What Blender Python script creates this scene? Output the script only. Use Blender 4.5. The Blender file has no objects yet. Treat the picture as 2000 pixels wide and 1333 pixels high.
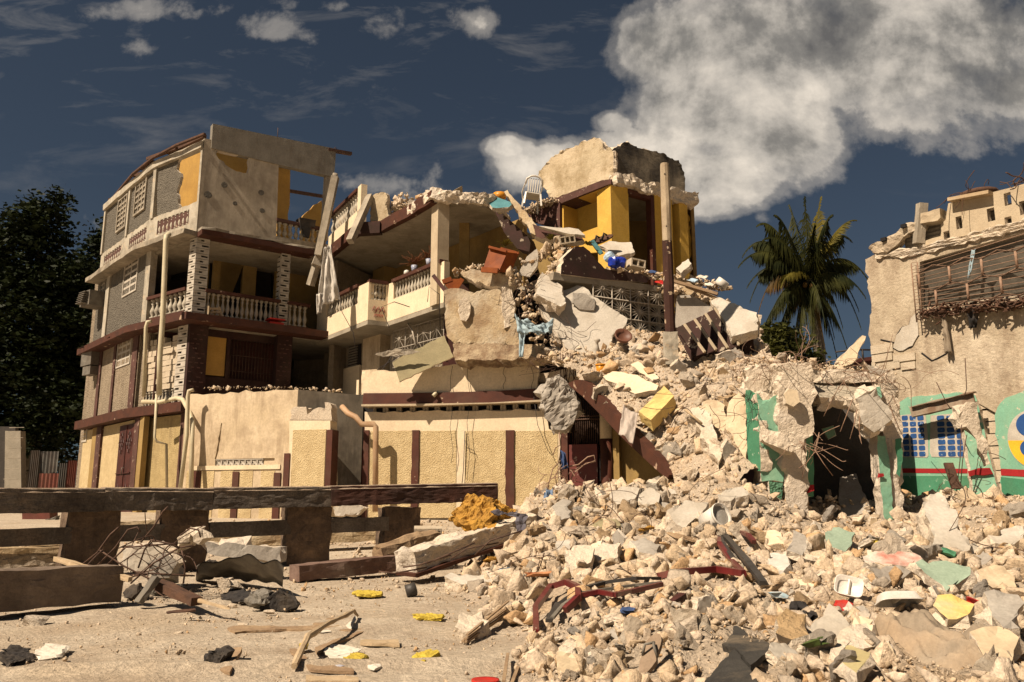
import bpy, bmesh, math, random
import numpy as np
from mathutils import Vector, Matrix, Euler
from mathutils import noise as mnoise
from mathutils.geometry import tessellate_polygon
R = math.radians
random.seed(7)
RNG = np.random.default_rng(11)
scene = bpy.context.scene
col = scene.collection

# ------------------------------------------------------------------ camera
F = 1650.0
TH = R(11.1)
CT, ST = math.cos(TH), math.sin(TH)
CAM = Vector((0, 0, 1.0))
cam_data = bpy.data.cameras.new('camera')
cam_data.sensor_width = 36
cam_data.lens = F * 36 / 2000
cam_data.clip_start = 0.05
cam_data.clip_end = 2000
cam = bpy.data.objects.new('camera', cam_data)
cam.location = CAM
cam.rotation_euler = (R(90) + TH, 0, 0)
col.objects.link(cam)
scene.camera = cam

# ------------------------------------------------------------------ light
SUN_DIR = Vector((-0.73, -0.60, 1.06)).normalized()        # towards the sun
sun_el = math.asin(SUN_DIR.z)
sun_az = math.atan2(SUN_DIR.x, SUN_DIR.y)
sd = bpy.data.lights.new('sun', 'SUN')
sd.energy = 5.0
sd.angle = R(0.5)
sd.color = (1.0, 0.835, 0.655)
so = bpy.data.objects.new('sun', sd)
so.rotation_euler = SUN_DIR.to_track_quat('Z', 'Y').to_euler()
so.location = (-20, -10, 30)
col.objects.link(so)

scene.view_settings.view_transform = 'Standard'
scene.view_settings.look = 'None'
scene.view_settings.exposure = 0.67
scene.view_settings.gamma = 1
scene.cycles.max_bounces = 5
scene.cycles.diffuse_bounces = 2
scene.cycles.use_denoising = True


def dirab(px, py):
    u = (px - 1000) / F; v = (666.5 - py) / F
    d = CT - v * ST
    return u / d, (ST + v * CT) / d


def N(nt, t, **kw):
    n = nt.nodes.new(t)
    for k, v in kw.items():
        if k.startswith('i_'):
            n.inputs[k[2:].replace('_', ' ')].default_value = v
        else:
            setattr(n, k, v)
    return n


def mth(nt, op, a, b=None, c=None, clamp=False):
    n = nt.nodes.new('ShaderNodeMath'); n.operation = op; n.use_clamp = clamp
    for i, x in enumerate((a, b, c)):
        if x is None: continue
        if isinstance(x, (int, float)): n.inputs[i].default_value = x
        else: nt.links.new(x, n.inputs[i])
    return n.outputs[0]


def ramp(nt, fac, stops, interp='LINEAR'):
    n = nt.nodes.new('ShaderNodeValToRGB'); cr = n.color_ramp; cr.interpolation = interp
    while len(cr.elements) < len(stops): cr.elements.new(0.5)
    for e, (p, c) in zip(cr.elements, stops):
        e.position = p
        e.color = (c, c, c, 1) if isinstance(c, (int, float)) else (c[0], c[1], c[2], 1)
    nt.links.new(fac, n.inputs[0])
    return n.outputs[0]


def mixc(nt, fac, a, b, mode='MIX'):
    n = nt.nodes.new('ShaderNodeMix'); n.data_type = 'RGBA'; n.blend_type = mode
    if isinstance(fac, (int, float)): n.inputs[0].default_value = fac
    else: nt.links.new(fac, n.inputs[0])
    for i, x in ((6, a), (7, b)):
        if isinstance(x, (tuple, list)): n.inputs[i].default_value = (x[0], x[1], x[2], 1)
        else: nt.links.new(x, n.inputs[i])
    return n.outputs[2]


def build_world():
    w = bpy.data.worlds.new('World'); scene.world = w; w.use_nodes = True
    nt = w.node_tree; nt.nodes.clear(); L = nt.links.new
    sky = N(nt, 'ShaderNodeTexSky', sky_type='NISHITA', sun_disc=False)
    sky.sun_elevation = sun_el; sky.sun_rotation = sun_az
    sky.air_density = 0.8; sky.dust_density = 1.6; sky.ozone_density = 1.6
    tc = N(nt, 'ShaderNodeTexCoord')
    sep = N(nt, 'ShaderNodeSeparateXYZ'); L(tc.outputs['Generated'], sep.inputs[0])
    X, Y, Z = sep.outputs
    yy = mth(nt, 'MAXIMUM', Y, 0.08)
    a = mth(nt, 'DIVIDE', X, yy); b = mth(nt, 'DIVIDE', Z, yy)
    cmb = N(nt, 'ShaderNodeCombineXYZ'); L(a, cmb.inputs[0]); L(b, cmb.inputs[1])

    def fbm(scale, off, det=9, rough=0.58, dist=0.0):
        mp = N(nt, 'ShaderNodeMapping'); L(cmb.outputs[0], mp.inputs[0])
        mp.inputs['Location'].default_value = off
        n = N(nt, 'ShaderNodeTexNoise'); L(mp.outputs[0], n.inputs['Vector'])
        n.inputs['Scale'].default_value = scale; n.inputs['Detail'].default_value = det
        n.inputs['Roughness'].default_value = rough; n.inputs['Distortion'].default_value = dist
        return n.outputs[0]
    blobs = [  # px, py, rx, ry, weight
        (1330, 95, 210, 110, 1), (1560, 80, 300, 170, 1.05), (1830, 60, 330, 230, 1.05), (2020, 170, 230, 80, 1),
        (1400, 205, 200, 120, 1.05), (1520, 265, 160, 110, 1.05), (1400, 350, 150, 85, 1), (1250, 300, 140, 62, 1), (1300, 240, 90, 60, .8),
        (1085, 325, 150, 62, 1), (1000, 290, 80, 34, .85), (1400, 405, 80, 38, .8), (1200, 240, 60, 34, .7),
        (950, 50, 75, 50, .36), (305, 105, 120, 60, .46), (560, 60, 110, 60, .40), (740, 60, 90, 70, .36),
        (755, 175, 80, 50, .38), (480, 140, 80, 26, .36), (600, 130, 70, 50, .36), (700, 352, 90, 36, .38), (680, 100, 150, 90, .22),
        (230, 25, 220, 40, .38), (1485, 425, 45, 34, .45), (640, 10, 120, 30, .40), (1065, 75, 40, 26, .38), (100, 250, 200, 60, .18), (900, 400, 200, 60, .15)]
    m = None
    for px, py, rx, ry, wt in blobs:
        ca, cb = dirab(px, py)
        da = mth(nt, 'MULTIPLY', mth(nt, 'SUBTRACT', a, ca), F / rx)
        db = mth(nt, 'MULTIPLY', mth(nt, 'SUBTRACT', b, cb), F / ry * .97)
        r2 = mth(nt, 'ADD', mth(nt, 'MULTIPLY', da, da), mth(nt, 'MULTIPLY', db, db))
        e = mth(nt, 'MULTIPLY', mth(nt, 'POWER', 2.718, mth(nt, 'MULTIPLY', r2, -0.9)), wt)
        m = e if m is None else mth(nt, 'MAXIMUM', m, e)
    n1 = fbm(5.2, (3.1, 1.7, 0), 10, 0.60, 0.15)
    n2 = fbm(5.2, (3.1 + .035, 1.7 - .05, 0), 10, 0.60, 0.15)
    n3 = fbm(2.3, (7.7, 2.1, 0), 6, 0.5)
    dens = mth(nt, 'ADD', m, mth(nt, 'MULTIPLY', mth(nt, 'SUBTRACT', n1, 0.5), 1.85))
    alpha = ramp(nt, dens, [(0.29, 0.0), (0.46, 0.26), (0.62, .72), (0.90, 1.0)], 'EASE')
    mp = N(nt, 'ShaderNodeMapping'); L(cmb.outputs[0], mp.inputs[0]); mp.inputs['Rotation'].default_value = (0, 0, R(38)); mp.inputs['Scale'].default_value = (1.0, 3.4, 1)
    ci = N(nt, 'ShaderNodeTexNoise'); L(mp.outputs[0], ci.inputs['Vector']); ci.inputs['Scale'].default_value = 6.5; ci.inputs['Detail'].default_value = 9; ci.inputs['Roughness'].default_value = .62; ci.inputs['Distortion'].default_value = .4
    reg = mth(nt, 'MULTIPLY', ramp(nt, b, [(.30, 0.), (.62, 1.)]), ramp(nt, a, [(.0, 1.), (.30, 0.35)]))
    cirr = mth(nt, 'MULTIPLY', mth(nt, 'MULTIPLY', ramp(nt, ci.outputs[0], [(.53, 0.), (.78, 1.)]), reg), .20)
    alpha = mth(nt, 'MAXIMUM', alpha, cirr)
    fw = ramp(nt, Y, [(0.05, 0.0), (0.3, 1.0)])
    alpha = mth(nt, 'MULTIPLY', alpha, fw)
    lit = mth(nt, 'MULTIPLY', mth(nt, 'SUBTRACT', n1, n2), 3.0)
    sh = mth(nt, 'ADD', mth(nt, 'ADD', mth(nt, 'SUBTRACT', 0.98, mth(nt, 'MULTIPLY', mth(nt, 'MINIMUM', dens, 1.2), 0.42)), lit), mth(nt, 'MULTIPLY', mth(nt, 'SUBTRACT', n3, 0.5), 0.6))
    # upper right of the bank is the shaded underside: darker
    ua, ub = dirab(1900, 60)
    und = mth(nt, 'ADD', mth(nt, 'MULTIPLY', mth(nt, 'SUBTRACT', a, dirab(1250, 300)[0]), 0.75),
              mth(nt, 'MULTIPLY', mth(nt, 'SUBTRACT', b, dirab(1250, 300)[1]), 0.65))
    sh = mth(nt, 'SUBTRACT', sh, mth(nt, 'MULTIPLY', mth(nt, 'MAXIMUM', und, 0), 0.42))
    sh = mth(nt, 'SUBTRACT', sh, mth(nt, 'MULTIPLY', mth(nt, 'SUBTRACT', 1.0, alpha), -0.05))
    cc = ramp(nt, sh, [(0.0, (.085, .082, .08)), (0.30, (.16, .15, .136)), (0.58, (.33, .30, .262)), (1.0, (.54, .48, .405))])
    tint = mixc(nt, 1.0, sky.outputs[0], (0.182, 0.262, 0.292), 'MULTIPLY')
    hs = N(nt, 'ShaderNodeHueSaturation'); hs.inputs['Saturation'].default_value = 0.72
    L(tint, hs.inputs['Color'])
    SK = 0.06
    sc = N(nt, 'ShaderNodeVectorMath', operation='SCALE'); L(cc, sc.inputs[0]); sc.inputs['Scale'].default_value = 1 / SK
    out = mixc(nt, alpha, hs.outputs[0], sc.outputs[0])
    bg = N(nt, 'ShaderNodeBackground'); L(out, bg.inputs[0]); bg.inputs[1].default_value = SK
    wo = N(nt, 'ShaderNodeOutputWorld'); L(bg.outputs[0], wo.inputs[0])
    w.cycles.sampling_method = 'MANUAL'; w.cycles.sample_map_resolution = 512


build_world()

# ------------------------------------------------------------------ pixel helpers


def ray(px, py):
    u = (px - 1000) / F; v = (666.5 - py) / F
    return Vector((u, CT - v * ST, ST + v * CT))


def at(px, py, Y):
    d = ray(px, py); return CAM + d * (Y / d.y)


def atz(px, py, z):
    d = ray(px, py); return CAM + d * ((z - CAM.z) / d.z)


def proj(x, y, z):
    dx, dy, dz = x - CAM.x, y - CAM.y, z - CAM.z
    f = dy * CT + dz * ST; up = -dy * ST + dz * CT
    return 1000 + F * dx / f, 666.5 - F * up / f


class PL:
    """upright plane through two plan points"""
    def __init__(s, A, B):
        s.A = Vector((A[0], A[1])); s.B = Vector((B[0], B[1]))
        s.len = (s.B - s.A).length; s.d = (s.B - s.A) / s.len
        n = Vector((-s.d.y, s.d.x))
        if n.dot((s.A + s.B) / 2) < 0: n = -n
        s.n = n                                             # away from the camera

    def hit(s, px, py, off=0):
        r = ray(px, py); q = s.A - s.n * off
        t = (q.x * s.n.x + q.y * s.n.y) / (r.x * s.n.x + r.y * s.n.y)
        return CAM + r * t

    def sz(s, px, py, off=0):
        h = s.hit(px, py, off)
        return (Vector((h.x, h.y)) - s.A).dot(s.d), h.z

    def w(s, a, z, back=0):
        q = s.A + s.d * a + s.n * back
        return Vector((q.x, q.y, z))

    def off(s, back):
        return PL(s.A + s.n * back, s.B + s.n * back)

    def rect(s, x0, y0, x1, y1, off=0):
        ym, xm = (y0 + y1) / 2, (x0 + x1) / 2
        a0 = s.sz(x0, ym, off)[0]; a1 = s.sz(x1, ym, off)[0]
        z0 = s.sz(xm, y1, off)[1]; z1 = s.sz(xm, y0, off)[1]
        if a1 < a0: a0, a1 = a1, a0
        return [(a0, z0), (a1, z0), (a1, z1), (a0, z1)]

    def pts(s, P, off=0):
        return [s.sz(x, y, off) for x, y in P]


def PLp(a, b, py=990):
    p = at(a[0], py, a[1]); q = at(b[0], py, b[1]); return PL(p, q)


def jag(P, amp, step, seed=0, closed=True):
    rr = random.Random(seed); out = []
    n = len(P)
    for i in range(n if closed else n - 1):
        a = Vector(P[i]); b = Vector(P[(i + 1) % n]); L = (b - a).length
        k = max(1, int(L / step)); out.append(tuple(a))
        for j in range(1, k):
            t = (j + rr.uniform(-.3, .3)) / k
            q = a.lerp(b, t)
            out.append(tuple(q + Vector([rr.gauss(0, amp) for _ in range(len(a))])))
    if not closed: out.append(tuple(P[-1]))
    return out


def jagedges(P, which, amp, step, seed=0):
    """roughen only the edges i -> i+1 listed in which"""
    rr = random.Random(seed); out = []
    n = len(P)
    for i in range(n):
        a = Vector(P[i]); b = Vector(P[(i + 1) % n]); out.append(tuple(a))
        if i in which:
            L = (b - a).length; k = max(1, int(L / step))
            for j in range(1, k):
                q = a.lerp(b, (j + rr.uniform(-.3, .3)) / k)
                out.append((q.x + rr.gauss(0, amp), q.y + rr.gauss(0, amp)))
    return out


class MB:
    def __init__(s): s.v = []; s.f = []; s.m = []; s.mi = 0; s.sm = []

    def face(s, idx, smooth=False): s.f.append(idx); s.m.append(s.mi); s.sm.append(smooth)

    def add(s, vs, fs, smooth=False):
        b = len(s.v); s.v.extend([tuple(v) for v in vs])
        for f in fs: s.face([i + b for i in f], smooth)

    def box(s, c, size, rot=None, top=1.0):
        x, y, z = size[0] / 2, size[1] / 2, size[2] / 2
        vs = [(-x, -y, -z), (x, -y, -z), (x, y, -z), (-x, y, -z), (-x * top, -y * top, z), (x * top, -y * top, z), (x * top, y * top, z), (-x * top, y * top, z)]
        M_ = Matrix.Identity(3)
        if rot is not None: M_ = Euler(rot).to_matrix() if not isinstance(rot, Matrix) else rot
        vs = [M_ @ Vector(v) + Vector(c) for v in vs]
        s.add(vs, [(0, 3, 2, 1), (4, 5, 6, 7), (0, 1, 5, 4), (1, 2, 6, 5), (2, 3, 7, 6), (3, 0, 4, 7)])

    def pbox(s, pl, a0, a1, z0, z1, th, out=0):
        """box on a plane: from `out` in front to th behind"""
        P = [pl.w(a, z, k) for k in (-out, th) for a, z in ((a0, z0), (a1, z0), (a1, z1), (a0, z1))]
        s.add(P, [(0, 1, 2, 3), (7, 6, 5, 4), (0, 4, 5, 1), (1, 5, 6, 2), (2, 6, 7, 3), (3, 7, 4, 0)])

    def bar(s, p, q, w, h=None, up=(0, 0, 1)):
        p, q = Vector(p), Vector(q); d = (q - p); L = d.length; d.normalize()
        u = Vector(up)
        if abs(u.dot(d)) > .95: u = Vector((0, 1, 0))
        r = d.cross(u).normalized(); u = r.cross(d).normalized()
        h = h or w
        M_ = Matrix((r, d, u)).transposed()
        s.box((p + q) / 2, (w, L, h), M_)

    def tube(s, P, r, n=6, smooth=True, r2=None, caps=True):
        P = [Vector(p) for p in P]; b = len(s.v); k = len(P)
        prev = None
        for i, p in enumerate(P):
            d = (P[min(i + 1, k - 1)] - P[max(i - 1, 0)])
            if d.length < 1e-9: d = Vector((0, 0, 1))
            d.normalize()
            if prev is None:
                x = d.orthogonal().normalized()
            else:
                x = (prev - d * prev.dot(d))
                x = x.normalized() if x.length > 1e-6 else d.orthogonal().normalized()
            prev = x; y = d.cross(x)
            rr = r if r2 is None else r + (r2 - r) * i / max(1, k - 1)
            for j in range(n):
                t = 2 * math.pi * j / n
                s.v.append(tuple(p + x * (rr * math.cos(t)) + y * (rr * math.sin(t))))
        for i in range(k - 1):
            for j in range(n):
                j2 = (j + 1) % n
                s.face([b + i * n + j, b + i * n + j2, b + (i + 1) * n + j2, b + (i + 1) * n + j], smooth)
        if caps:
            s.face([b + j for j in range(n)][::-1]); s.face([b + (k - 1) * n + j for j in range(n)])

    def lathe(s, prof, c, n=10, M_=None, smooth=True):
        b = len(s.v); c = Vector(c)
        for r, z in prof:
            for j in range(n):
                t = 2 * math.pi * j / n
                v = Vector((r * math.cos(t), r * math.sin(t), z))
                if M_ is not None: v = M_ @ v
                s.v.append(tuple(v + c))
        k = len(prof)
        for i in range(k - 1):
            for j in range(n):
                j2 = (j + 1) % n
                s.face([b + i * n + j, b + i * n + j2, b + (i + 1) * n + j2, b + (i + 1) * n + j], smooth)
        s.face([b + j for j in range(n)][::-1]); s.face([b + (k - 1) * n + j for j in range(n)])

    def poly(s, pl, pts, th, holes=(), out=0, side_mi=None, midj=0.0, seed=0):
        """outline in (s, z) on plane pl, extruded away from the camera"""
        loops = [list(pts)] + [list(h) for h in holes]
        tess = tessellate_polygon([[Vector((p[0], p[1], 0)) for p in lp] for lp in loops])
        flat = [p for lp in loops for p in lp]
        b = len(s.v); n = len(flat)
        s.v.extend([tuple(pl.w(p[0], p[1], -out)) for p in flat])
        s.v.extend([tuple(pl.w(p[0], p[1], th)) for p in flat])
        for t in tess:
            s.face([b + i for i in t]); s.face([b + n + i for i in reversed(t)])
        rr = random.Random(seed)
        mi0 = s.mi
        if side_mi is not None: s.mi = side_mi
        k = 0
        for lp in loops:
            m = len(lp)
            if midj > 0:
                cx = sum(p[0] for p in lp) / m; cz = sum(p[1] for p in lp) / m
                mb_ = len(s.v)
                for p in lp:
                    g = 1 + rr.uniform(-1, 1) * midj
                    s.v.append(tuple(pl.w(p[0] + rr.gauss(0, midj), p[1] + rr.gauss(0, midj), (th - out) * rr.uniform(.3, .7))))
                for i in range(m):
                    i2 = (i + 1) % m
                    s.face([b + k + i, b + k + i2, mb_ + i2, mb_ + i])
                    s.face([mb_ + i, mb_ + i2, b + n + k + i2, b + n + k + i])
            else:
                for i in range(m):
                    i2 = (i + 1) % m
                    s.face([b + k + i, b + k + i2, b + n + k + i2, b + n + k + i])
            k += m
        s.mi = mi0

    def slab3(s, P, th, jamp=0.0, jstep=.3, seed=0, side_mi=None, bulge=.04, flip=False):
        """3-D outline, extruded along its normal away from the camera"""
        P = [Vector(p) for p in P]
        if jamp > 0: P = [Vector(p) for p in jag(P, jamp, jstep, seed)]
        c = sum(P, Vector()) / len(P)
        nrm = Vector((0, 0, 0))
        for i in range(len(P)):
            a, b_ = P[i] - c, P[(i + 1) % len(P)] - c; nrm += a.cross(b_)
        nrm.normalize()
        if nrm.dot(c - CAM) < 0: nrm = -nrm
        if flip: nrm = -nrm
        x = nrm.orthogonal().normalized(); y = nrm.cross(x)
        P2 = [Vector(((p - c).dot(x), (p - c).dot(y), 0)) for p in P]
        P = [c + x * q.x + y * q.y for q in P2]                 # keep it flat
        tess = tessellate_polygon([P2])
        b = len(s.v); n = len(P); rr = random.Random(seed)
        s.v.extend([tuple(p) for p in P])
        s.v.extend([tuple(p + (p - c).normalized() * rr.uniform(-bulge, bulge * 1.5) + nrm * th * rr.uniform(.35, .65)) for p in P])
        s.v.extend([tuple(p + (p - c).normalized() * rr.uniform(-bulge * 1.5, bulge) + nrm * th) for p in P])
        for t in tess:
            s.face([b + i for i in t]); s.face([b + 2 * n + i for i in reversed(t)])
        mi0 = s.mi
        if side_mi is not None: s.mi = side_mi
        for r_ in (0, 1):
            for i in range(n):
                i2 = (i + 1) % n
                s.face([b + r_ * n + i, b + r_ * n + i2, b + (r_ + 1) * n + i2, b + (r_ + 1) * n + i])
        s.mi = mi0

    def ledge(s, pts, out, inn, z0, z1, rough=0, seed=0):
        """band following a plan polyline; out = towards the camera side"""
        rr = random.Random(seed)
        if rough:
            pts = jag([tuple(p) for p in pts], 0, .35, seed, closed=False)
        P = [Vector((p[0], p[1])) for p in pts]; k = len(P); nn = []
        for i in range(k):
            d = (P[min(i + 1, k - 1)] - P[max(i - 1, 0)]).normalized()
            n = Vector((-d.y, d.x))
            if n.dot(P[i]) < 0: n = -n
            if 0 < i < k - 1:
                d1 = (P[i] - P[i - 1]).normalized(); n1 = Vector((-d1.y, d1.x))
                if n1.dot(n) < 0: n1 = -n1
                n = n / max(.5, n.dot(n1))
            nn.append(n)
        b = len(s.v)
        for i in range(k):
            j1 = rr.gauss(0, rough); j2 = rr.gauss(0, rough); j3 = rr.gauss(0, rough)
            for (o, z, j) in ((-out + j1, z0 + j2, 0), (-out + j3, z1 + j2, 0), (inn, z1 + j3 * .5, 0), (inn, z0, 0)):
                q = P[i] + nn[i] * o
                s.v.append((q.x, q.y, z))
        for i in range(k - 1):
            a, c_ = b + i * 4, b + (i + 1) * 4
            for j in range(4):
                j2 = (j + 1) % 4
                s.face([a + j, a + j2, c_ + j2, c_ + j])
        s.face([b, b + 1, b + 2, b + 3][::-1]); s.face([b + (k - 1) * 4 + j for j in range(4)])

    def plate(s, pts, z0, z1):
        """horizontal slab from a plan outline"""
        n = len(pts); b = len(s.v)
        tess = tessellate_polygon([[Vector((p[0], p[1], 0)) for p in pts]])
        s.v.extend([(p[0], p[1], z0) for p in pts]); s.v.extend([(p[0], p[1], z1) for p in pts])
        for t in tess:
            s.face([b + i for i in reversed(t)]); s.face([b + n + i for i in t])
        for i in range(n):
            i2 = (i + 1) % n
            s.face([b + i, b + i2, b + n + i2, b + n + i])

    def mesh(s, name, mats, org=(0, 0, 0), fixn=True):
        me = bpy.data.meshes.new(name); o = Vector(org)
        me.from_pydata([tuple(Vector(v) - o) for v in s.v], [], s.f)
        if not isinstance(mats, (list, tuple)): mats = [mats]
        for m in mats: me.materials.append(m)
        me.polygons.foreach_set('material_index', s.m)
        me.polygons.foreach_set('use_smooth', s.sm)
        if fixn:
            bm = bmesh.new(); bm.from_mesh(me)
            bmesh.ops.recalc_face_normals(bm, faces=bm.faces); bm.to_mesh(me); bm.free()
        me.update()
        return me


def tag(o, label=None, cat=None, group=None, kind=None):
    if label: o['label'] = label
    if cat: o['category'] = cat
    if group: o['group'] = group
    if kind: o['kind'] = kind
    return o


def root(name, label, cat, loc, group=None):
    o = bpy.data.objects.new(name, None); col.objects.link(o); o.location = loc
    o.empty_display_size = .2
    o['wloc'] = [float(x) for x in loc]
    return tag(o, label, cat, group)


def wloc(o): return Vector(o['wloc']) if 'wloc' in o else Vector((0, 0, 0))


def part(mb, name, mat, parent, label=None, fixn=True, kind=None):
    """part or sub-part: mesh given in world coordinates"""
    org = wloc(parent)
    me = mb.mesh(name, mat, org, fixn)
    o = bpy.data.objects.new(name, me); col.objects.link(o); o.parent = parent
    o['wloc'] = [float(x) for x in org]
    if parent.type != 'EMPTY': pass
    return tag(o, label, kind=kind)


def split(mb):
    """separate pieces of one MB"""
    par = list(range(len(mb.v)))

    def find(i):
        while par[i] != i: par[i] = par[par[i]]; i = par[i]
        return i
    for f in mb.f:
        a = find(f[0])
        for i in f[1:]: par[find(i)] = a
    groups = {}
    for k, f in enumerate(mb.f): groups.setdefault(find(f[0]), []).append(k)
    out = []
    for ks in groups.values():
        m = MB(); mp = {}
        for k in ks:
            idx = []
            for i in mb.f[k]:
                if i not in mp: mp[i] = len(m.v); m.v.append(mb.v[i])
                idx.append(mp[i])
            m.f.append(idx); m.m.append(mb.m[k]); m.sm.append(mb.sm[k])
        out.append(m)
    return out


def parts(mb, name, mat, parent, label=None):
    return [part(m, name, mat, parent, label) for m in split(mb)]


def solo(mb, name, mat, label, cat, group=None, kind=None, fixn=True):
    A = np.array(mb.v)
    lo, hi = A.min(0), A.max(0)
    org = Vector(((lo[0] + hi[0]) / 2, (lo[1] + hi[1]) / 2, lo[2]))
    me = mb.mesh(name, mat, org, fixn)
    o = bpy.data.objects.new(name, me); col.objects.link(o); o.location = org
    o['wloc'] = [float(x) for x in org]
    return tag(o, label, cat, group, kind)


def instance(me, name, parent, M_):
    o = bpy.data.objects.new(name, me); col.objects.link(o); o.parent = parent
    o.matrix_local = M_
    return o
# ------------------------------------------------------------------ materials
MATS = {}


def M(name, c, c2=None, scale=3.0, c3=None, bump=.3, bscale=40, bdist=.02, rough=.9, stain=0, stain_col=(.10, .07, .045),
      streak=0, peel=0, peel_col=(.45, .38, .28), peel_scale=5, obj=False, voro=0, vscale=25, rnd=0, attr=False, metal=0, spec=.3,
      fine=0.12, crack=0):
    """plaster, paint, stone and the like: blotches, drips, peeling and relief"""
    if name in MATS: return MATS[name]
    m = bpy.data.materials.new(name); m.use_nodes = True; MATS[name] = m
    nt = m.node_tree; nt.nodes.clear(); L = nt.links.new
    out = N(nt, 'ShaderNodeOutputMaterial'); bs = N(nt, 'ShaderNodeBsdfPrincipled'); L(bs.outputs[0], out.inputs[0])
    bs.inputs['Roughness'].default_value = rough; bs.inputs['Metallic'].default_value = metal
    bs.inputs['Specular IOR Level'].default_value = spec
    if obj:
        P = N(nt, 'ShaderNodeTexCoord').outputs['Object']
    else:
        P = N(nt, 'ShaderNodeNewGeometry').outputs['Position']

    def noise(sc, det=6, ro=.6, vec=None, dist=0):
        n = N(nt, 'ShaderNodeTexNoise'); L(vec or P, n.inputs['Vector'])
        n.inputs['Scale'].default_value = sc; n.inputs['Detail'].default_value = det
        n.inputs['Roughness'].default_value = ro; n.inputs['Distortion'].default_value = dist
        return n.outputs[0]
    c2 = c2 or tuple(x * .72 for x in c)
    base = ramp(nt, noise(scale, 7, .62), [(.36, c2), (.50, tuple((x + y) / 2 for x, y in zip(c, c2))), (.62, c)])
    if c3: base = mixc(nt, ramp(nt, noise(scale * .37, 5), [(.52, 0.), (.62, .9)]), base, c3)
    if fine:
        base = mixc(nt, 1.0, base, ramp(nt, noise(scale * 14, 5, .7), [(.3, 1 - fine * 2), (.7, 1.0)]), 'MULTIPLY')
    if rnd:
        oi = N(nt, 'ShaderNodeObjectInfo')
        base = mixc(nt, 1.0, base, ramp(nt, oi.outputs['Random'], [(0, (1 - rnd, 1 - rnd, 1 - rnd * .9)), (.5, (1., 1 - rnd * .25, 1 - rnd * .5)), (1, (1., .97, .93))]), 'MULTIPLY')
    if attr:
        at_ = N(nt, 'ShaderNodeAttribute'); at_.attribute_name = 'tint'
        base = mixc(nt, 1.0, base, at_.outputs['Color'], 'MULTIPLY')
    height = noise(bscale, 6, .65)
    if streak:
        mp = N(nt, 'ShaderNodeMapping'); L(P, mp.inputs[0]); mp.inputs['Scale'].default_value = (1, 1, .17)
        sk = noise(4.2, 8, .78, mp.outputs[0])
        pat = noise(.9, 4, .6)
        k = mth(nt, 'MULTIPLY', ramp(nt, sk, [(.44, 0.), (.62, 1.)]), ramp(nt, pat, [(.38, .15), (.6, 1.)]))
        base = mixc(nt, mth(nt, 'MULTIPLY', k, streak), base, stain_col)
    if stain:
        k = ramp(nt, noise(1.4, 8, .72), [(.47, 0.), (.62, 1.)])
        base = mixc(nt, mth(nt, 'MULTIPLY', k, stain), base, stain_col)
    if peel:
        k = ramp(nt, noise(peel_scale, 8, .62), [(1 - .5 * (1 + peel) + .10, 0.), (1 - .5 * (1 + peel) + .13, 1.)])
        inv = mth(nt, 'SUBTRACT', 1.0, k)
        base = mixc(nt, k, peel_col, base) if False else mixc(nt, inv, base, peel_col)
        height = mth(nt, 'ADD', height, mth(nt, 'MULTIPLY', k, .6))
    if crack:
        v = N(nt, 'ShaderNodeTexVoronoi', feature='DISTANCE_TO_EDGE'); v.inputs['Scale'].default_value = crack
        nn = N(nt, 'ShaderNodeTexNoise'); L(P, nn.inputs['Vector']); nn.inputs['Scale'].default_value = 4
        vm = N(nt, 'ShaderNodeVectorMath', operation='MULTIPLY_ADD'); L(nn.outputs['Color'], vm.inputs[0])
        vm.inputs[1].default_value = (.5, .5, .5); L(P, vm.inputs[2]); L(vm.outputs[0], v.inputs['Vector'])
        k = ramp(nt, v.outputs['Distance'], [(.0, 1.), (.02, 0.)])
        base = mixc(nt, mth(nt, 'MULTIPLY', k, .6), base, tuple(x * .25 for x in c2))
        height = mth(nt, 'SUBTRACT', height, k)
    if voro:
        v = N(nt, 'ShaderNodeTexVoronoi'); L(P, v.inputs['Vector']); v.inputs['Scale'].default_value = vscale
        height = mth(nt, 'ADD', height, mth(nt, 'MULTIPLY', v.outputs['Distance'], voro))
    bp = N(nt, 'ShaderNodeBump'); bp.inputs['Strength'].default_value = bump; bp.inputs['Distance'].default_value = bdist
    L(height, bp.inputs['Height']); L(bp.outputs[0], bs.inputs['Normal'])
    L(base, bs.inputs['Base Color'])
    return m


DUST = (.56, .45, .32)
m_cream = M('cream_plaster', (.66, .53, .36), (.57, .45, .29), 1.2, streak=.6, stain=.4, bump=.3, stain_col=(.22, .15, .09))
m_creamtop = M('pale_cream_paint', (.80, .665, .46), (.73, .59, .40), 1.5, streak=.15, stain=.12, bump=.2, stain_col=(.3, .22, .14))
m_stucco = M('yellow_roughcast', (.79, .62, .345), (.67, .51, .27), 6, bump=.9, bscale=34, bdist=.03, voro=.6, vscale=44, streak=.3, fine=.22, stain=.35, stain_col=(.38, .27, .13))
m_stucco2 = M('ochre_roughcast', (.58, .44, .21), (.47, .35, .16), 6, bump=.9, bscale=34, bdist=.03, voro=.6, vscale=44, streak=.4, fine=.22, stain_col=(.16, .11, .06))
m_tan = M('tan_roughcast', (.37, .295, .205), (.29, .23, .155), 5, bump=.9, bscale=16, bdist=.045, voro=.7, vscale=24, streak=.35, fine=.2)
m_grey = M('grey_roughcast', (.20, .175, .135), (.15, .13, .10), 5, bump=1.0, bscale=16, bdist=.05, voro=.8, vscale=24, fine=.25)
m_white = M('old_white_paint', (.53, .475, .375), (.42, .37, .285), 3, streak=.4, stain=.45, peel=.42, peel_col=(.42, .34, .24), stain_col=(.13, .11, .08))
m_cleanwhite = M('white_paint', (.56, .51, .425), (.44, .39, .32), 5, bump=.25, stain=.3, stain_col=(.25, .2, .14))
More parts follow.
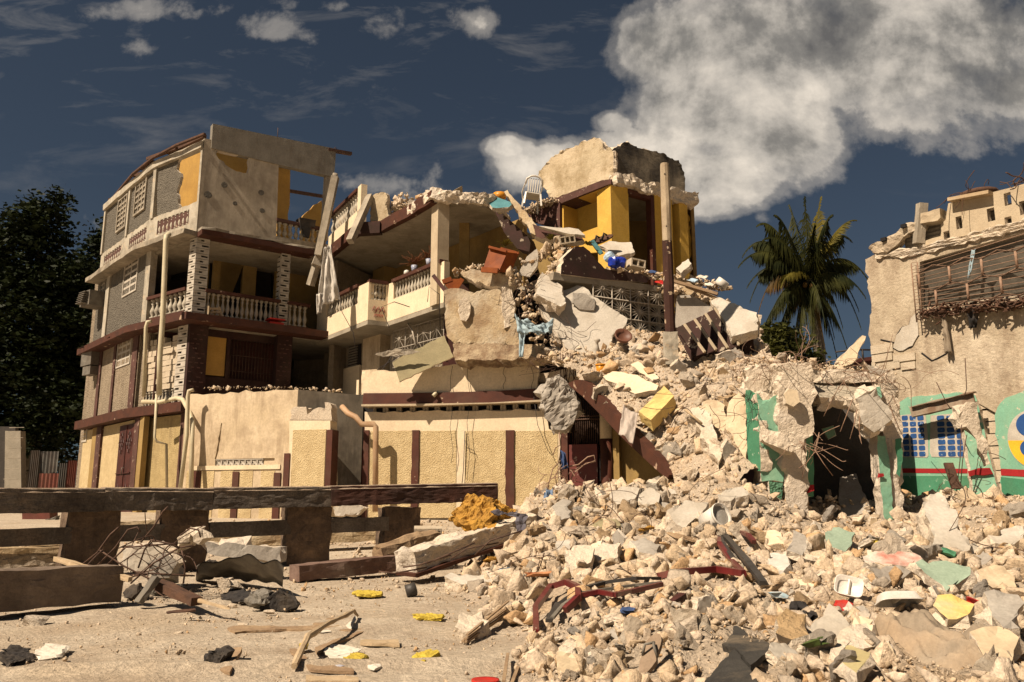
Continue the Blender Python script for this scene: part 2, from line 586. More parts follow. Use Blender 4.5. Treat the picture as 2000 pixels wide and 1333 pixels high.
m_dull = M('weathered_facade_plaster', (.45, .39, .30), (.36, .305, .225), 1.6, streak=.75, stain=.6, stain_col=(.13, .11, .085), bump=.4)
m_facade = M('pale_drip_plaster', (.60, .52, .40), (.49, .42, .32), 1.6, streak=.5, stain=.4, stain_col=(.17, .14, .11), bump=.4)
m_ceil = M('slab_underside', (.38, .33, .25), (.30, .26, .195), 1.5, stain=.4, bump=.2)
m_beam = M('raw_render_parapet', (.27, .245, .20), (.20, .18, .145), 2.5, bump=.7, bscale=30, streak=.4)
m_maroon = M('maroon_paint', (.085, .028, .014), (.055, .02, .011), 3, peel=.54, peel_col=(.36, .25, .17), peel_scale=3.5, bump=.35, rough=.75)
m_maroon2 = M('maroon_paint_clean', (.092, .027, .014), (.065, .02, .011), 3, peel=.60, peel_col=(.4, .3, .2), peel_scale=4, bump=.25, rough=.6, stain=.25)
m_brown = M('brown_wall_paint', (.11, .05, .04), (.07, .035, .024), 2.5, peel=.50, peel_col=(.3, .22, .16), peel_scale=6, bump=.4)
m_orange = M('orange_yellow_paint', (.52, .30, .07), (.43, .24, .055), 2, streak=.2, bump=.2, stain=.15, stain_col=(.25, .15, .06))
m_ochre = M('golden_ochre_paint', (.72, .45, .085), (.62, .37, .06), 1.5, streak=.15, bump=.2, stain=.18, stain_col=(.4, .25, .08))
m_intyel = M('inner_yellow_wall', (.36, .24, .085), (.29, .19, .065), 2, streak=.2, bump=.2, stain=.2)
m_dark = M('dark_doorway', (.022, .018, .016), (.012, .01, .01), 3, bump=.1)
m_darkwood = M('dark_red_wood', (.085, .025, .018), (.05, .018, .014), 4, bump=.3, rough=.6)
m_gate = M('red_brown_gate_paint', (.13, .03, .022), (.10, .025, .02), 3, peel=.50, peel_col=(.28, .2, .16), peel_scale=8, rough=.55, bump=.2)
m_conc = M('broken_concrete', (.68, .59, .46), (.55, .46, .35), 2.2, c3=(.70, .62, .50), bump=.8, bscale=22, bdist=.04, fine=.2, obj=True, rnd=.16)
m_conc2 = M('stained_ochre_concrete', (.58, .47, .31), (.42, .30, .16), 1.6, c3=(.54, .46, .34), bump=.7, bscale=22, bdist=.04, fine=.22, stain=.7, stain_col=(.20, .12, .06), streak=.25)
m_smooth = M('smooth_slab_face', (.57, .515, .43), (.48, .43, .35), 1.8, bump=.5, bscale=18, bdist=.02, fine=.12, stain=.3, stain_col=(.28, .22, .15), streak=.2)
m_greyslab = M('grey_slab_face', (.42, .38, .32), (.34, .30, .25), 2.5, bump=.4, bscale=30, fine=.15, stain=.2)
m_greenslab = M('greenish_grey_panel', (.33, .28, .16), (.27, .23, .13), 2, bump=.35, stain=.2)
m_rail = M('dirty_parapet_concrete', (.21, .175, .14), (.12, .098, .077), 2.2, c3=(.22, .165, .12), bump=1.0, bscale=20, bdist=.02, streak=.5, stain=.5, stain_col=(.035, .024, .018), fine=.25)
m_railtop = M('sunlit_parapet_edge', (.42, .32, .23), (.32, .24, .17), 3, bump=.7)  # lighter than the rail so its top edge looks sunlit
m_cobble = M('cobble_masonry', (.42, .34, .25), (.30, .24, .17), 6, bump=1.0, bscale=12, bdist=.05, voro=1.2, vscale=9, fine=.25)
m_block = M('bare_block_wall', (.55, .46, .34), (.46, .38, .27), 3, bump=.7, bscale=30)
m_raw = M('rough_broken_edge', (.72, .61, .47), (.60, .50, .375), 3, c3=(.62, .54, .44), bump=.9, bscale=13, bdist=.05, fine=.15)
m_rubble = M('loose_rubble', (.74, .60, .45), (.62, .495, .36), 3, bump=.8, bscale=30, bdist=.03, fine=.25, attr=True)
m_heap = M('dusty_debris', (.72, .585, .435), (.58, .465, .335), 2.2, c3=(.60, .44, .28), bump=1.0, bscale=22, bdist=.06, fine=.3)
m_ground = M('dusty_ground', (.62, .52, .39), (.52, .425, .31), 1.3, c3=(.54, .43, .30), bump=.9, bscale=36, bdist=.03, fine=.25, stain=.35, stain_col=(.28, .2, .13))
m_greenl = M('mint_green_paint', (.22, .45, .31), (.18, .38, .26), 2, streak=.35, stain=.3, bump=.2, peel=.52, peel_scale=7, peel_col=(.5, .45, .33), stain_col=(.3, .38, .24))
m_greend = M('dark_green_paint', (.065, .24, .135), (.05, .19, .10), 2, streak=.2, bump=.25, stain=.2, peel=.52, peel_scale=7, peel_col=(.26, .38, .27), stain_col=(.15, .22, .13))
m_red = M('red_stripe_paint', (.36, .018, .02), (.28, .015, .016), 3, bump=.15)
m_bluep = M('blue_painted_panes', (.025, .09, .26), (.02, .065, .19), 8, bump=.15, peel=.50, peel_col=(.30, .36, .44), peel_scale=14)
m_blue = M('deep_blue_paint', (.025, .09, .27), (.02, .07, .22), 3, bump=.15)
m_yel = M('yellow_paint', (.78, .47, .03), (.7, .4, .025), 3, bump=.15)
m_oldwall = M('old_lime_plaster', (.56, .465, .335), (.44, .36, .25), 1.3, c3=(.60, .51, .38), streak=.6, stain=.5, stain_col=(.18, .12, .075), bump=.7, bscale=16, bdist=.04)
m_oldpar = M('parapet_render', (.54, .44, .30), (.46, .37, .25), 1.6, streak=.25, stain=.3, stain_col=(.25, .18, .11), bump=.5)
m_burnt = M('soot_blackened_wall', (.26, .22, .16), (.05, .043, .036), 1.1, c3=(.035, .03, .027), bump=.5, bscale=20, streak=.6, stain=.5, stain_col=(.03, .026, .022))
m_burnt2 = M('dark_brown_scabbed_paint', (.055, .025, .02), (.035, .02, .013), 3, peel=.48, peel_col=(.33, .27, .2), peel_scale=5, bump=.5)
m_tower = M('tower_plaster', (.60, .49, .335), (.49, .39, .25), 1.3, c3=(.5, .41, .27), stain=.8, stain_col=(.26, .19, .10), streak=.3, bump=.5, bscale=20)
m_rust = M('rusty_steel', (.13, .075, .05), (.07, .04, .028), 12, bump=.3, rough=.75, metal=.3)
m_rustl = M('pale_rusty_bar', (.34, .22, .15), (.22, .13, .08), 12, bump=.3, rough=.8)
m_wire = M('dark_wire', (.045, .035, .03), (.03, .024, .02), 12, bump=.1, rough=.6)
m_whiteiron = M('white_ironwork', (.50, .44, .35), (.38, .32, .25), 12, bump=.15, rough=.6)
m_redmetal = M('red_lacquered_metal', (.15, .018, .017), (.10, .014, .013), 8, bump=.12, rough=.35, spec=.5, stain=.2, stain_col=(.2, .14, .1))
m_blackmetal = M('blackened_metal', (.06, .052, .045), (.04, .035, .03), 8, bump=.2, rough=.5)
m_greymetal = M('dusty_grey_metal', (.20, .18, .145), (.12, .105, .085), 5, bump=.3, rough=.6, stain=.3)
m_wood = M('dry_wood', (.36, .25, .145), (.26, .17, .10), 4, bump=.5, bscale=30)
m_woodd = M('dark_timber', (.12, .06, .035), (.07, .038, .025), 5, bump=.5)
m_woodl = M('pale_stick_wood', (.5, .38, .24), (.4, .29, .17), 6, bump=.3)
m_pole = M('weathered_pole_wood', (.46, .37, .25), (.36, .28, .185), 3, bump=.5, streak=.5, stain_col=(.2, .14, .09))
m_furn = M('varnished_orange_wood', (.27, .07, .012), (.19, .045, .009), 4, bump=.15, rough=.6, spec=.15, stain=.3, stain_col=(.07, .03, .02))
m_pvc = M('cream_pvc_pipe', (.62, .55, .38), (.54, .47, .31), 3, bump=.08, rough=.5, stain=.3, stain_col=(.38, .28, .17))
m_terra = M('orange_brown_pipe', (.44, .27, .15), (.52, .36, .22), 3, bump=.15, rough=.6)
m_foam = M('orange_yellow_foam', (.58, .31, .05), (.44, .23, .045), 5, bump=.9, bscale=18, bdist=.05, fine=.2)
m_foamy = M('lemon_yellow_foam', (.66, .50, .07), (.52, .38, .05), 8, bump=.9, bscale=30, bdist=.02, fine=.2)
m_sheet = M('dirty_white_cloth', (.60, .55, .48), (.50, .46, .40), 3, bump=.25, bscale=60)
m_bluecloth = M('pale_blue_cloth', (.36, .46, .50), (.30, .39, .43), 3, bump=.2, stain=.2, stain_col=(.25, .28, .26))
m_bluec2 = M('dark_blue_cloth', (.06, .10, .22), (.04, .07, .16), 3, bump=.2)
m_blackcloth = M('black_cloth', (.035, .03, .027), (.02, .018, .017), 6, bump=.4, stain=.3, stain_col=(.2, .15, .1))
m_sack = M('dusty_sackcloth', (.34, .275, .20), (.25, .20, .14), 3, bump=.6, bscale=90, bdist=.01, stain=.3, stain_col=(.2, .14, .09), c3=(.46, .34, .22))
m_bluepl = M('bright_blue_plastic', (.012, .035, .36), (.01, .03, .28), 4, bump=.1, rough=.35, spec=.5)
m_lbluepl = M('pale_blue_plastic', (.45, .58, .68), (.4, .52, .62), 4, bump=.1, rough=.45)
m_orangepl = M('orange_plastic', (.66, .28, .02), (.55, .22, .02), 4, bump=.1, rough=.4)
m_whitepl = M('white_plastic', (.74, .70, .62), (.66, .61, .53), 5, bump=.08, rough=.4, spec=.4, stain=.15, stain_col=(.5, .4, .28))
m_redpl = M('red_plastic', (.50, .03, .02), (.40, .02, .02), 5, bump=.1, rough=.4)
m_paper = M('crumpled_paper', (.72, .66, .55), (.64, .57, .46), 4, bump=.2)
m_mat = M('black_rubber_mat', (.055, .050, .042), (.035, .032, .028), 4, bump=.9, bscale=70, bdist=.01, stain=.45, stain_col=(.26, .2, .13))
m_tealc = M('teal_paint', (.10, .26, .28), (.07, .2, .22), 4, bump=.2)
m_leafy = M('potted_leaf', (.09, .13, .03), (.06, .09, .02), 6, bump=.1, rough=.6)
m_dryleaf = M('dry_red_leaf', (.22, .075, .025), (.14, .05, .02), 6, bump=.1)
m_trunk = M('palm_bark', (.17, .14, .10), (.10, .085, .06), 6, bump=.8)
m_bark = M('tree_bark', (.10, .08, .055), (.06, .05, .035), 6, bump=.8)
m_glass = M('dull_louvre_glass', (.05, .05, .048), (.03, .03, .03), 4, bump=.05, rough=.25, spec=.6)
m_corr = M('corrugated_zinc', (.13, .125, .11), (.075, .07, .062), 2, bump=.2, rough=.55, streak=.4, stain_col=(.12, .06, .03))
m_corrr = M('rusted_red_zinc', (.16, .045, .03), (.10, .03, .02), 3, bump=.2, rough=.6, streak=.4)
m_louvre = M('grey_wooden_louvre', (.24, .21, .165), (.17, .15, .12), 3, bump=.3, streak=.3)
m_terracotta = M('brown_clay', (.17, .075, .045), (.12, .05, .03), 4, bump=.2, rough=.5)


def leafmat(name, c, c2, trans=.25):
    m = bpy.data.materials.new(name); m.use_nodes = True; nt = m.node_tree; nt.nodes.clear(); L = nt.links.new
    out = N(nt, 'ShaderNodeOutputMaterial'); bs = N(nt, 'ShaderNodeBsdfPrincipled')
    g = N(nt, 'ShaderNodeNewGeometry'); n = N(nt, 'ShaderNodeTexNoise'); L(g.outputs['Position'], n.inputs['Vector'])
    n.inputs['Scale'].default_value = 1.1; n.inputs['Detail'].default_value = 5
    r = ramp(nt, n.outputs[0], [(.38, c2), (.6, c)])
    r = mixc(nt, 1.0, r, ramp(nt, g.outputs['Random Per Island'], [(0, .75), (1, 1.1)]), 'MULTIPLY')
    L(r, bs.inputs['Base Color']); bs.inputs['Roughness'].default_value = .55
    bs.inputs['Specular IOR Level'].default_value = .08
    tr = N(nt, 'ShaderNodeBsdfTranslucent'); L(r, tr.inputs[0])
    mx = N(nt, 'ShaderNodeMixShader'); mx.inputs[0].default_value = trans
    L(bs.outputs[0], mx.inputs[1]); L(tr.outputs[0], mx.inputs[2]); L(mx.outputs[0], out.inputs[0])
    return m


m_leaf = leafmat('dark_tree_leaves', (.019, .026, .008), (.009, .013, .005), .1)
m_palm = leafmat('palm_leaflets', (.045, .046, .012), (.018, .022, .008), .12)
m_palmdry = leafmat('dry_palm_leaflets', (.14, .078, .022), (.07, .045, .014))
m_palmyel = leafmat('yellow_palm_leaflets', (.13, .105, .018), (.07, .062, .014))

# ------------------------------------------------------------------ terrain


def G(x, y):
    """ground height; works on arrays"""
    x = np.asarray(x, float); y = np.asarray(y, float)
    g = np.interp(y, [0, 8, 11.5, 14, 17, 21, 26, 40], [0, 0, .06, .12, .42, .66, .84, .86])
    return g


def vnoise(x, y, seed=0):
    """value noise on arrays"""
    xi = np.floor(x).astype(np.int64); yi = np.floor(y).astype(np.int64)
    fx = x - xi; fy = y - yi
    fx = fx * fx * (3 - 2 * fx); fy = fy * fy * (3 - 2 * fy)

    def h(a, b):
        n = (a * 374761393 + b * 668265263 + seed * 1442695041) & 0xffffffff
        n = ((n ^ (n >> 13)) * 1274126177) & 0xffffffff
        return ((n ^ (n >> 16)) & 0xffff) / 65535.0
    return (h(xi, yi) * (1 - fx) + h(xi + 1, yi) * fx) * (1 - fy) + (h(xi, yi + 1) * (1 - fx) + h(xi + 1, yi + 1) * fx) * fy - .5


def fbmn(x, y, sc, octv=5, seed=0, gain=.55):
    t = 0; a = 1
    for o in range(octv):
        t = t + a * vnoise(x * sc, y * sc, seed + o * 17); sc *= 2.03; a *= gain
    return t


class RBF:
    def __init__(s, S):
        P = np.array([tuple(at(*q)) for q in S]); s.P = P[:, :2]; z = P[:, 2]; n = len(P)
        K = s.k(np.linalg.norm(s.P[:, None] - s.P[None], axis=2)) + np.eye(n) * .02
        A = np.zeros((n + 3, n + 3)); A[:n, :n] = K; A[:n, n] = 1; A[:n, n + 1:] = s.P
        A[n, :n] = 1; A[n + 1:, :n] = s.P.T
        s.c = np.linalg.solve(A, np.concatenate([z, np.zeros(3)]))

    @staticmethod
    def k(r): return r * r * np.log(r + 1e-9)

    def __call__(s, x, y):
        x = np.asarray(x, float); y = np.asarray(y, float); sh = x.shape
        q = np.stack([x.ravel(), y.ravel()], 1); out = np.zeros(len(q)); n = len(s.P)
        for i in range(0, len(q), 20000):
            d = np.linalg.norm(q[i:i + 20000, None] - s.P[None], axis=2)
            out[i:i + 20000] = s.k(d) @ s.c[:n] + s.c[n] + q[i:i + 20000] @ s.c[n + 1:]
        return out.reshape(sh)


HA_S = [(950, 1333, 5.1), (1100, 1333, 4.7), (1300, 1333, 4.3), (1500, 1333, 4.1), (1750, 1333, 3.9), (2000, 1333, 3.7), (2200, 1333, 3.6),
        (930, 1235, 7.0), (1050, 1240, 6.3), (1300, 1230, 5.9), (1600, 1230, 5.5), (2000, 1230, 5.2), (2300, 1230, 5.1),
        (890, 1160, 9.2), (1050, 1130, 8.6), (1300, 1120, 8.3), (1600, 1110, 8.2), (2000, 1110, 7.8), (2300, 1100, 7.6),
        (880, 1105, 11), (1000, 1070, 11.3), (1200, 1055, 11), (1500, 1050, 10.8), (1800, 1050, 10.5), (2000, 1050, 10), (2300, 1050, 10),
        (960, 1020, 13.7), (1050, 1005, 13.5), (1300, 1000, 13), (1450, 1000, 12.6), (1500, 1055, 11.8), (1650, 1062, 12.0), (1650, 1042, 13.2), (1740, 1058, 12.6), (1850, 1000, 13.5), (2000, 1000, 13),
        (1000, 985, 15.4), (1100, 960, 15.5), (1300, 960, 15), (1450, 950, 13.8), (1900, 975, 15.5), (2000, 985, 15), (2300, 985, 15),
        (1000, 985, 18), (1200, 965, 18), (1340, 960, 17), (850, 1010, 15), (1650, 1015, 15.6), (1900, 975, 18), (2200, 985, 18)]
HB_S = [(1310, 935, 15.2), (1400, 905, 14.8), (1450, 850, 15.3), (1380, 850, 15.9), (1300, 800, 17), (1400, 780, 16.8), (1200, 762, 18),
        (1300, 722, 18.7), (1400, 725, 18.2), (1140, 728, 19), (1200, 690, 20), (1300, 672, 20.5), (1400, 692, 20), (1450, 712, 19.3),
        (1470, 765, 17.3), (1080, 700, 19.6), (1480, 930, 13.9), (1420, 960, 14.1), (1340, 960, 14.7), (1560, 900, 14.6), (1560, 720, 19), (1500, 800, 16.6), (1000, 700, 20.0)]
rbfA = RBF(HA_S); rbfB = RBF(HB_S)


def HA(x, y):
    b = rbfA(x, y) + .16 * fbmn(x, y, .9, 4, 3) + .08 * fbmn(x, y, 4.5, 4, 9, .65)
    # left border of the heap in plan
    xb = np.interp(y, [0, 4.5, 5.2, 7, 9, 11, 12.5, 14, 18], [.3, .0, -.15, -.35, -.55, -.75, -.7, -.5, -.2]) + .25 * fbmn(x * 0, y, 1.1, 3, 5)
    k = np.clip((x - xb) / 1.0, -1, 1)
    g = G(x, y)
    # far end: drop behind x>..., y>18
    return np.where(k < 0, g - .3, g - .02 + (b - g + .02) * np.clip(k * 1.1, 0, 1) ** .8)


def HB(x, y):
    return rbfB(x, y) + .26 * fbmn(x, y, 1.3, 4, 33) + .12 * fbmn(x, y, 4.5, 4, 39, .65)


SA = Vector((1.52, 18.5)); SB = Vector((2.80, 15.2))        # foot line of the stair string in plan


def inB(x, y):
    x = np.asarray(x); y = np.asarray(y)
    t = np.interp(y, [13.5, 15.2, 18.5, 19.1, 19.5, 22.5], [2.6, 2.80, 1.52, 1.3, .9, .9])
    return (x > t + .05) & (y > 14.0) & (y < 21.6) & (x < np.interp(y, [13, 15, 17, 22], [3.9, 4.55, 5.7, 6.5]))


def grid_mesh(name, fn, xs, ys, mat, mask=None):
    Xg, Yg = np.meshgrid(xs, ys); Zg = fn(Xg, Yg)
    nx, ny = len(xs), len(ys)
    V = np.stack([Xg.ravel(), Yg.ravel(), Zg.ravel()], 1)
    i = np.arange(nx * ny).reshape(ny, nx)
    q = np.stack([i[:-1, :-1].ravel(), i[:-1, 1:].ravel(), i[1:, 1:].ravel(), i[1:, :-1].ravel()], 1)
    if mask is not None:
        c = V[q].mean(1); q = q[mask(c)]
    used = np.unique(q); rm = -np.ones(len(V), int); rm[used] = np.arange(len(used)); V = V[used]; q = rm[q]
    me = bpy.data.meshes.new(name)
    me.from_pydata(V.tolist(), [], q.tolist()); me.materials.append(mat)
    me.polygons.foreach_set('use_smooth', [True] * len(q)); me.update()
    o = bpy.data.objects.new(name, me); col.objects.link(o)
    return o


xs = np.concatenate([np.linspace(-400, -30, 12), np.linspace(-26, -9, 20), np.arange(-8.6, 2.0, .06), np.linspace(2.4, 26, 24), np.linspace(30, 400, 12)])
ys = np.concatenate([np.linspace(-60, 2, 10), np.arange(2.4, 12.5, .06), np.linspace(12.8, 30, 50), np.linspace(35, 500, 16)])


def Gd(x, y):
    near = np.clip((14 - y) / 4, 0, 1) * np.clip((y - 1) / 2, 0, 1)
    ridge = .05 * np.exp(-((y - 5.75 - .10 * x) / .10) ** 2) * np.clip((-x + .6) / 1, 0, 1) * np.clip((x + 4.5) / 2, 0, 1)
    return G(x, y) + (near * (.045 * fbmn(x, y, .8, 5, 51) + .012 * fbmn(x, y, 7, 3, 61)) + ridge * near)


g_ = grid_mesh('ground', Gd, xs, ys, m_ground)
tag(g_, 'dry dusty beige ground strewn with grit', None, kind='structure')

rubA = grid_mesh('rubble_heap', HA, np.arange(-1.5, 10, .05), np.arange(2.6, 18.5, .06), m_heap,
                 lambda c: c[:, 2] > G(c[:, 0], c[:, 1]) - .05)
tag(rubA, 'sunlit bed of dusty debris under the loose stones, lower right', 'rubble', kind='stuff')
rubB = grid_mesh('rubble_slope', HB, np.arange(.5, 7, .05), np.arange(13.8, 22, .05), m_heap,
                 lambda c: inB(c[:, 0], c[:, 1]))
tag(rubB, 'steep slope of dusty debris pouring down over the maroon stair', 'rubble', kind='stuff')

# ------------------------------------------------------------------ loose stones


def hull_proto(n, dims, rr, seed_detail=0):
    bm = bmesh.new()
    for _ in range(n):
        p = Vector([rr.uniform(-1, 1) for _ in range(3)])
        m = max(abs(p.x), abs(p.y), abs(p.z)); p = p / m * rr.uniform(.75, 1)        # near a cube's shell
        l = p.length; p = p * (.8 + .2 / max(l, 1))
        bm.verts.new((p.x * dims[0], p.y * dims[1], p.z * dims[2]))
    r = bmesh.ops.convex_hull(bm, input=bm.verts)
    bmesh.ops.delete(bm, geom=[g for g in r['geom_interior'] if isinstance(g, bmesh.types.BMVert)], context='VERTS')
    if seed_detail:
        for it in range(seed_detail):
            bmesh.ops.subdivide_edges(bm, edges=bm.edges, cuts=1, use_grid_fill=True)
            bmesh.ops.triangulate(bm, faces=bm.faces)
        off = Vector((rr.uniform(0, 99), rr.uniform(0, 99), rr.uniform(0, 99)))
        for v in bm.verts:
            d = mnoise.fractal(v.co * 2.2 + off, .8, 2.2, 4) * .06 + mnoise.noise(v.co * 7 + off) * .035
            v.co += v.co.normalized() * d
    bmesh.ops.triangulate(bm, faces=bm.faces)
    bmesh.ops.recalc_face_normals(bm, faces=bm.faces)
    bm.verts.ensure_lookup_table()
    V = np.array([v.co[:] for v in bm.verts]); Fc = np.array([[v.index for v in f.verts] for f in bm.faces])
    bm.free()
    return V, Fc


rr0 = random.Random(5)
PROT = []
for i in range(34):
    d = rr0.choice([(1, .8, .7), (1, .9, .5), (1, .7, .35), (1, .95, .85), (1, .6, .5), (1, .55, .22)])
    PROT.append(hull_proto(rr0.choice([7, 8, 9, 12]), d, rr0))
PROTD = []
for i in range(14):
    d = rr0.choice([(1, .8, .7), (1, .9, .35), (1, .95, .8), (1, .6, .4)])
    PROTD.append(hull_proto(rr0.choice([8, 10, 12]), d, rr0, 2))


def rotmats(n, tilt=None):
    q = RNG.normal(size=(n, 4)); q /= np.linalg.norm(q, axis=1)[:, None]
    w, x, y, z = q.T
    return np.stack([1 - 2 * (y * y + z * z), 2 * (x * y - z * w), 2 * (x * z + y * w), 2 * (x * y + z * w), 1 - 2 * (x * x + z * z), 2 * (y * z - x * w),
                     2 * (x * z - y * w), 2 * (y * z + x * w), 1 - 2 * (x * x + y * y)], 1).reshape(n, 3, 3)


def stones(name, P, S, mat, label, detail_from=.07):
    """P positions, S half sizes -> one mesh"""
    n = len(P); Rm = rotmats(n); Vs = []; Fs = []; Ts = []; base = 0
    tints = np.stack([np.clip(RNG.normal(.97, .09, n), .6, 1.15)] * 3, 1)
    warm = RNG.uniform(0, 1, n)
    tints[:, 1] *= 1 - .07 * warm; tints[:, 2] *= 1 - .20 * warm
    gr = RNG.random(n) < .07; tints[gr] = np.array([.78, .80, .82]) * RNG.uniform(.6, 1.05, (gr.sum(), 1))
    og = RNG.random(n) < .08; tints[og] = np.array([1.0, .80, .56]) * RNG.uniform(.7, 1.0, (og.sum(), 1))
    for k in range(n):
        V, Fc = PROTD[k % len(PROTD)] if S[k] > detail_from else PROT[k % len(PROT)]
        Vs.append(V @ Rm[k].T * S[k] + P[k]); Fs.append(Fc + base); base += len(V)
        Ts.append(np.repeat(tints[k][None], len(V), 0))
    V = np.concatenate(Vs).astype(np.float32); Fc = np.concatenate(Fs).astype(np.int32); T = np.concatenate(Ts)
    me = bpy.data.meshes.new(name)
    me.vertices.add(len(V)); me.vertices.foreach_set('co', V.ravel())
    me.loops.add(len(Fc) * 3); me.loops.foreach_set('vertex_index', Fc.ravel())
    me.polygons.add(len(Fc)); me.polygons.foreach_set('loop_start', np.arange(len(Fc), dtype=np.int32) * 3)
    me.update(calc_edges=True)
    ca = me.color_attributes.new('tint', 'FLOAT_COLOR', 'POINT')
    ca.data.foreach_set('color', np.concatenate([T, np.ones((len(T), 1))], 1).astype(np.float32).ravel())
    me.materials.append(mat)
    o = bpy.data.objects.new(name, me); col.objects.link(o)
    tag(o, label, 'rubble', kind='stuff')
    return o


def sizes(n, lo, hi, a=2.2):
    u = RNG.random(n); return (lo ** (-a) + u * (hi ** (-a) - lo ** (-a))) ** (-1 / a)


EXC = [(1438, 1288, 78, 68), (1272, 1296, 44, 44), (1655, 1160, 32, 26), (1748, 1172, 46, 22), (1650, 1186, 18, 14), (1522, 1096, 28, 20), (1838, 1262, 92, 84), (1085, 1190, 48, 40), (1668, 1288, 36, 26), (948, 1326, 30, 12)]


def excluded(x, y, z):
    px, py = proj(x, y, z); k = np.zeros(np.shape(px), bool)
    for a, b, r1, r2 in EXC: k |= ((px - a) / r1) ** 2 + ((py - b) / r2) ** 2 < 1
    return k


def scatter(n, x0, x1, y0, y1, fn, lo, hi, ok, a=2.2, sink=.25):
    x = RNG.uniform(x0, x1, n); y = RNG.uniform(y0, y1, n); k = ok(x, y); x, y = x[k], y[k]
    s = sizes(len(x), lo, hi, a); z = fn(x, y) + s * RNG.uniform(-sink, .6, len(x))
    if fn is HA: k = ~(excluded(x, y, z) & (s > .018)); x, y, z, s = x[k], y[k], z[k], s[k]
    return np.stack([x, y, z], 1), s


okA = lambda x, y: (HA(x, y) > G(x, y) + .015) & (np.abs(x / y) < .76)
P1, S1 = scatter(9000, -1.2, 4.6, 3.2, 7.0, HA, .012, .05, okA, 1.2)
P1b, S1b = scatter(1700, -1.2, 4.8, 3.2, 7.2, HA, .045, .105, okA, .8)
P2, S2 = scatter(7000, -1.2, 7.5, 7.0, 11.5, HA, .016, .08, okA, 1.4)
P2b, S2b = scatter(1500, -1.2, 7.5, 7.0, 11.5, HA, .07, .16, okA, 1.0)
P3, S3 = scatter(5000, -1.2, 9.8, 11.5, 18.2, HA, .025, .20, okA, 1.5)
stones('loose_stones', np.concatenate([P1, P1b, P2, P2b, P3]), np.concatenate([S1, S1b, S2, S2b, S3]), m_rubble,
       'countless small beige stones covering the lower rubble heap')
PB, SB_ = scatter(6500, .8, 6.5, 14.0, 21.6, HB, .020, .22, lambda x, y: inB(x, y), 1.6)
P7, S7 = scatter(12000, -1.2, 4.6, 3.2, 7.5, HA, .005, .018, okA, 1.3, 0)
stones('fine_gravel', P7, S7, m_rubble, 'fine gravel and dust lumps sifted between the foreground stones', .05)
stones('slope_stones', PB, SB_, m_rubble, 'countless small beige stones covering the slope above the stair')
okG = lambda x, y: (np.abs(x / y) < .68) & ((fbmn(x, y, .8, 3, 71) > -.02) | (np.random.default_rng(1).random(len(x)) < .25))
P4, S4 = scatter(17000, -5, .6, 4.2, 10.5, G, .003, .028, okG, 1.8, .1)
P5, S5 = scatter(2600, -8, .8, 9.5, 13.5, G, .008, .06, lambda x, y: (np.abs(x / y) < .68) & (y > 10.2 - .0 * x), 2.0, .1)
P6, S6 = scatter(1500, -9, 0, 14.5, 21, G, .02, .09, lambda x, y: (np.abs(x / y) < .68), 2.0, .1)
stones('scattered_grit', np.concatenate([P4, P5, P6]), np.concatenate([S4, S5, S6]), m_rubble,
       'fine grit and pebbles scattered over the dusty open ground', .05)
def roughen(mb, amp=.03, scale=4.0, cuts=2, seed=0, maxlen=.12, only=None):
    """subdivide one MB and push its skin in and out"""
    bm = bmesh.new(); vs = [bm.verts.new(v) for v in mb.v]
    for f, m in zip(mb.f, mb.m):
        try:
            ff = bm.faces.new([vs[i] for i in f]); ff.material_index = m
        except ValueError: pass
    bmesh.ops.remove_doubles(bm, verts=bm.verts, dist=1e-4)
    bmesh.ops.triangulate(bm, faces=bm.faces)
    for _ in range(cuts):
        es = [e for e in bm.edges if e.calc_length() > maxlen]
        if not es: break
        bmesh.ops.subdivide_edges(bm, edges=es, cuts=1); bmesh.ops.triangulate(bm, faces=bm.faces)
    bmesh.ops.recalc_face_normals(bm, faces=bm.faces); bm.normal_update()
    off = Vector((seed * 3.1, seed * 1.7, seed * 5.3))
    for v in bm.verts:
        a = amp
        if only is not None:
            if not any(f.material_index == only for f in v.link_faces): a = amp * .08
        n = mnoise.fractal(v.co * scale + off, .7, 2.1, 4)
        v.co += v.normal * n * a + Vector(mnoise.noise_vector(v.co * scale * 2.3 + off)) * a * .35
    out = MB(); bm.verts.ensure_lookup_table(); bm.verts.index_update()
    out.v = [tuple(v.co) for v in bm.verts]
    for f in bm.faces: out.f.append([v.index for v in f.verts]); out.m.append(f.material_index); out.sm.append(False)
    bm.free(); return out


# ------------------------------------------------------------------ building kit
def bal_mesh():
    mb = MB()
    prof = [(.42, 0), (.42, .07), (.24, .10), (.20, .16), (.40, .30), (.42, .38), (.30, .50), (.18, .62), (.17, .72), (.30, .78), (.18, .83), (.22, .90), (.40, .93), (.40, 1)]
    mb.lathe([(r, z) for r, z in prof], (0, 0, 0), 8)
    return mb.mesh('baluster', m_white)


BAL = bal_mesh()


def balustrade(parent, pl, a0, a1, z0, z1, n, mrail, th=.16, label=None, back=0.1, r=None, sill=True):
    mb = MB(); h = z1 - z0
    mb.pbox(pl, a0 - .05, a1 + .05, z1 - .10, z1, back + th / 2 + .03, .06)
    o = part(mb, 'balustrade', mrail, parent, label)
    if sill: mb = MB(); mb.pbox(pl, a0, a1, z0 - .06, z0, back + th / 2, .01); part(mb, 'sill', mrail, o)
    org = wloc(parent); hh = h - .10; r = r or min(.12, (a1 - a0) / n * .52)
    for i in range(n):
        p = pl.w(a0 + (a1 - a0) * (i + .5) / n, z0, back) - org
        instance(BAL, 'baluster', o, Matrix.Translation(p) @ Matrix.Diagonal((r * 2, r * 2, hh, 1)))
    return o


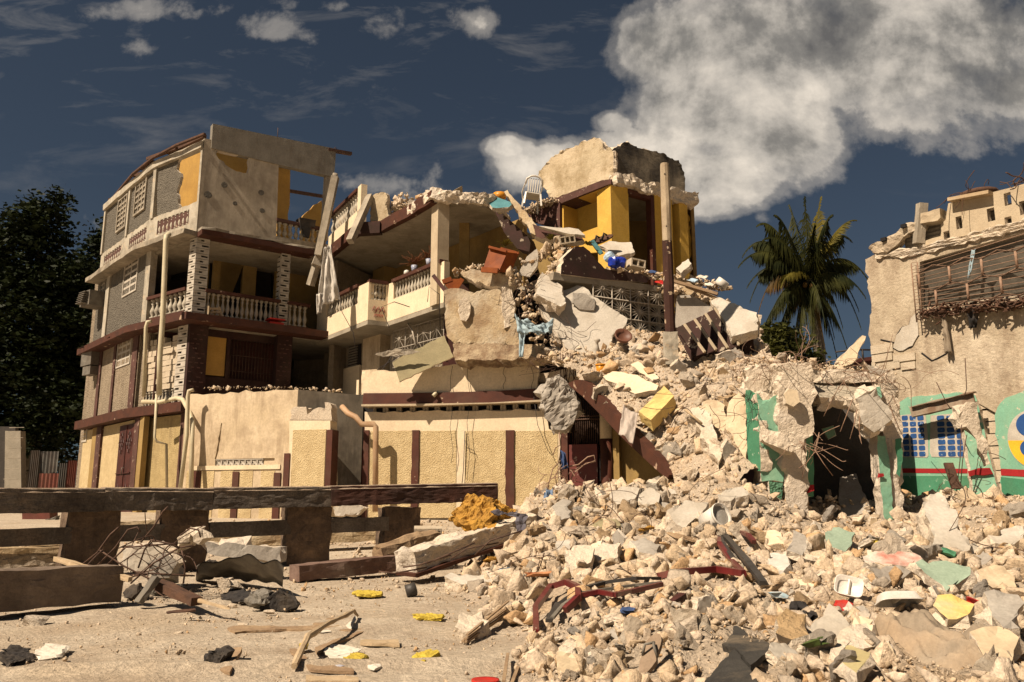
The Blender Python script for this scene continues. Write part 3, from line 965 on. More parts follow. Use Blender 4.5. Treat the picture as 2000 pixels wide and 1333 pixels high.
def claustra(parent, pl, a0, a1, z0, z1, th=.45, rows=None, name='column', label=None, mat=None):
    mb = MB(); rows = rows or int((z1 - z0) / .155); h = (z1 - z0) / rows
    mb.mi = 1; mb.pbox(pl, a0 + .03, a1 - .03, z0, z1, th - .03, -.05); mb.mi = 0
    w = a1 - a0
    for i in range(rows):
        za = z0 + i * h; sh = .18 * w if i % 2 else -.18 * w
        c = (a0 + a1) / 2 + sh
        for (x0, x1, y0, y1) in ((a0, a1, za + .008, za + h * .34), (a0, a1, za + h * .70, za + h - .008), (a0, c - .11, za + h * .34, za + h * .70), (c + .11, a1, za + h * .34, za + h * .70)):
            mb.pbox(pl, x0, x1, y0, y1, .06, 0)
        # returns on both flanks
        for (s0, s1) in ((a0, a0 + .05), (a1 - .05, a1)):
            mb.pbox(pl, s0, s1, za + .008, za + h * .34, th, -.062); mb.pbox(pl, s0, s1, za + h * .70, za + h - .008, th, -.062)
            mb.pbox(pl, s0 + .002, s1 - .002, za + h * .34, za + h * .70, .15, -.062)
    return part(mb, name, [mat or m_cleanwhite, m_dark], parent, label)


def vent(parent, pl, rect, nx, nz, label=None, frame=.07, mat=None, name='vent_block_window', depth=.12):
    (a0, z0), (a1, _), (_, z1), _ = rect
    mb = MB(); mat = mat or m_cleanwhite
    mb.pbox(pl, a0 - frame, a1 + frame, z0 - frame, z0, depth, .03); mb.pbox(pl, a0 - frame, a1 + frame, z1, z1 + frame, depth, .03)
    mb.pbox(pl, a0 - frame, a0, z0, z1, depth, .03); mb.pbox(pl, a1, a1 + frame, z0, z1, depth, .03)
    t = min((a1 - a0) / nx, (z1 - z0) / nz) * .16
    for i in range(1, nx): x = a0 + (a1 - a0) * i / nx; mb.pbox(pl, x - t, x + t, z0, z1, depth - .02, .01)
    for i in range(1, nz): z = z0 + (z1 - z0) * i / nz; mb.pbox(pl, a0, a1, z - t, z + t, depth - .03, .005)
    cw = (a1 - a0) / nx; ch = (z1 - z0) / nz                     # little nib in every opening
    for i in range(nx):
        for j in range(nz):
            mb.pbox(pl, a0 + cw * (i + .4), a0 + cw * (i + .6), z0 + ch * (j + .12), z0 + ch * (j + .45), depth - .05, 0)
    mb.mi = 1; mb.pbox(pl, a0, a1, z0, z1, depth + .05, -depth - .02)
    return part(mb, name, [mat, m_dark], parent, label)


def sungrille(parent, pl, rect, nx, nz, mat=None, label=None, r=.009, out=.03, rays=16):
    (a0, z0), (a1, _), (_, z1), _ = rect
    mb = MB(); cw = (a1 - a0) / nx; ch = (z1 - z0) / nz
    for i in range(nx + 1): x = a0 + cw * i; mb.tube([pl.w(x, z0, -out), pl.w(x, z1, -out)], r * 1.5, 4)
    for j in range(nz + 1): z = z0 + ch * j; mb.tube([pl.w(a0, z, -out), pl.w(a1, z, -out)], r * 1.5, 4)
    for i in range(nx):
        for j in range(nz):
            cx, cz = a0 + cw * (i + .5), z0 + ch * (j + .5)
            for k in range(rays):
                t = 2 * math.pi * (k + .5) / rays; q = max(abs(math.cos(t)), abs(math.sin(t)))
                mb.tube([pl.w(cx, cz, -out - .01), pl.w(cx + cw * .5 * math.cos(t) / q, cz + ch * .5 * math.sin(t) / q, -out)], r * .75, 4, caps=False)
            mb.tube([pl.w(cx + .05 * math.cos(t), cz + .05 * math.sin(t), -out - .015) for t in np.linspace(0, 6.28, 9)], r, 4, caps=False)
    return part(mb, 'window_grille', mat or m_whiteiron, parent, label)


def wallpart(parent, name, pl, pts, th, mats, holes=(), label=None, out=0, jg=None, amp=.03, step=.16, seed=1, side=None, midj=0):
    mb = MB()
    if jg is not None: pts = jagedges(pts, jg, amp, step, seed)
    mb.poly(pl, pts, th, holes, out, side, midj, seed)
    if midj: mb = roughen(mb, .06, 4.5, 4, seed, .12, only=1)
    return part(mb, name, mats, parent, label)


def rz(pl, x0, x1, z0, z1, py=700):
    """rectangle from two pixel columns and two heights"""
    a0 = pl.sz(x0, py)[0]; a1 = pl.sz(x1, py)[0]
    if a1 < a0: a0, a1 = a1, a0
    return [(a0, z0), (a1, z0), (a1, z1), (a0, z1)]


def boxr(mb, pl, rect, th, out=0):
    (a0, z0), (a1, _), (_, z1), _ = rect
    mb.pbox(pl, a0, a1, z0, z1, th, out)


# ------------------------------------------------------------------ corner house (left)
A0 = (-9.73, 25.0); A1 = (-11.98, 26.7); A2 = (-13.66, 28.6); A3 = (-15.55, 30.75)
R1 = (-9.73 + 3.04 * 1.19, 25 + 2.3 * 1.19)
BK1 = (-4.6, 31.5); BK0 = (-12.6, 35.5)
L1, L2, L3, RR = PL(A1, A0), PL(A2, A1), PL(A3, A2), PL(A0, R1)
Z0, Z1, Z2, Z3, Z4 = .2, 3.99, 6.64, 9.34, 12.33
ch = root('corner_house', 'three storey corner house on the left with roofless top floor and pierced block columns', 'house', (-11.0, 28.5, .8))

# ground floor: ochre roughcast, pilasters, door
for i, pl in enumerate((L1, L2, L3)):
    holes = []
    wallpart(ch, 'wall', pl, [(0, Z0), (pl.len, Z0), (pl.len, Z1 - .3), (0, Z1 - .3)], .25, m_stucco2 if i == 0 else m_stucco)
mb = MB()
for pl, x0, x1 in ((L3, 188, 197), (L2, 262, 271), (L1, 352, 362)):
    boxr(mb, pl, rz(pl, x0, x1, Z0, Z1 - .28, 900), .1, .08)
parts(mb, 'pilaster', m_brown, ch)
mb = MB()
for pl, x0, x1 in ((L3, 179, 188), (L2, 271, 279)):
    boxr(mb, pl, rz(pl, x0, x1, Z0, Z1 - .28, 900), .1, .06)
parts(mb, 'pilaster', m_intyel, ch)
dr = rz(L2, 232, 262, Z0, Z1 - .42, 900)
mb = MB(); boxr(mb, L2, dr, .1, .05)
(a0, _), (a1, _), _, _ = dr
mid = (a0 + a1) / 2
mb.pbox(L2, mid - .015, mid + .015, Z0, Z1 - .45, 0, .075)
for zc in (3.0, 1.35):
    for ac in ((a0 + mid) / 2, (a1 + mid) / 2):
        for dx, dz in ((-.16, 0), (.16, 0), (0, .22), (0, -.22), (0, 0)):
            s_, r_ = .085, .12
            P = [L2.w(ac + dx + s_, zc + dz, -.085), L2.w(ac + dx, zc + dz + r_, -.085), L2.w(ac + dx - s_, zc + dz, -.085), L2.w(ac + dx, zc + dz - r_, -.085), L2.w(ac + dx + s_, zc + dz, -.085)]
            mb.tube(P, .014, 4, False)
mb.pbox(L2, a0 + .05, a1 - .1, 2.02, 2.05, 0, .09)
door = part(mb, 'door', m_darkwood, ch, 'dark red double door with diamond ornaments')
mb = MB(); mb.tube([L2.w(mid + .1, 2.0, -.07), L2.w(mid + .1, 2.0, -.15), L2.w(mid + .1, 2.2, -.15), L2.w(mid + .1, 2.2, -.07)], .014, 5); part(mb, 'handle', m_greymetal, door)
vent(ch, L3, L3.rect(162, 830, 170, 860), 1, 4, 'narrow white framed slit window')

# slabs
plan = [A3, A2, A1, A0, R1, BK1, BK0]


def inset(P, k):
    c = Vector((sum(p[0] for p in P) / len(P), sum(p[1] for p in P) / len(P)))
    return [tuple(Vector(p) + (c - Vector(p)).normalized() * k) for p in P]


mb = MB()
for z in (Z1, Z2, Z3): mb.plate(inset(plan, .12), z - .22, z - .02)
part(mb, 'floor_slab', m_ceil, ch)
mb = MB(); mb.ledge([A3, A2, A1, A0, R1], .34, .1, Z1 - .26, Z1 + .03); part(mb, 'ledge', m_maroon, ch)
mb = MB(); mb.ledge([A3, A2, A1, A0, R1], .50, .1, Z2 - .20, Z2 + .02); part(mb, 'ledge', m_maroon, ch)
mb = MB(); mb.ledge([A3, A2, A1, A0], .46, .1, Z3 - .14, Z3 + .01, rough=.012, seed=4); part(mb, 'ledge', m_dull, ch)
mb = MB(); mb.ledge([A0, (A0[0] + 2.95, A0[1] + 2.23)], .46, .1, Z3 - .17, Z3 + .0); part(mb, 'ledge', m_maroon, ch)
mb = MB(); mb.ledge([A0, (A0[0] + 2.95, A0[1] + 2.23)], .44, .1, Z3 + .003, Z3 + .09, rough=.02, seed=5); part(mb, 'ledge', m_dull, ch, 'crumbling mortar line on the ledge')
# back and inner walls
mb = MB()
bk = PL(BK0, BK1); mb.poly(bk, [(0, Z0), (bk.len, Z0), (bk.len, Z3), (0, Z3)], .2)
sdw = PL(R1, BK1); mb.poly(sdw, [(0.3, Z0), (sdw.len, Z0), (sdw.len, Z3), (0.3, Z3)], .2)
lf = PL(A3, BK0); mb.poly(lf, [(0, Z0), (lf.len, Z0), (lf.len, Z3), (0, Z3)], .2)
part(mb, 'rear_wall', m_tan, ch)

m_dkm = M('blackish_maroon', (.045, .018, .013), (.03, .013, .01), 3, bump=.3, stain=.2)
# first floor (Z1..Z2)
for pl, mt in ((L2, m_tan), (L3, m_tan)):
    wallpart(ch, 'wall', pl, [(0, Z1), (pl.len, Z1), (pl.len, Z2 - .2), (0, Z2 - .2)], .2, mt)
mb = MB()
for pl, x0, x1 in ((L3, 194, 199), (L2, 258, 268), (L3, 222, 226)):
    boxr(mb, pl, rz(pl, x0, x1, Z1, Z2 - .2, 720), .1, .05)
parts(mb, 'pilaster', m_brown, ch)
vent(ch, L2, L2.rect(231, 664, 255, 712), 3, 4, 'white window of patterned vent blocks', .05)
blk = rz(L1, 288, 345, Z1 + .0, Z2 - .2, 720)
mb = MB()
(a0, z0), (a1, _), (_, z1), _ = blk
rows = 9; zz = z0 + .55
for r_ in range(rows):
    hh = (z1 - .25 - zz) / rows; x = a0 + (0 if r_ % 2 else -.2)
    while x < a1:
        w_ = random.uniform(.36, .44); xa, xb = max(x, a0) + .008, min(x + w_, a1) - .008
        if xb - xa > .06 and not (r_ == rows - 1 and a0 + .75 < x < a0 + 1.2):
            mb.pbox(L1, xa, xb, zz + r_ * hh + .008, zz + (r_ + 1) * hh - .008, .2, random.uniform(-.05, .02))
        x += w_
part(mb, 'block_infill', m_block, ch, 'bare block infill with open joints')
mb = MB(); mb.pbox(L1, a0, a1, Z1, zz - .02, .1, -.08)
bi = part(mb, 'balcony_panel', m_dark, ch)
for i in range(9):
    x = a0 + (a1 - a0) * (i + .5) / 9
    instance(BAL, 'baluster', bi, Matrix.Translation(L1.w(x, Z1 + .04, .0) - wloc(ch)) @ Matrix.Diagonal((.15, .15, .46, 1)))
claustra(ch, L1, L1.sz(343, 710)[0], L1.sz(366, 710)[0] - .12, Z1 + .03, Z2 - .2, .3, 13, label='white pierced block column')
mb = MB(); mb.pbox(L1, a0 - .32, a0, Z1, Z2 - .2, .2, .03); parts(mb, 'pilaster', m_tan, ch)
mb = MB(); mb.pbox(L1, L1.len - .12, L1.len - .0, Z1 + .02, Z2 - .2, .3, .0)
mb.pbox(RR, 0.0, .55, Z1 + .02, Z2 - .2, .3, .0); mb.pbox(RR, 2.75, 3.25, Z1 + .02, Z2 - .2, .3, .0)
mb.mi = 1
for (b0, b1) in ((0.0, .55), (2.75, 3.25)):
    for i in range(16):
        for j in range(3):
            if (i * 7 + j * 3) % 5 == 0: continue
            x = b0 + .04 + j * .17 + (.08 if i % 2 else 0)
            if x + .10 < b1: mb.pbox(RR, x, x + random.uniform(.07, .11), Z1 + .1 + i * .145, Z1 + .135 + i * .145, 0, .012)
parts(mb, 'brick_pier', [m_dkm, m_brown], ch, 'dark maroon brick pier')
RRi = RR.off(.35)
mb = MB(); mb.pbox(RRi, .3, 2.9, Z1, Z1 + .95, .15, 0); mb.pbox(RRi, .3, 2.9, Z2 - .45, Z2 - .2, .15, 0); mb.pbox(RRi, 1.25, 1.36, Z1 + .95, Z2 - .45, .15, .02)
part(mb, 'parapet', m_dkm, ch)
mb = MB(); boxr(mb, RRi, [(.50, Z1 + 1.0), (1.23, 0), (0, Z2 - .42), 0], .1, -.02); part(mb, 'panel', m_orange, ch, 'flat orange yellow boarded panel')
mb = MB(); mb.pbox(RR.off(1.6), -.5, 3.6, Z1, Z2, .1, 0); part(mb, 'inner_wall', m_darkwood, ch)
mb = MB()
for i in range(14):
    x = 1.4 + i * .1; mb.tube([RRi.w(x, Z1 + .95, .05), RRi.w(x, Z2 - .45, .05)], .011, 4)
for z in (Z1 + 1.2, Z1 + 1.7): mb.tube([RRi.w(1.36, z, .04), RRi.w(2.8, z, .04)], .012, 4)
part(mb, 'window_grille', m_rust, ch)

# second floor (Z2..Z3): loggia
for pl in (L2, L3):
    wallpart(ch, 'wall', pl, [(0, Z2), (pl.len, Z2), (pl.len, Z3 - .14), (0, Z3 - .14)], .2, m_grey)
wallpart(ch, 'wall', L1, [(0, Z2), (.28, Z2), (.28, Z3 - .14), (0, Z3 - .14)], .2, m_white, out=.03)
mb = MB()
for pl, x0, x1 in ((L3, 210, 216),):
    boxr(mb, pl, rz(pl, x0, x1, Z2, Z3 - .1, 560), .1, .05)
parts(mb, 'pilaster', m_white, ch)
vent(ch, L2, L2.rect(244, 508, 268, 570), 2, 5, 'white barred window in the grey wall', .06)
vent(ch, L3, L3.rect(197, 548, 205, 580), 2, 4, 'small patterned vent window', .04, m_dull)
balustrade(ch, L1, .32, L1.len - .42, Z2 + .28, Z2 + 1.0, 8, m_maroon)
mb = MB(); mb.pbox(L1, .28, L1.len - .2, Z2, Z2 + .25, .15, .0); mb.pbox(RR, .2, 3.55, Z2, Z2 + .14, .15, .0); part(mb, 'parapet', m_dull, ch)
balustrade(ch, RR, .42, 2.72, Z2 + .16, Z2 + .95, 15, m_maroon)
balustrade(ch, RR, 3.05, 3.75, Z2 + .16, Z2 + .95, 4, m_maroon)
claustra(ch, L1, L1.len - .36, L1.len - .0, Z2 + .02, Z3 - .16, .1, 15, label='white pierced block column at the corner')
claustra(ch, RR, .0, .40, Z2 + .02, Z3 - .16, .36, 15, label='white pierced block column at the corner')
claustra(ch, RR, 2.74, 3.04, Z2 + .02, Z3 - .16, .36, 15, label='white pierced block column under the right end')
RI = RR.off(2.0); LI = L1.off(1.9)
mb = MB()
hs = []
for x0, x1, y0, y1 in ((414, 472, 512, 640), (498, 536, 525, 640), (540, 556, 545, 640)):
    hs.append(RI.rect(x0, y0, x1, y1))
hs = [[(h[0][0], Z2 + .02), (h[1][0], Z2 + .02), (h[1][0], h[2][1]), (h[0][0], h[2][1])] for h in hs]
_d = LI.d.x * RI.d.y - LI.d.y * RI.d.x; _q = RI.A - LI.A
sL = (_q.x * RI.d.y - _q.y * RI.d.x) / _d; sR = (_q.x * LI.d.y - _q.y * LI.d.x) / _d
mb.poly(RI, [(sR, Z2 - .02), (5.2, Z2 - .02), (5.2, Z3 - .2), (sR, Z3 - .2)], .15, hs)
mb.poly(LI, [(.45, Z2 - .02), (sL, Z2 - .02), (sL, Z3 - .2), (.45, Z3 - .2)], .15)
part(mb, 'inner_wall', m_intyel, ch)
mb = MB()
for h in hs: mb.pbox(RI, h[0][0], h[1][0], Z2 + .02, h[2][1], .5, -.4)
part(mb, 'doorway', m_dark, ch)
mb = MB(); rc = LI.rect(338, 505, 366, 546)
for i in range(9):
    z = rc[0][1] + (rc[2][1] - rc[0][1]) * i / 9; mb.pbox(LI, rc[0][0], rc[1][0], z, z + .04, 0, .04)
mb.pbox(LI, rc[0][0], rc[1][0], rc[0][1], rc[2][1], .01, .012)
part(mb, 'louvre_window', m_blackmetal, ch)

# top floor (Z3..Z4) left side
bz = Z3 + 1.03
for pl, x in ((L1, 0), (L2, 0), (L3, 0)):
    n = 1
    rect = {L1: (306, 356, 388, 0), L2: (0,), L3: (0,)}
    a0_, a1_ = {L1: (.45, pl.len - .55), L2: (.45, pl.len - .30), L3: (.45, pl.len - .40)}[pl]
    hole = [(a0_, Z3 + .38), (a1_, Z3 + .38), (a1_, Z3 + .86), (a0_, Z3 + .86)]
    wallpart(ch, 'parapet', pl, [(0, Z3 + .02), (pl.len, Z3 + .02), (pl.len, bz), (0, bz)], .16, m_white, [hole], jg=(2,), amp=.015, step=.2, seed=4)
    mb = MB(); mb.pbox(pl, a0_, a1_, Z3 + .38, Z3 + .86, .02, -.13); o = part(mb, 'baluster_screen', m_brown, ch)
    nb = 8
    for i in range(nb):
        instance(BAL, 'baluster', o, Matrix.Translation(pl.w(a0_ + (a1_ - a0_) * (i + .5) / nb, Z3 + .38, .05) - wloc(ch)) @ Matrix.Diagonal((.15, .15, .48, 1)))
wallpart(ch, 'wall', L3, [(0, bz), (L3.len, bz), (L3.len, Z4 - .2), (0, Z4 - .2)], .14, m_grey, out=-.03)
wallpart(ch, 'wall', L2, [(0, bz), (L2.len, bz), (L2.len, Z4 - .2), (0, Z4 - .2)], .14, m_grey, out=-.03)
# broken grey screen in the first bay
P = L1.pts([(305, 452), (305, 330), (350, 303), (343, 330), (352, 345), (344, 372), (348, 400), (340, 432), (345, 440)])
wallpart(ch, 'wall', L1, P, .12, [m_grey, m_raw], jg=(2, 3, 4, 5, 6, 7), amp=.03, step=.1, out=-.03, side=1, label='grey roughcast screen with a ragged torn edge')
vent(ch, L2, L2.rect(266, 348, 284, 410), 3, 6, 'pierced lattice window', .07, m_dull)
vent(ch, L3, L3.rect(231, 390, 246, 444), 3, 6, 'pierced lattice window', .07, m_dull)
mb = MB()
for pl, a in ((L1, 0.0), (L2, 0.0), (L3, 0.0)): mb.pbox(pl, a, a + .17, bz - .02, Z4 - .2, .16, .04)
mb.pbox(L1, L1.len - .10, L1.len, Z3, Z4 + .05, .16, .04)
parts(mb, 'pilaster', m_white, ch)
mb = MB(); mb.ledge([A3, A2, A1, A0], .10, .12, Z4 - .22, Z4 + .0, rough=.006); part(mb, 'cornice', m_white, ch)
mb = MB()
mb.bar(atz(330, 300, Z4 + .25), atz(400, 266, Z4 + .2), .12, .10); mb.bar(atz(288, 311, Z4 + .2), atz(345, 290, Z4 + .15), .10, .10)
mb.bar(atz(275, 330, Z4 + .1), atz(300, 316, Z4 + .1), .1, .1); mb.bar(atz(213, 391, Z4 + .05), atz(222, 390, Z4 + .05), .1, .1)
q = [atz(x, y, Z4 + .08) for x, y in ((222, 386), (260, 340), (300, 308), (345, 284), (400, 262))]
for i in range(4): mb.bar(q[i], q[i + 1], .09, .06)
mb.bar(atz(262, 344, Z4 + .1), atz(276, 340, Z4 + .1), .1, .1)
parts(mb, 'roof_timber', m_woodd, ch)
# inner coloured walls of the top floor
LJ = L1.off(1.3)
mb = MB(); mb.poly(LJ, LJ.pts([(338, 440), (338, 296), (362, 288), (372, 296), (384, 278), (400, 276), (408, 436)]), .12)
part(mb, 'inner_wall', m_orange, ch)
# right hand side of the top floor
out = RR.pts([(386, 457), (399, 272), (418, 278), (540, 316), (566, 322), (567, 330), (544, 330), (539, 460), (530, 474)])
hole = RR.pts([(422, 302), (424, 294), (445, 300), (487, 306), (487, 326), (484, 338), (468, 336), (452, 330), (440, 322)])
hole = jag(hole, .02, .12, 3)
wallpart(ch, 'wall', RR, RR.pts([(386, 457), (399, 270), (545, 306), (544, 330), (539, 482)]), .16, [m_facade, m_raw], [hole], side=1, label='drip stained wall with a knocked out hole near the top')
wallpart(ch, 'parapet', RR, RR.pts([(412, 290), (415, 243), (655, 292), (651, 347), (540, 322)]), .18, m_beam, out=.05, jg=(2,), amp=.012, step=.4)
wallpart(ch, 'post', RR, RR.pts([(636, 345), (648, 346), (640, 470), (628, 468)]), .15, m_dull)
wallpart(ch, 'parapet', RR, RR.pts([(539, 462), (640, 478), (640, 500), (535, 482)]), .16, m_dull)
s0 = RR.sz(541, 460)[0]; s1 = RR.sz(628, 470)[0]
balustrade(ch, RR, s0, s1, Z3 + .36, Z3 + .98, 8, m_brown, sill=False)
RJ = RR.off(2.2)
mb = MB(); mb.poly(RJ, jagedges(RJ.pts([(400, 440), (404, 285), (470, 300), (500, 312), (500, 440)]), (1, 2), .04, .2, 2), .12)
mb.poly(RR.off(.9), RR.off(.9).pts([(541, 478), (541, 322), (567, 330), (566, 400), (562, 420), (566, 478)]), .12)
mb.poly(RR.off(1.6), jagedges(RR.off(1.6).pts([(588, 478), (590, 425), (614, 400), (628, 392), (636, 440), (634, 478)]), (1, 2), .03, .15, 3), .14)
part(mb, 'inner_wall', m_orange, ch)
mb = MB(); mb.bar(RR.off(1.2).hit(563, 373), RR.off(1.2).hit(636, 385), .1, .1); mb.bar(RR.hit(640, 293), RR.hit(686, 301), .14, .10)
mb.bar(at(425, 290, 26), at(490, 302, 26.6), .1, .1)
parts(mb, 'roof_timber', m_woodd, ch)
mb = MB()
mb.tube([RR.hit(542, 272), RR.hit(543, 250)], .012, 4); mb.tube([RR.hit(648, 296), RR.hit(655, 288), RR.hit(660, 294)], .012, 4)
parts(mb, 'rebar', m_rust, ch)
# rough patches and weeds on the stained wall
mb = MB()
for (x, y, r_) in ((406, 381, 10), (438, 362, 8), (510, 377, 8), (459, 398, 6), (512, 412, 7)):
    c0 = RR.sz(x, y); mb.poly(RR, jag([(c0[0] + r_ * .013 * math.cos(t), c0[1] + r_ * .012 * math.sin(t)) for t in np.linspace(0, 6.28, 9)[:-1]], .02, .08, int(x)), .01, (), .012)
parts(mb, 'patch', m_grey, ch, 'dark chipped patches in the plaster')
# pipes, air conditioner, awnings
mb = MB()
mb.tube([at(330, 458, 24.2), at(325, 462, 24.0), at(324, 470, 24.0), at(318, 620, 24.0), at(312, 700, 24.0), at(311, 772, 24.0)], .078, 8)
parts(mb, 'drainpipe', m_pvc, ch, 'thick cream pipe')
mb = MB()
mb.tube([at(296, 628, 25), at(288, 629, 25), at(285, 640, 25), at(281, 775, 25)], .055, 8)
mb.tube([at(278, 785, 24.6), at(312, 786, 24.4), at(345, 778, 24), at(357, 781, 23.5), at(370, 805, 22.9), at(376, 822, 22.6), at(373, 955, 22.4)], .062, 8)
mb.tube([at(378, 762, 22.5), at(369, 764, 22.5), at(367, 775, 22.5), at(365, 850, 22.5), at(352, 955, 22.5)], .055, 8)
mb.tube([at(306, 770, 24.4), at(302, 855, 24.4), at(306, 863, 24.4), at(325, 868, 24.6), at(326, 955, 24.6)], .04, 6)
parts(mb, 'drainpipe', m_pvc, ch)
mb = MB()
p = L3.hit(182, 586, .3); mb.box(p, (.75, .6, .55), (0, 0, R(-40)))
for i in range(6): mb.box(p + Vector((-.25 + i * .02, -.25, -.2 + i * .08)), (.5, .3, .02), (0, 0, R(-40)))
parts(mb, 'air_conditioner', m_greymetal, ch)
mb = MB()
for x0, x1, y0, y1, Y in ((209, 250, 662, 657, 27.4), (150, 190, 683, 676, 29.6)):
    mb = MB(); p = at(x0, y0, Y); q = at(x1, y1, Y + .5); d = Vector((.35, .5, .34)); n_ = 12; b = 0
    for k in (0, .02):
        for i in range(n_ + 1):
            a = p.lerp(q, i / n_) + Vector((0, 0, .035 * (i % 2) + k)); mb.v += [tuple(a), tuple(a + d)]
    m_ = 2 * (n_ + 1)
    for i in range(n_):
        a = 2 * i; mb.face([a, a + 2, a + 3, a + 1]); mb.face([m_ + a, m_ + a + 1, m_ + a + 3, m_ + a + 2]); mb.face([a, a + m_, a + m_ + 2, a + 2]); mb.face([a + 1, a + 3, a + m_ + 3, a + m_ + 1])
    part(mb, 'awning', m_corr, ch, 'small corrugated zinc awning')
mb = MB(); p = L3.hit(179, 702, .2); mb.box(p, (.8, .4, .5), (0, 0, R(-40))); mb.box(p + Vector((.05, -.1, -.45)), (.6, .3, .3), (0, 0, R(-40)))
parts(mb, 'air_conditioner', m_greymetal, ch)

# things standing on its balcony
t = root('wooden_chair', 'broken light wooden chair lying on the corner house balcony ledge', 'chair', RR.hit(418, 625, .3))
mb = MB()
c = [RR.hit(x, y, .32) for x, y in ((408, 598), (406, 622), (412, 610), (430, 611), (437, 627), (416, 627))]
mb.bar(c[0], c[1], .05); mb.bar(RR.hit(428, 600, .3), RR.hit(432, 612, .3), .05); mb.bar(c[2], c[5], .05); mb.bar(c[3], c[4], .05)
parts(mb, 'leg', m_woodl, t)
mb = MB(); mb.bar(RR.hit(408, 603, .32), RR.hit(430, 604, .3), .04, .07); mb.bar(c[2], c[3], .05, .05); mb.bar(c[5], c[4], .05, .05); parts(mb, 'frame', m_woodl, t)
mb = MB(); boxr(mb, RR, RR.rect(519, 633, 546, 643), .3, .35); mb.pbox(RR, RR.sz(518, 638)[0], RR.sz(547, 638)[0], Z2 + .20, Z2 + .24, .3, .4)
solo(mb, 'plastic_crate', m_redpl, 'red plastic crate on the balcony ledge beside the far checkered column', 'crate')
mb = MB()
b = RR.off(-.1)
for i, (x, y0, y1) in enumerate(((584, 428, 452), (590, 427, 462), (597, 430, 463), (604, 432, 455), (611, 434, 446))):
    pass
P = [(583, 427), (615, 433), (613, 447), (606, 444), (602, 466), (592, 463), (590, 448), (585, 450)]
mb.poly(RR, RR.pts(P), .005, (), .09); mb.poly(RR, RR.pts([(584, 426), (616, 432), (612, 438), (586, 434)]), .28, (), .09)
solo(mb, 'black_cloth', m_blackcloth, 'black cloth draped over the topmost balustrade of the corner house', 'cloth')

# fallen post that leans across the gap
mb = MB(); p, q = at(655, 346, 26.2), at(622, 500, 26.2)
mb.bar(p, q, .22, .25)
mb.tube([at(655, 340, 26.2), at(653, 352, 26.2)], .10, 6)
solo(mb, 'fallen_post', m_dull, 'grey concrete post leaning between the corner house and the balcony house', 'post')
mb = MB(); mb.bar(at(622, 505, 26.4), at(606, 558, 26.6), .20, .2); mb.box(at(621, 512, 26.4), (.32, .3, .3), (0, .3, .4))
solo(mb, 'hanging_post', m_dull, 'short broken post stub hanging below the leaning grey post', 'post')

# dark court between the houses
cb = PLp((560, 31.5), (700, 30.5)); mb = MB(); mb.poly(cb, [(0, .3), (cb.len + 1, .3), (cb.len + 1, 9.4), (0, 9.4)], .2)
solo(mb, 'court_wall', m_tan, 'shaded yellow wall closing the narrow court between the two houses', 'wall')

# ------------------------------------------------------------------ low annex in front
an = root('annex', 'low drip stained cream annex with flat rubble strewn top in front of the corner house', 'outbuilding', at(470, 1015, 22.3))
W = PLp((362, 22.9), (571, 21.9)); ZT = 4.0
slot = W.rect(420, 896, 536, 911)
crackp = W.pts([(432, 826), (434, 828), (431, 850), (427, 880), (422, 897), (419, 897), (425, 870), (429, 845)])
pan = [W.rect(x0, 920, x1, 1010) for x0, x1 in ((362, 387), (392, 416), (429, 454), (467, 492), (508, 535))]
x0_ = W.sz(362, 800)[0]
mb = MB(); mb.poly(W, jagedges([(x0_, .3), (W.len, .3), (W.len, ZT), (x0_, ZT)], (2,), .02, .2, 8), .25, [slot, jag(crackp, .008, .08, 3)])
part(mb, 'front_wall', m_cream, an, 'cream wall streaked by drips, with a long crack')
RT = PL(W.B, (W.B.x + 1.55, W.B.y + .95))
mb = MB(); mb.poly(RT, [(0.0, .3), (RT.len, .3), (RT.len, ZT - .02), (0.0, ZT)], .2); part(mb, 'side_wall', m_dull, an)
mb = MB(); mb.plate([W.w(x0_, 0)[:2], (W.B.x, W.B.y + .02), RT.B[:], (-4.8, 26.6), (-9.3, 25.5)], ZT - .25, ZT - .02); part(mb, 'roof_slab', m_conc, an)
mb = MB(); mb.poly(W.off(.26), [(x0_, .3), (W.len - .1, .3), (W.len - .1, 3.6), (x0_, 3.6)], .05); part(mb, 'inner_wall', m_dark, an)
(a0, z0), (a1, _), (_, z1), _ = slot
mb = MB(); n_ = 8; a1b = W.sz(513, 903)[0]
for i in range(n_):
    c0 = a0 + (a1b - a0) * (i + .5) / n_; hw = (a1b - a0) / n_ / 2
    for sx in (-1, 1):
        mb.bar(W.w(c0 + sx * hw, z0, .06), W.w(c0, (z0 + z1) / 2, .06), .05, .04, up=(0, 1, 0)); mb.bar(W.w(c0 + sx * hw, z1, .06), W.w(c0, (z0 + z1) / 2, .06), .05, .04, up=(0, 1, 0))
    mb.pbox(W, c0 - hw - .015, c0 - hw + .015, z0, z1, .1, -.02)
mb.pbox(W, a0, a1b, z0, z0 + .03, .1, -.01); mb.pbox(W, a0, a1b, z1 - .03, z1, .1, -.01)
part(mb, 'vent_strip', m_cleanwhite, an, 'white vent strip of cross shaped blocks')
mb = MB(); mb.pbox(W, a1b, a1, z0, z1, .1, -.05); part(mb, 'blank_panel', m_cream, an)
mb = MB()
for r_ in pan: boxr(mb, W, [(r_[0][0], .3), (r_[1][0], .3), (0, r_[2][1]), 0], 0, .012)
parts(mb, 'roughcast_panel', m_stucco, an)
mb = MB()
for x0, x1, y in ((378, 391, 921), (454, 466, 922), (535, 548, 924)):
    boxr(mb, W, [(W.sz(x0, 950)[0], .3), (W.sz(x1, 950)[0], .3), (0, W.sz(x0, y)[1]), 0], 0, .035)
parts(mb, 'pilaster', m_maroon2, an)
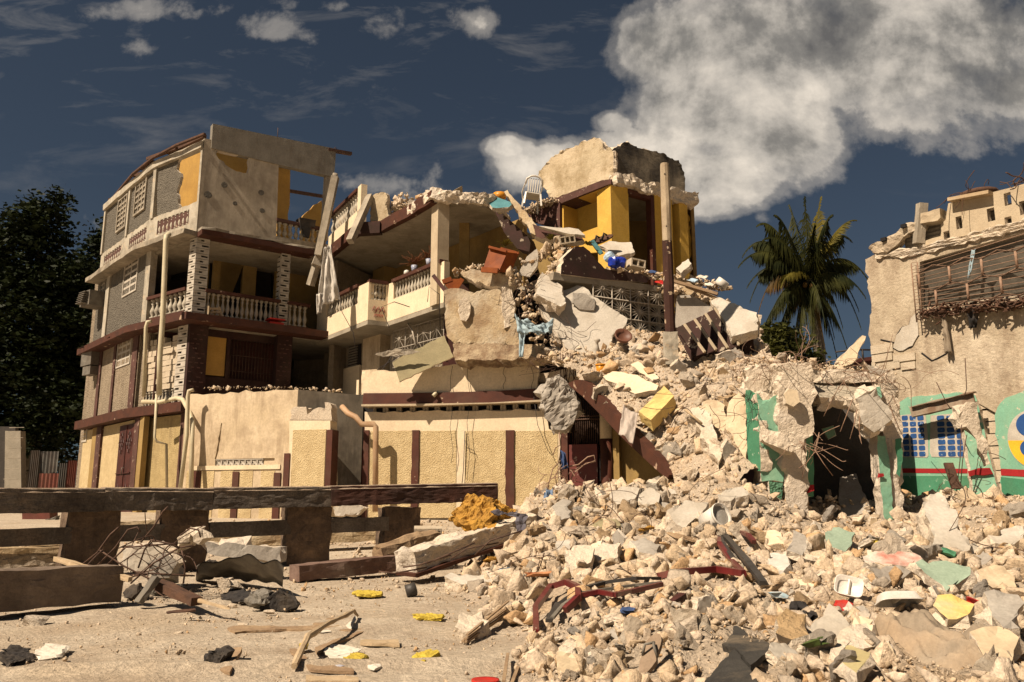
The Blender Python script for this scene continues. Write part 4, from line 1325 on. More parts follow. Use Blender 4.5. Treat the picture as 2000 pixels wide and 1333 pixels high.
mb = MB(); mb.pbox(W, x0_ + .3, W.sz(548, 915)[0], W.sz(450, 918)[1], W.sz(450, 914)[1] + .06, 0, .03); part(mb, 'string_course', m_creamtop, an)
# stub wall in front of its right corner
st = root('wall_stub', 'yellow roughcast wall stub with broken grey top and maroon edge beside the red gate', 'wall', at(600, 1015, 21.5))
S_ = PLp((553, 21.6), (650, 21.2))
mb = MB(); mb.poly(S_, S_.pts([(565, 1010), (565, 820), (645, 820), (646, 1010)]), .35); part(mb, 'body', m_creamtop, st)
mb = MB(); mb.poly(S_, jagedges(S_.pts([(565, 822), (574, 795), (598, 795), (600, 810), (612, 800), (622, 796), (634, 804), (634, 786), (645, 788), (648, 822)]), (0, 3, 4, 5, 6, 8), .025, .08, 5), .3, (), 0, 0, .02)
part(mb, 'broken_top', m_conc, st)
mb = MB(); boxr(mb, S_, S_.rect(569, 840, 634, 1010), 0, .02); parts(mb, 'roughcast_panel', m_stucco, st)
mb = MB(); boxr(mb, S_, S_.rect(636, 840, 647, 1010), .3, .03); boxr(mb, S_, S_.rect(553, 886, 564, 1010), .3, .03); parts(mb, 'pilaster', m_maroon2, st)

# red gate in the court
gt = root('court_gate', 'dark red metal gate with barred top beside the tan drainpipe', 'gate', at(690, 1010, 23))
GP = PLp((656, 23.2), (718, 22.8))
mb = MB(); boxr(mb, GP, GP.rect(660, 880, 712, 1010), .05); mb.mi = 0
for x in (660, 686, 711): boxr(mb, GP, GP.rect(x, 824, x + 3, 880), .04)
part(mb, 'gate_panel', m_gate, gt)
mb = MB()
for i in range(13): a = GP.sz(662 + i * 4, 850)[0]; mb.tube([GP.w(a, GP.sz(680, 882)[1]), GP.w(a, GP.sz(680, 826)[1])], .013, 4)
mb.tube([GP.hit(660, 826), GP.hit(712, 828)], .02, 4); part(mb, 'bars', m_rust, gt)
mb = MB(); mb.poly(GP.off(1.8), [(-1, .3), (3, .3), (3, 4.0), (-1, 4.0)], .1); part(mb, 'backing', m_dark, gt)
mb = MB(); mb.pbox(GP, GP.sz(656, 900)[0] - .12, GP.sz(659, 900)[0], .3, 4.0, .3, .02); part(mb, 'gate_post', m_maroon2, gt)
# ------------------------------------------------------------------ balcony house (middle)
bh = root('balcony_house', 'collapsed cream and maroon house with a long balcony and a torn open corner', 'house', (-1.5, 24, .8))
FW = PLp((712, 21.9), (1100, 20.95))


def P_(pl, pts): return pl.pts(pts)


mb = MB()
pts = jagedges(P_(FW, [(713, 1012), (713, 806), (830, 803), (960, 803), (1060, 801), (1072, 838), (1095, 850), (1092, 900), (1100, 1012)]), (1, 2, 3, 4, 5, 6), .018, .15, 4)
mb.poly(FW, pts, .2, (), 0, 1, .03); part(mb, 'front_wall', [m_creamtop, m_raw], bh)
for x0, x1, x1b in ((722, 804, 740), (819, 891, 0), (908, 988, 0), (1005, 1090, 0)):
    mb = MB(); boxr(mb, FW, FW.rect(x0, 842, x1, 1012), 0, .012); part(mb, 'roughcast_panel', m_stucco, bh)
for x0, x1 in ((709, 719), (804, 818), (988, 1005)):
    mb = MB(); mb.poly(FW, jag(FW.rect(x0, 841, x1, 1012), .006, .2, x0), 0, (), .05); part(mb, 'pilaster', m_maroon2, bh)
# pierced course
mb = MB(); r_ = FW.rect(726, 786, 1062, 806); mb.mi = 0; zb = r_[0][1] - .02; zt = r_[2][1] + .1
x = r_[0][0]; k = 0
while x < r_[1][0] - .1:
    w_ = .34 + .03 * math.sin(k); x2 = min(x + w_, r_[1][0])
    mb.pbox(FW, x + .006, x2 - .006, zb, zb + .07, .2, -.10); mb.pbox(FW, x + .006, x2 - .006, zt - .07, zt, .2, -.10); mb.pbox(FW, x + .006, x + .07, zb + .07, zt - .07, .2, -.10); mb.pbox(FW, x2 - .07, x2 - .006, zb + .07, zt - .07, .2, -.10)
    x = x2; k += 1
mb.mi = 1; mb.pbox(FW, r_[0][0], r_[1][0], zb, zt, .3, -.25)
part(mb, 'pierced_course', [m_block, m_dark], bh)
mb = MB(); mb.poly(FW, P_(FW, [(712, 792), (714, 770), (850, 769), (960, 766), (1050, 761), (1066, 764), (1066, 783), (960, 789), (830, 791)]), .35, (), .16); part(mb, 'ledge', m_maroon2, bh)
mb = MB(); mb.poly(FW, P_(FW, [(712, 796), (830, 795), (1066, 787), (1066, 783), (960, 789), (830, 791), (712, 792)]), .35, (), .24); part(mb, 'ledge', m_oldpar, bh)
mb = MB(); mb.poly(FW, jagedges(P_(FW, [(708, 772), (708, 726), (752, 724), (790, 729), (850, 717), (1047, 706), (1054, 735), (1050, 763)]), (1, 2, 3, 4, 5, 6), .014, .16, 6), .14, (), .08, 1)
part(roughen(mb, .025, 6, 4, 6, .12, only=1), 'parapet', [m_creamtop, m_raw], bh)
mb = MB(); mb.tube([FW.hit(852, 768, .1), FW.hit(850, 770, .28), FW.hit(846, 774, .30)], .05, 7); part(mb, 'pipe_stub', m_pvc, bh)
mb = MB(); mb.tube([at(668, 795, 21.7), at(680, 808, 21.5), at(695, 815, 21.4), at(706, 829, 21.4), at(730, 829, 21.4), at(734, 834, 21.4), at(733, 1000, 21.4)], .075, 8)
part(mb, 'drainpipe', m_terra, bh, 'tan elbowed drainpipe')
mb = MB()
for x, y0, y1 in ((882, 715, 905), (915, 712, 940), (1040, 705, 800), (985, 700, 760)):
    P = [FW.hit(x + 3 * math.sin(i * 1.7 + x), y0 + (y1 - y0) * i / 8, .14) for i in range(9)]
    mb.tube(P, .007, 4)
P = [FW.hit(908, 842, .06), FW.hit(905, 920, .06), FW.hit(902, 948, .06)]; mb.tube(P, .012, 4)
P = [FW.hit(*q, .08) for q in ((908, 860), (912, 875), (925, 880), (928, 888))]; mb.tube(P, .008, 4)
P = [FW.hit(*q, .2) for q in ((1042, 770), (1050, 830), (1070, 880), (1078, 890))]; mb.tube(P, .009, 4)
parts(mb, 'hanging_wire', m_wire, bh)

b0, b1, b2, b3 = (-6.62, 28.0), (-4.34, 24.8), (-3.8, 25.1), (-1.88, 22.6)
zb, zt = 6.5, 7.72
q1, q2, q3 = PL(b0, b1), PL(b1, b2), PL(b2, b3)
for pl, (h0, h1) in ((q1, (.75, q1.len - .75)), (q2, (.06, q2.len - .06)), (q3, (.35, q3.len - .18))):
    hole = [(h0, zb + .66), (h1, zb + .66), (h1, zt), (h0, zt)]
    mb = MB(); mb.poly(pl, [(0, zb), (pl.len, zb), (pl.len, zt - .02), (h1, zt - .02), (h1, zb + .66), (h0, zb + .66), (h0, zt - .02), (0, zt - .02)], .18); part(mb, 'parapet', m_creamtop, bh)
    n_ = {q1: 12, q2: 4, q3: 15}[pl]
    balustrade(bh, pl, h0, h1, zb + .66, zt + .06, n_, m_maroon, back=.09, r=.075 if pl is not q2 else .11, sill=False)
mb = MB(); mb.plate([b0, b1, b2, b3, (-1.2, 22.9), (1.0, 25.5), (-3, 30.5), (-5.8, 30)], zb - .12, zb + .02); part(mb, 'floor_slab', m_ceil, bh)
mb = MB()
for i in range(9):
    a = .14 + .045 * i; z = zb + .30 + .05 * math.sin(i * 2.1)
    mb.tube([q2.w(a, z, -.012), q2.w(a + .02, z + .12, -.012), q2.w(a + .05, z + .02 + .05 * (i % 2), -.012)], .008, 4)
for i in range(6):
    a = .2 + .05 * i; mb.tube([q2.w(a, zb + .13, -.012), q2.w(a + .03, zb + .22, -.012)], .008, 4)
part(mb, 'scrawl', m_red, bh, 'faded red scrawl on the balcony corner')
# loggia back wall with doorways
LB = PL((b0[0] + 1.9, b0[1] + 1.6), (b3[0] + 1.6, b3[1] + 1.6)).off(.3)
hs = []
for x0, x1, y0 in ((684, 700, 520), (733, 751, 494)):
    r_ = LB.rect(x0, y0, x1, 600); hs.append([(r_[0][0], zb + .03), (r_[1][0], zb + .03), (r_[1][0], r_[2][1]), (r_[0][0], r_[2][1])])
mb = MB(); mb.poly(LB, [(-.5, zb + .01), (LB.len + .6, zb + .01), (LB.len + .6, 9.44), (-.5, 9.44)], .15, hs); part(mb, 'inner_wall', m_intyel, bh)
mb = MB()
for h in hs: mb.pbox(LB, h[0][0], h[1][0], zb, h[2][1], .4, -.3)
parts(mb, 'doorway', m_dark, bh)
mb = MB(); boxr(mb, LB, [(LB.sz(752, 520)[0], zb + .03), (LB.sz(775, 520)[0], 0), (0, 9.43), 0], 0, .5); part(mb, 'pilaster', m_intyel, bh)
mb = MB(); boxr(mb, LB, LB.rect(719, 517, 727, 545), 0, .04); part(mb, 'shutter', m_darkwood, bh)
# deeper rooms right of the front column
RB = PL((-.9, 26.8), (1.6, 25.6)); mb = MB(); mb.poly(RB, [(-1.0, zb), (RB.len + .6, zb), (RB.len + .6, 9.44), (-1.0, 9.44)], .15); part(mb, 'inner_wall', m_intyel, bh)
mb = MB(); boxr(mb, RB, [(-.6, zb + .02), (.35, 0), (0, 8.9), 0], 0, .02); boxr(mb, RB, [(1.25, zb + .02), (1.9, 0), (0, 8.9), 0], 0, .02); parts(mb, 'doorway', m_dark, bh)
mb = MB(); p = at(907, 470, 24.6); mb.box((p.x, p.y, 8.5), (.3, .3, 1.9)); part(mb, 'column', m_intyel, bh)
mb = MB(); mb.box((p.x, p.y, 7.03), (.31, .31, 1.04)); part(mb, 'column_base', m_maroon, bh)
# front column
cp = at(859, 455, 22.85)
mb = MB(); mb.box((cp.x, cp.y + .1, (zb + 9.45) / 2), (.36, .40, 9.45 - zb), (0, 0, R(33)))
part(mb, 'column', m_oldpar, bh, 'bare cream column at the broken end of the balcony')
# roof slab
zs = 9.45
E = [atz(640, 507, zs), atz(702, 456, zs), atz(746, 453, zs), atz(802, 424, zs), atz(848, 396, zs)]
E2 = [atz(873, 396, zs), atz(909, 400, zs), atz(940, 405, zs), atz(963, 411, zs), atz(976, 425, zs), atz(988, 447, zs)]
E = [(p.x, p.y) for p in E]; E2 = [(p.x, p.y) for p in E2]
E2j = jag(E2, .05, .25, 3, closed=False)
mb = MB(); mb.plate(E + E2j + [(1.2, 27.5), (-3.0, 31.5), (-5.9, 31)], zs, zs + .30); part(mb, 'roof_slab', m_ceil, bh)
mb = MB(); mb.ledge([E[0], E[1], E[2], E[3], E[4]], .10, .1, zs - .02, zs + .34, rough=.008, seed=3); part(mb, 'fascia', m_maroon, bh)
mb = MB(); mb.ledge([(E[1][0] - .1, E[1][1]), E[2]], .22, .05, zs - .10, zs + .26); part(mb, 'fascia', m_burnt2, bh, 'projecting dark fascia block')
mb = MB(); mb.ledge(E[3:] + E2, .10, .3, zs + .04, zs + .38, rough=.06, seed=7); part(roughen(mb, .07, 4.5, 4, 3, .12), 'broken_edge', m_raw, bh)
# roof parapet
rp = PL(E[0], E[1]); zr = zs + .34
mb = MB(); mb.pbox(rp, .0, rp.len, zr, zr + .48, .15, 0); part(mb, 'parapet', m_creamtop, bh)
a_, b_ = .1, rp.len - .35
balustrade(bh, rp, a_, b_, zr + .48, zr + 1.25, 13, m_maroon, sill=False)
mb = MB(); mb.pbox(rp, rp.len - .3, rp.len + .02, zr, zr + 1.3, .2, .0); part(mb, 'post', m_creamtop, bh)
e2 = PL(E[1], E[2]).off(.2)
mb = MB(); mb.poly(e2, jagedges(e2.pts([(724, 432), (724, 388), (733, 378), (752, 376), (757, 392), (758, 430)]), (1, 2, 3, 4), .02, .1, 3), .3, (), 0, 1, .03); part(roughen(mb, .05, 4, 4, 6, .12, only=1), 'wall_fragment', [m_tower, m_raw], bh)
mb = MB(); mb.bar(at(723, 384, 25.6), at(684, 472, 24.6), .2, .2)
solo(mb, 'leaning_post', m_dull, 'short grey concrete post leaning on the maroon roof edge balustrade', 'post')
mb = MB(); mb.poly(PLp((878, 24), (906, 24.3)), PLp((878, 24), (906, 24.3)).pts([(876, 384), (884, 374), (903, 363), (904, 385), (890, 392)]), .2); part(mb, 'wall_fragment', m_tower, bh, 'small wedge of wall left on the roof edge')


def pile(n, pxs, Ys, zoff, lo, hi, name, label, seed=0, surf=None, group=None):
    """many stones along pixel path"""
    g = np.random.default_rng(seed); P = []; S = sizes(n, lo, hi, 1.8)
    for i in range(n):
        t = g.uniform(0, len(pxs) - 1.001); k = int(t); f = t - k
        a = at(pxs[k][0], pxs[k][1], Ys[k]).lerp(at(pxs[k + 1][0], pxs[k + 1][1], Ys[k + 1]), f)
        P.append((a.x + g.normal(0, .12), a.y + abs(g.normal(0, .25)), a.z + abs(g.normal(0, zoff))))
    return np.array(P), S


Pa, Sa = pile(420, [(790, 412), (830, 392), (850, 378), (880, 384), (910, 389), (960, 402), (985, 425)], [24.8, 24, 23.3, 23.4, 23.5, 23.9, 24.6], .05, .03, .14, 0, 0, 3)
Pb, Sb = pile(160, [(760, 415), (778, 405), (800, 408)], [25.8, 25.6, 25.2], .18, .04, .17, 0, 0, 4)
Pc, Sc = pile(300, [(1030, 415), (1060, 400), (1085, 392)], [25.0, 24.6, 24.3], .08, .03, .12, 0, 0, 5)
Pd, Sd = pile(500, [(1180, 528), (1230, 530), (1300, 540), (1370, 550), (1420, 565)], [21.5, 21.8, 22.4, 22.8, 23.2], .06, .03, .14, 0, 0, 6)
Pe, Se = pile(240, [(1020, 520), (1060, 500), (1090, 480), (1110, 490), (1085, 530), (1075, 545)], [21.2, 21.2, 21.3, 21.2, 20.9, 20.8], .05, .04, .22, 0, 0, 7)
Pf, Sf = pile(170, [(890, 535), (930, 520), (1000, 530), (1020, 560), (1035, 600), (1050, 650), (1070, 690)], [21.8, 21.5, 21, 20.8, 20.6, 20.3, 20.1], .05, .04, .20, 0, 0, 8)
Pg, Sg = pile(220, [(1055, 700), (1090, 705), (1130, 712), (1170, 705), (1200, 690)], [20.2, 20.0, 19.8, 19.8, 20], .1, .04, .22, 0, 0, 9)
Ph, Sh = pile(190, [(400, 758), (480, 756), (570, 757), (650, 762)], [22.7, 22.35, 22.0, 22.7], .012, .012, .13, 0, 0, 10)
Pi, Si = pile(120, [(1300, 560), (1400, 590), (1450, 615)], [21.5, 21.2, 21.0], .05, .04, .15, 0, 0, 11)
stones('ledge_debris', np.concatenate([Pa, Pb, Pc, Pd, Pe, Pf, Pg, Ph, Pi]), np.concatenate([Sa, Sb, Sc, Sd, Se, Sf, Sg, Sh, Si]), m_rubble,
       'crumbs of broken concrete lying along the torn slab edges and wall tops', .06)

# storey under the balcony
UB = PL((b0[0] + .2, b0[1] + 1.5), (b3[0] + .3, b3[1] + 1.15))
mb = MB(); mb.poly(UB, [(-.5, 2.5), (UB.len + .4, 2.5), (UB.len + .4, zb - .1), (-.5, zb - .1)], .15); part(mb, 'lower_wall', m_tan, bh)
wl = UB.rect(682, 655, 706, 716)
mb = MB(); mb.mi = 1; boxr(mb, UB, wl, 0, .02); mb.mi = 0
for i in range(12): z = wl[0][1] + (wl[2][1] - wl[0][1]) * i / 12; mb.pbox(UB, wl[0][0], wl[1][0] - .2, z, z + .05, 0, .06)
part(mb, 'louvre_window', [m_louvre, m_dark], bh)
mb = MB(); boxr(mb, UB, UB.rect(726, 640, 760, 765), 0, .35); part(mb, 'pier', m_cream, bh)
mb = MB(); boxr(mb, UB, UB.rect(672, 718, 706, 785), 0, .1); part(mb, 'lower_shutter', m_creamtop, bh)
GW = UB.off(-.5); gr = GW.rect(770, 634, 868, 708)
mb = MB(); boxr(mb, UB, UB.rect(765, 625, 885, 715), 0, .04); part(mb, 'window_recess', m_dull, bh)
sungrille(bh, GW, gr, 4, 2, rays=10, label='bent white iron window grille')
mb = MB(); mb.tube([GW.hit(790, 625, .1), GW.hit(805, 645, .1), GW.hit(812, 675, .15)], .03, 5); parts(mb, 'bent_pipe', m_whiteiron, bh)
mb = MB()
for P in (((660, 560), (668, 610), (690, 650), (697, 700)), ((760, 640), (745, 600), (770, 590), (800, 600)), ((835, 590), (838, 560), (858, 575), (860, 650)), ((690, 820), (720, 760), (770, 690)), ((665, 800), (705, 770), (740, 720), (790, 690))):
    mb.tube([at(x, y, 22.3 if x > 750 else 23.5) for x, y in P], .012, 4)
parts(mb, 'hanging_wire', m_wire, bh)
# void closing walls behind / below torn corner
mb = MB(); v = PLp((860, 23.4), (1480, 24.6)); mb.poly(v, [(0, .4), (v.len, .4), (v.len, 6.6), (0, 6.6)], .1); part(mb, 'rear_wall', m_darkwood, bh)
mb = MB(); mb.plate([(-1.9, 22.2), (.9, 21.1), (1.6, 20.0), (4.9, 20.9), (5.9, 21.3), (6.2, 24.6), (-1.8, 24.6)], 4.1, 4.32); part(mb, 'floor_slab', m_conc, bh)

# roof stair tower
TC = (2.88, 23.0); TLp = (.54, 25.5); TRp = (2.88 + 2.43 * 1.16, 23 + 1.6 * 1.16)
TL, TR = PL(TLp, TC), PL(TC, TRp)
P = TL.pts([(1076, 389), (1059, 362), (1050, 341), (1069, 321), (1085, 303), (1124, 285), (1161, 270), (1172, 275), (1178, 292), (1190, 289), (1197, 296), (1198, 351)])
wallpart(bh, 'upper_wall', TL, P, .22, [m_tower, m_raw], jg=(0, 1, 2, 3, 4, 5, 6, 7, 8), amp=.035, step=.11, seed=9, side=1, midj=.035, label='ragged blotchy wall block on top of the tower, left face')
P = TR.pts([(1195, 352), (1196, 296), (1207, 284), (1216, 278), (1250, 290), (1290, 300), (1310, 308), (1329, 318), (1337, 337), (1338, 386), (1290, 372)])
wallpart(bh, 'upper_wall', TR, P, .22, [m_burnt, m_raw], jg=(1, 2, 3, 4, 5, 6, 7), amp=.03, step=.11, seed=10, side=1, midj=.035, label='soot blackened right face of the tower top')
mb = MB(); mb.poly(TL, TL.pts([(1031, 412), (1180, 354), (1198, 352), (1198, 361), (1183, 366), (1098, 400), (1098, 448), (1046, 436)]), .75, (), .10); part(mb, 'maroon_band', m_brown, bh)
mb = MB(); s0 = TL.sz(1098, 420)[0]
mb.pbox(TL, s0 + .005, s0 + .06, 7.0, 10.0, .74, -.0)
mb.poly(TL.off(.62), TL.off(.62).pts([(1080, 500), (1080, 395), (1206, 350), (1206, 490)]), .1)
part(mb, 'niche', m_ochre, bh, 'golden niche under the tower')
mb = MB(); zc = TL.sz(1190, 366)[1]
mb.plate([TL.w(s0, 0)[:2], TL.w(TL.len, 0, -.02)[:2], TL.w(TL.len, 0, .75)[:2], TL.w(s0, 0, .75)[:2]], zc, zc + .08); part(mb, 'niche_ceiling', m_ochre, bh)
fz = 6.9
mb = MB()
for x0, x1 in ((1199, 1229), (1279, 1314), (1328, 1344)):
    a0 = max(TR.sz(x0, 450)[0], .0) if x0 > 1199 else -.06; a1 = TR.sz(x1, 450)[0]
    mb.pbox(TR, a0, a1, fz - .3, 10.15, .3 if x0 > 1199 else .62, .0)
parts(mb, 'yellow_pier', m_ochre, bh)
mb = MB(); mb.pbox(TR, TR.sz(1272, 450)[0], TR.sz(1279, 450)[0], fz - .3, 10.05, .2, .02); mb.pbox(TR, TR.sz(1228, 450)[0], TR.sz(1279, 450)[0], 9.95, 10.1, .2, .015); part(mb, 'door_frame', m_maroon2, bh)
mb = MB(); P = jagedges(TR.pts([(1336, 545), (1340, 400), (1352, 402), (1362, 418), (1366, 440), (1364, 480), (1366, 520), (1360, 545)]), (1, 2, 3, 4, 5, 6), .04, .15, 11); mb.poly(TR.off(.35), P, .3, (), 0, 1, .05); part(roughen(mb, .06, 4, 4, 5, .12, only=1), 'torn_wall', [m_ochre, m_raw], bh)
mb = MB(); mb.ledge([(TC[0] + .02, TC[1]), TRp], .14, .25, 10.08, 10.42, rough=.05, seed=12); part(roughen(mb, .07, 4.5, 4, 2, .12), 'torn_ledge', m_raw, bh)
mb = MB(); tb = PL((TLp[0] + .8, TLp[1] + .6), (TRp[0] - .3, TRp[1] + 1.8)); mb.poly(tb, [(0.9, 6.6), (tb.len, 6.6), (tb.len, 10.3), (.9, 10.3)], .1)
ts = PL((TRp[0] - .12, TRp[1] + .2), (TRp[0] - .2, TRp[1] + 1.8)); mb.poly(ts, [(0, 6.6), (ts.len, 6.6), (ts.len, 10.3), (0, 10.3)], .1)
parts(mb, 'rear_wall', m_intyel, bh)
mb = MB(); mb.plate([TL.w(.1, 0, .1)[:2], TL.w(TL.len - .1, 0, .1)[:2], TR.w(TR.len - .1, 0, .1)[:2], (TRp[0] - .3, TRp[1] + 1.7), (TLp[0] + .9, TLp[1] + .7)], 10.2, 10.32); part(mb, 'roof_slab', m_ceil, bh)

# burnt floor edge and iron grilles of the torn storey
MPa = at(1082, 540, 20.6); MP = PL((MPa.x, MPa.y), (MPa.x + 1.52 * 2.6, MPa.y + .85 * 2.6))
P = [(1094, 536), (1095, 519), (1106, 497), (1118, 485), (1138, 482), (1151, 492), (1164, 510), (1179, 525), (1207, 530), (1250, 536), (1268, 544), (1262, 553), (1180, 547)]
mb = MB(); mb.poly(MP, jagedges(MP.pts(P), range(0, 10), .02, .1, 5), .2, (), .03, 1, .02); part(mb, 'burnt_upstand', [m_burnt2, m_raw], bh, 'jagged dark brown scabbed upstand')
mb = MB(); mb.poly(MP, jagedges(MP.pts([(1080, 546), (1082, 531), (1180, 545), (1300, 560), (1345, 566), (1345, 580), (1300, 572), (1180, 558)]), (1, 2, 3, 5, 6), .012, .2, 5), 3.0); part(mb, 'floor_slab', m_ceil, bh)
sungrille(bh, MP.off(.05), MP.rect(1160, 556, 1335, 662), 5, 3, rays=16, r=.014, label='white sunburst iron grille')
MB_ = MP.off(.75); r_ = MB_.rect(1165, 560, 1345, 665)
mb = MB()
cw = (r_[1][0] - r_[0][0]) / 9; chh = (r_[2][1] - r_[0][1]) / 6
for i in range(10): x = r_[0][0] + cw * i; mb.pbox(MB_, x - .05, x + .05, r_[0][1], r_[2][1], .1, 0)
for j in range(7): z = r_[0][1] + chh * j; mb.pbox(MB_, r_[0][0], r_[1][0], z - .045, z + .045, .09, -.003)
part(mb, 'block_screen', m_dull, bh)
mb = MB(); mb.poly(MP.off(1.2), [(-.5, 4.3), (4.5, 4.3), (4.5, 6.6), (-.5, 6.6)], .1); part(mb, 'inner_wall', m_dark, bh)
mb = MB(); g2 = PLp((1300, 21.9), (1400, 21.2)); mb.poly(g2.off(0), g2.pts([(1318, 640), (1322, 578), (1350, 576), (1398, 605), (1400, 640)]), .2); part(mb, 'inner_wall', m_greyslab, bh)
# slumped slab ends on the right
mb = MB(); mb.slab3([at(1296, 548, 21.9), at(1345, 556, 22), at(1395, 577, 21.6), at(1428, 588, 21.4), at(1432, 600, 21.3), at(1380, 596, 21.4), at(1300, 566, 21.8)], .35, .03, .2, 2, bulge=.06); part(mb, 'slumped_slab', m_conc2, bh)
mb = MB(); mb.bar(at(1300, 545, 21.3), at(1402, 575, 20.9), .14, .07); mb.bar(at(1340, 560, 21.3), at(1412, 588, 20.9), .12, .06); parts(mb, 'timber', m_wood, bh)

# stair going up at the torn corner (zigzag string, broken rail wall)
mb = MB(); zp = PLp((950, 22.6), (1070, 22.0))
P = [(966, 412), (975, 420), (982, 418), (984, 430), (993, 428), (996, 441), (1005, 438), (1009, 452), (1018, 450), (1022, 463), (1031, 462), (1036, 475), (1034, 492), (1010, 486), (985, 455)]
mb.poly(zp, zp.pts(P), .5); part(mb, 'stair_string', m_burnt2, bh, 'dark maroon zigzag stair string')
mb = MB(); mb.slab3([at(984, 374, 22.6), at(991, 371, 22.6), at(1048, 440, 21.8), at(1046, 460, 21.7), at(1036, 456, 21.8)], .22, .02, .15, 3); part(mb, 'stair_rail_wall', m_conc2, bh)
mb = MB(); mb.slab3([at(1040, 438, 21.8), at(1100, 452, 21.6), at(1136, 462, 21.4), at(1140, 468, 21.4), at(1120, 473, 21.5), at(1046, 462, 21.7)], .3, .015, .2, 3, side_mi=1); part(mb, 'stair_rail_wall', [m_brown, m_raw], bh)
mb = MB(); mb.slab3([at(1052, 441, 21.5), at(1130, 448, 21.2), at(1143, 460, 21.1), at(1100, 455, 21.3)], .15, .012, .2, 4); part(mb, 'stair_rail_wall', m_smooth, bh)

# string and flight of the lower stair with its gate behind
SP = PL((SA.x, SA.y), (SB.x, SB.y))
P = [(1113, 749), (1126, 743), (1142, 744), (1170, 768), (1200, 806), (1236, 840), (1260, 864), (1278, 885), (1311, 928), (1306, 936), (1278, 911), (1242, 878), (1209, 846), (1182, 816), (1140, 774), (1116, 755)]
mb = MB(); mb.poly(SP, jagedges(SP.pts(P), (1, 2, 3, 4, 5, 6, 7), .012, .15, 7), .14, (), .04); part(mb, 'stair_string', m_maroon, bh, 'maroon edge of the buried stair')
Q = [(1125, 760), (1142, 752), (1170, 776), (1200, 812), (1236, 846), (1278, 893), (1302, 932), (1278, 911), (1242, 880), (1209, 850), (1182, 820), (1140, 778)]
mb = MB(); mb.poly(SP.off(.16), SP.off(.16).pts(Q), 1.2); part(mb, 'stair_flight', m_darkwood, bh)
GB = PLp((1096, 20.9), (1300, 19.8))
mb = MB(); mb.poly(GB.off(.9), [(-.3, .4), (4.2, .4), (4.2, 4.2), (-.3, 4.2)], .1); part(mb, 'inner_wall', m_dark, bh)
mb = MB(); boxr(mb, GB, GB.rect(1110, 868, 1166, 1010), .05, -.2); gp = part(mb, 'gate_panel', m_gate, bh, 'red brown gate under the stair')
mb = MB()
for i in range(15): a = GB.sz(1112 + i * 3.8, 840)[0]; mb.tube([GB.w(a, GB.sz(1140, 870)[1], .2), GB.w(a, GB.sz(1140, 780)[1], .2)], .012, 4)
for y in (812, 818): mb.tube([GB.w(GB.sz(1110, y)[0], GB.sz(1140, y)[1], .18), GB.w(GB.sz(1166, y)[0], GB.sz(1140, y)[1], .18)], .02, 4)
part(mb, 'bars', m_rust, gp)
mb = MB(); mb.lathe([(.15, 0), (.15, 2.1)], (GB.hit(1185, 900).x, GB.hit(1185, 900).y, .5), 14); part(mb, 'column', m_maroon2, bh)
mb = MB(); mb.lathe([(.148, 0), (.15, .7), (.16, 1.2)], (GB.hit(1185, 900).x, GB.hit(1185, 900).y, 2.6), 14); part(mb, 'column_top', m_oldpar, bh)
mb = MB(); boxr(mb, GB, GB.rect(1097, 845, 1109, 1010), .2, 0); part(mb, 'gate_post', m_maroon2, bh)
mb = MB(); boxr(mb, GB, GB.rect(1098, 808, 1110, 845), .2, 0); part(mb, 'gate_post_top', m_oldpar, bh)
mb = MB(); a0 = GB.sz(1197, 900)[0]; mb.pbox(GB, a0, a0 + .16, .4, 3.6, .5, 0); mb.pbox(GB, a0 + .16, a0 + 1.6, .4, 3.6, .2, -.28); part(mb, 'yellow_wall', m_ochre if 0 else m_creamtop, bh) if 0 else part(mb, 'yellow_wall', m_orange2 if 'm_orange2' in globals() else m_intyel, bh)
# ------------------------------------------------------------------ more tools
_Yr = np.arange(2.8, 22, .01)


def hitg(px, py, lift=0):
    """where the view line meets the heap or the ground"""
    d = ray(px, py); k = _Yr / d.y
    x, y, z = d.x * k, d.y * k, CAM.z + d.z * k
    h = np.maximum(HA(x, y), G(x, y))
    i = np.argmax(z < h) if (z < h).any() else len(z) - 1
    return Vector((x[i], y[i], h[i] + lift))


def hitb(px, py):
    d = ray(px, py); Y = _Yr[_Yr > 13.5]; k = Y / d.y
    x, y, z = d.x * k, d.y * k, CAM.z + d.z * k
    h = np.where(inB(x, y), HB(x, y), -9)
    if not (z < h).any(): return None
    i = int(np.argmax(z < h)); return Vector((x[i], y[i], h[i]))


def wall3(pl_pts, Y, th, amp=.03, seed=1, side=1, maxlen=.12, cuts=3, jamp=.015, jstep=.12, scale=5, bulge=.03):
    """broken piece of wall: flat painted face (0), torn sides (1)"""
    mb = MB(); P = [at(x, y, Y[i] if isinstance(Y, (list, tuple)) else Y) for i, (x, y) in enumerate(pl_pts)]
    mb.slab3(P, th, jamp, jstep, seed, side_mi=side, bulge=bulge)
    return roughen(mb, amp, scale, cuts, seed, maxlen, only=1 if side == 1 else None)


def wires(mb, c, rad, n, r, seed=0, L=1.0, flat=1.0):
    g = random.Random(seed)
    for _ in range(n):
        p = Vector(c) + Vector((g.gauss(0, rad), g.gauss(0, rad * .5), g.gauss(0, rad * .4) * flat))
        d = Vector((g.gauss(0, 1), g.gauss(0, .5), g.gauss(0, .8))).normalized(); P = [p]
        k = g.randint(8, 16); cur = Vector((g.gauss(0, 1), g.gauss(0, 1), g.gauss(0, 1))) * .35
        for i in range(k):
            d = (d + cur * .55 + Vector((0, 0, -.06))).normalized(); p = p + d * (L * .8 * g.uniform(.6, 1.2) / k); P.append(p)
            if g.random() < .2: cur = Vector((g.gauss(0, 1), g.gauss(0, 1), g.gauss(0, 1))) * .4
        mb.tube(P, r * .62 * g.uniform(.7, 1.2), 4)


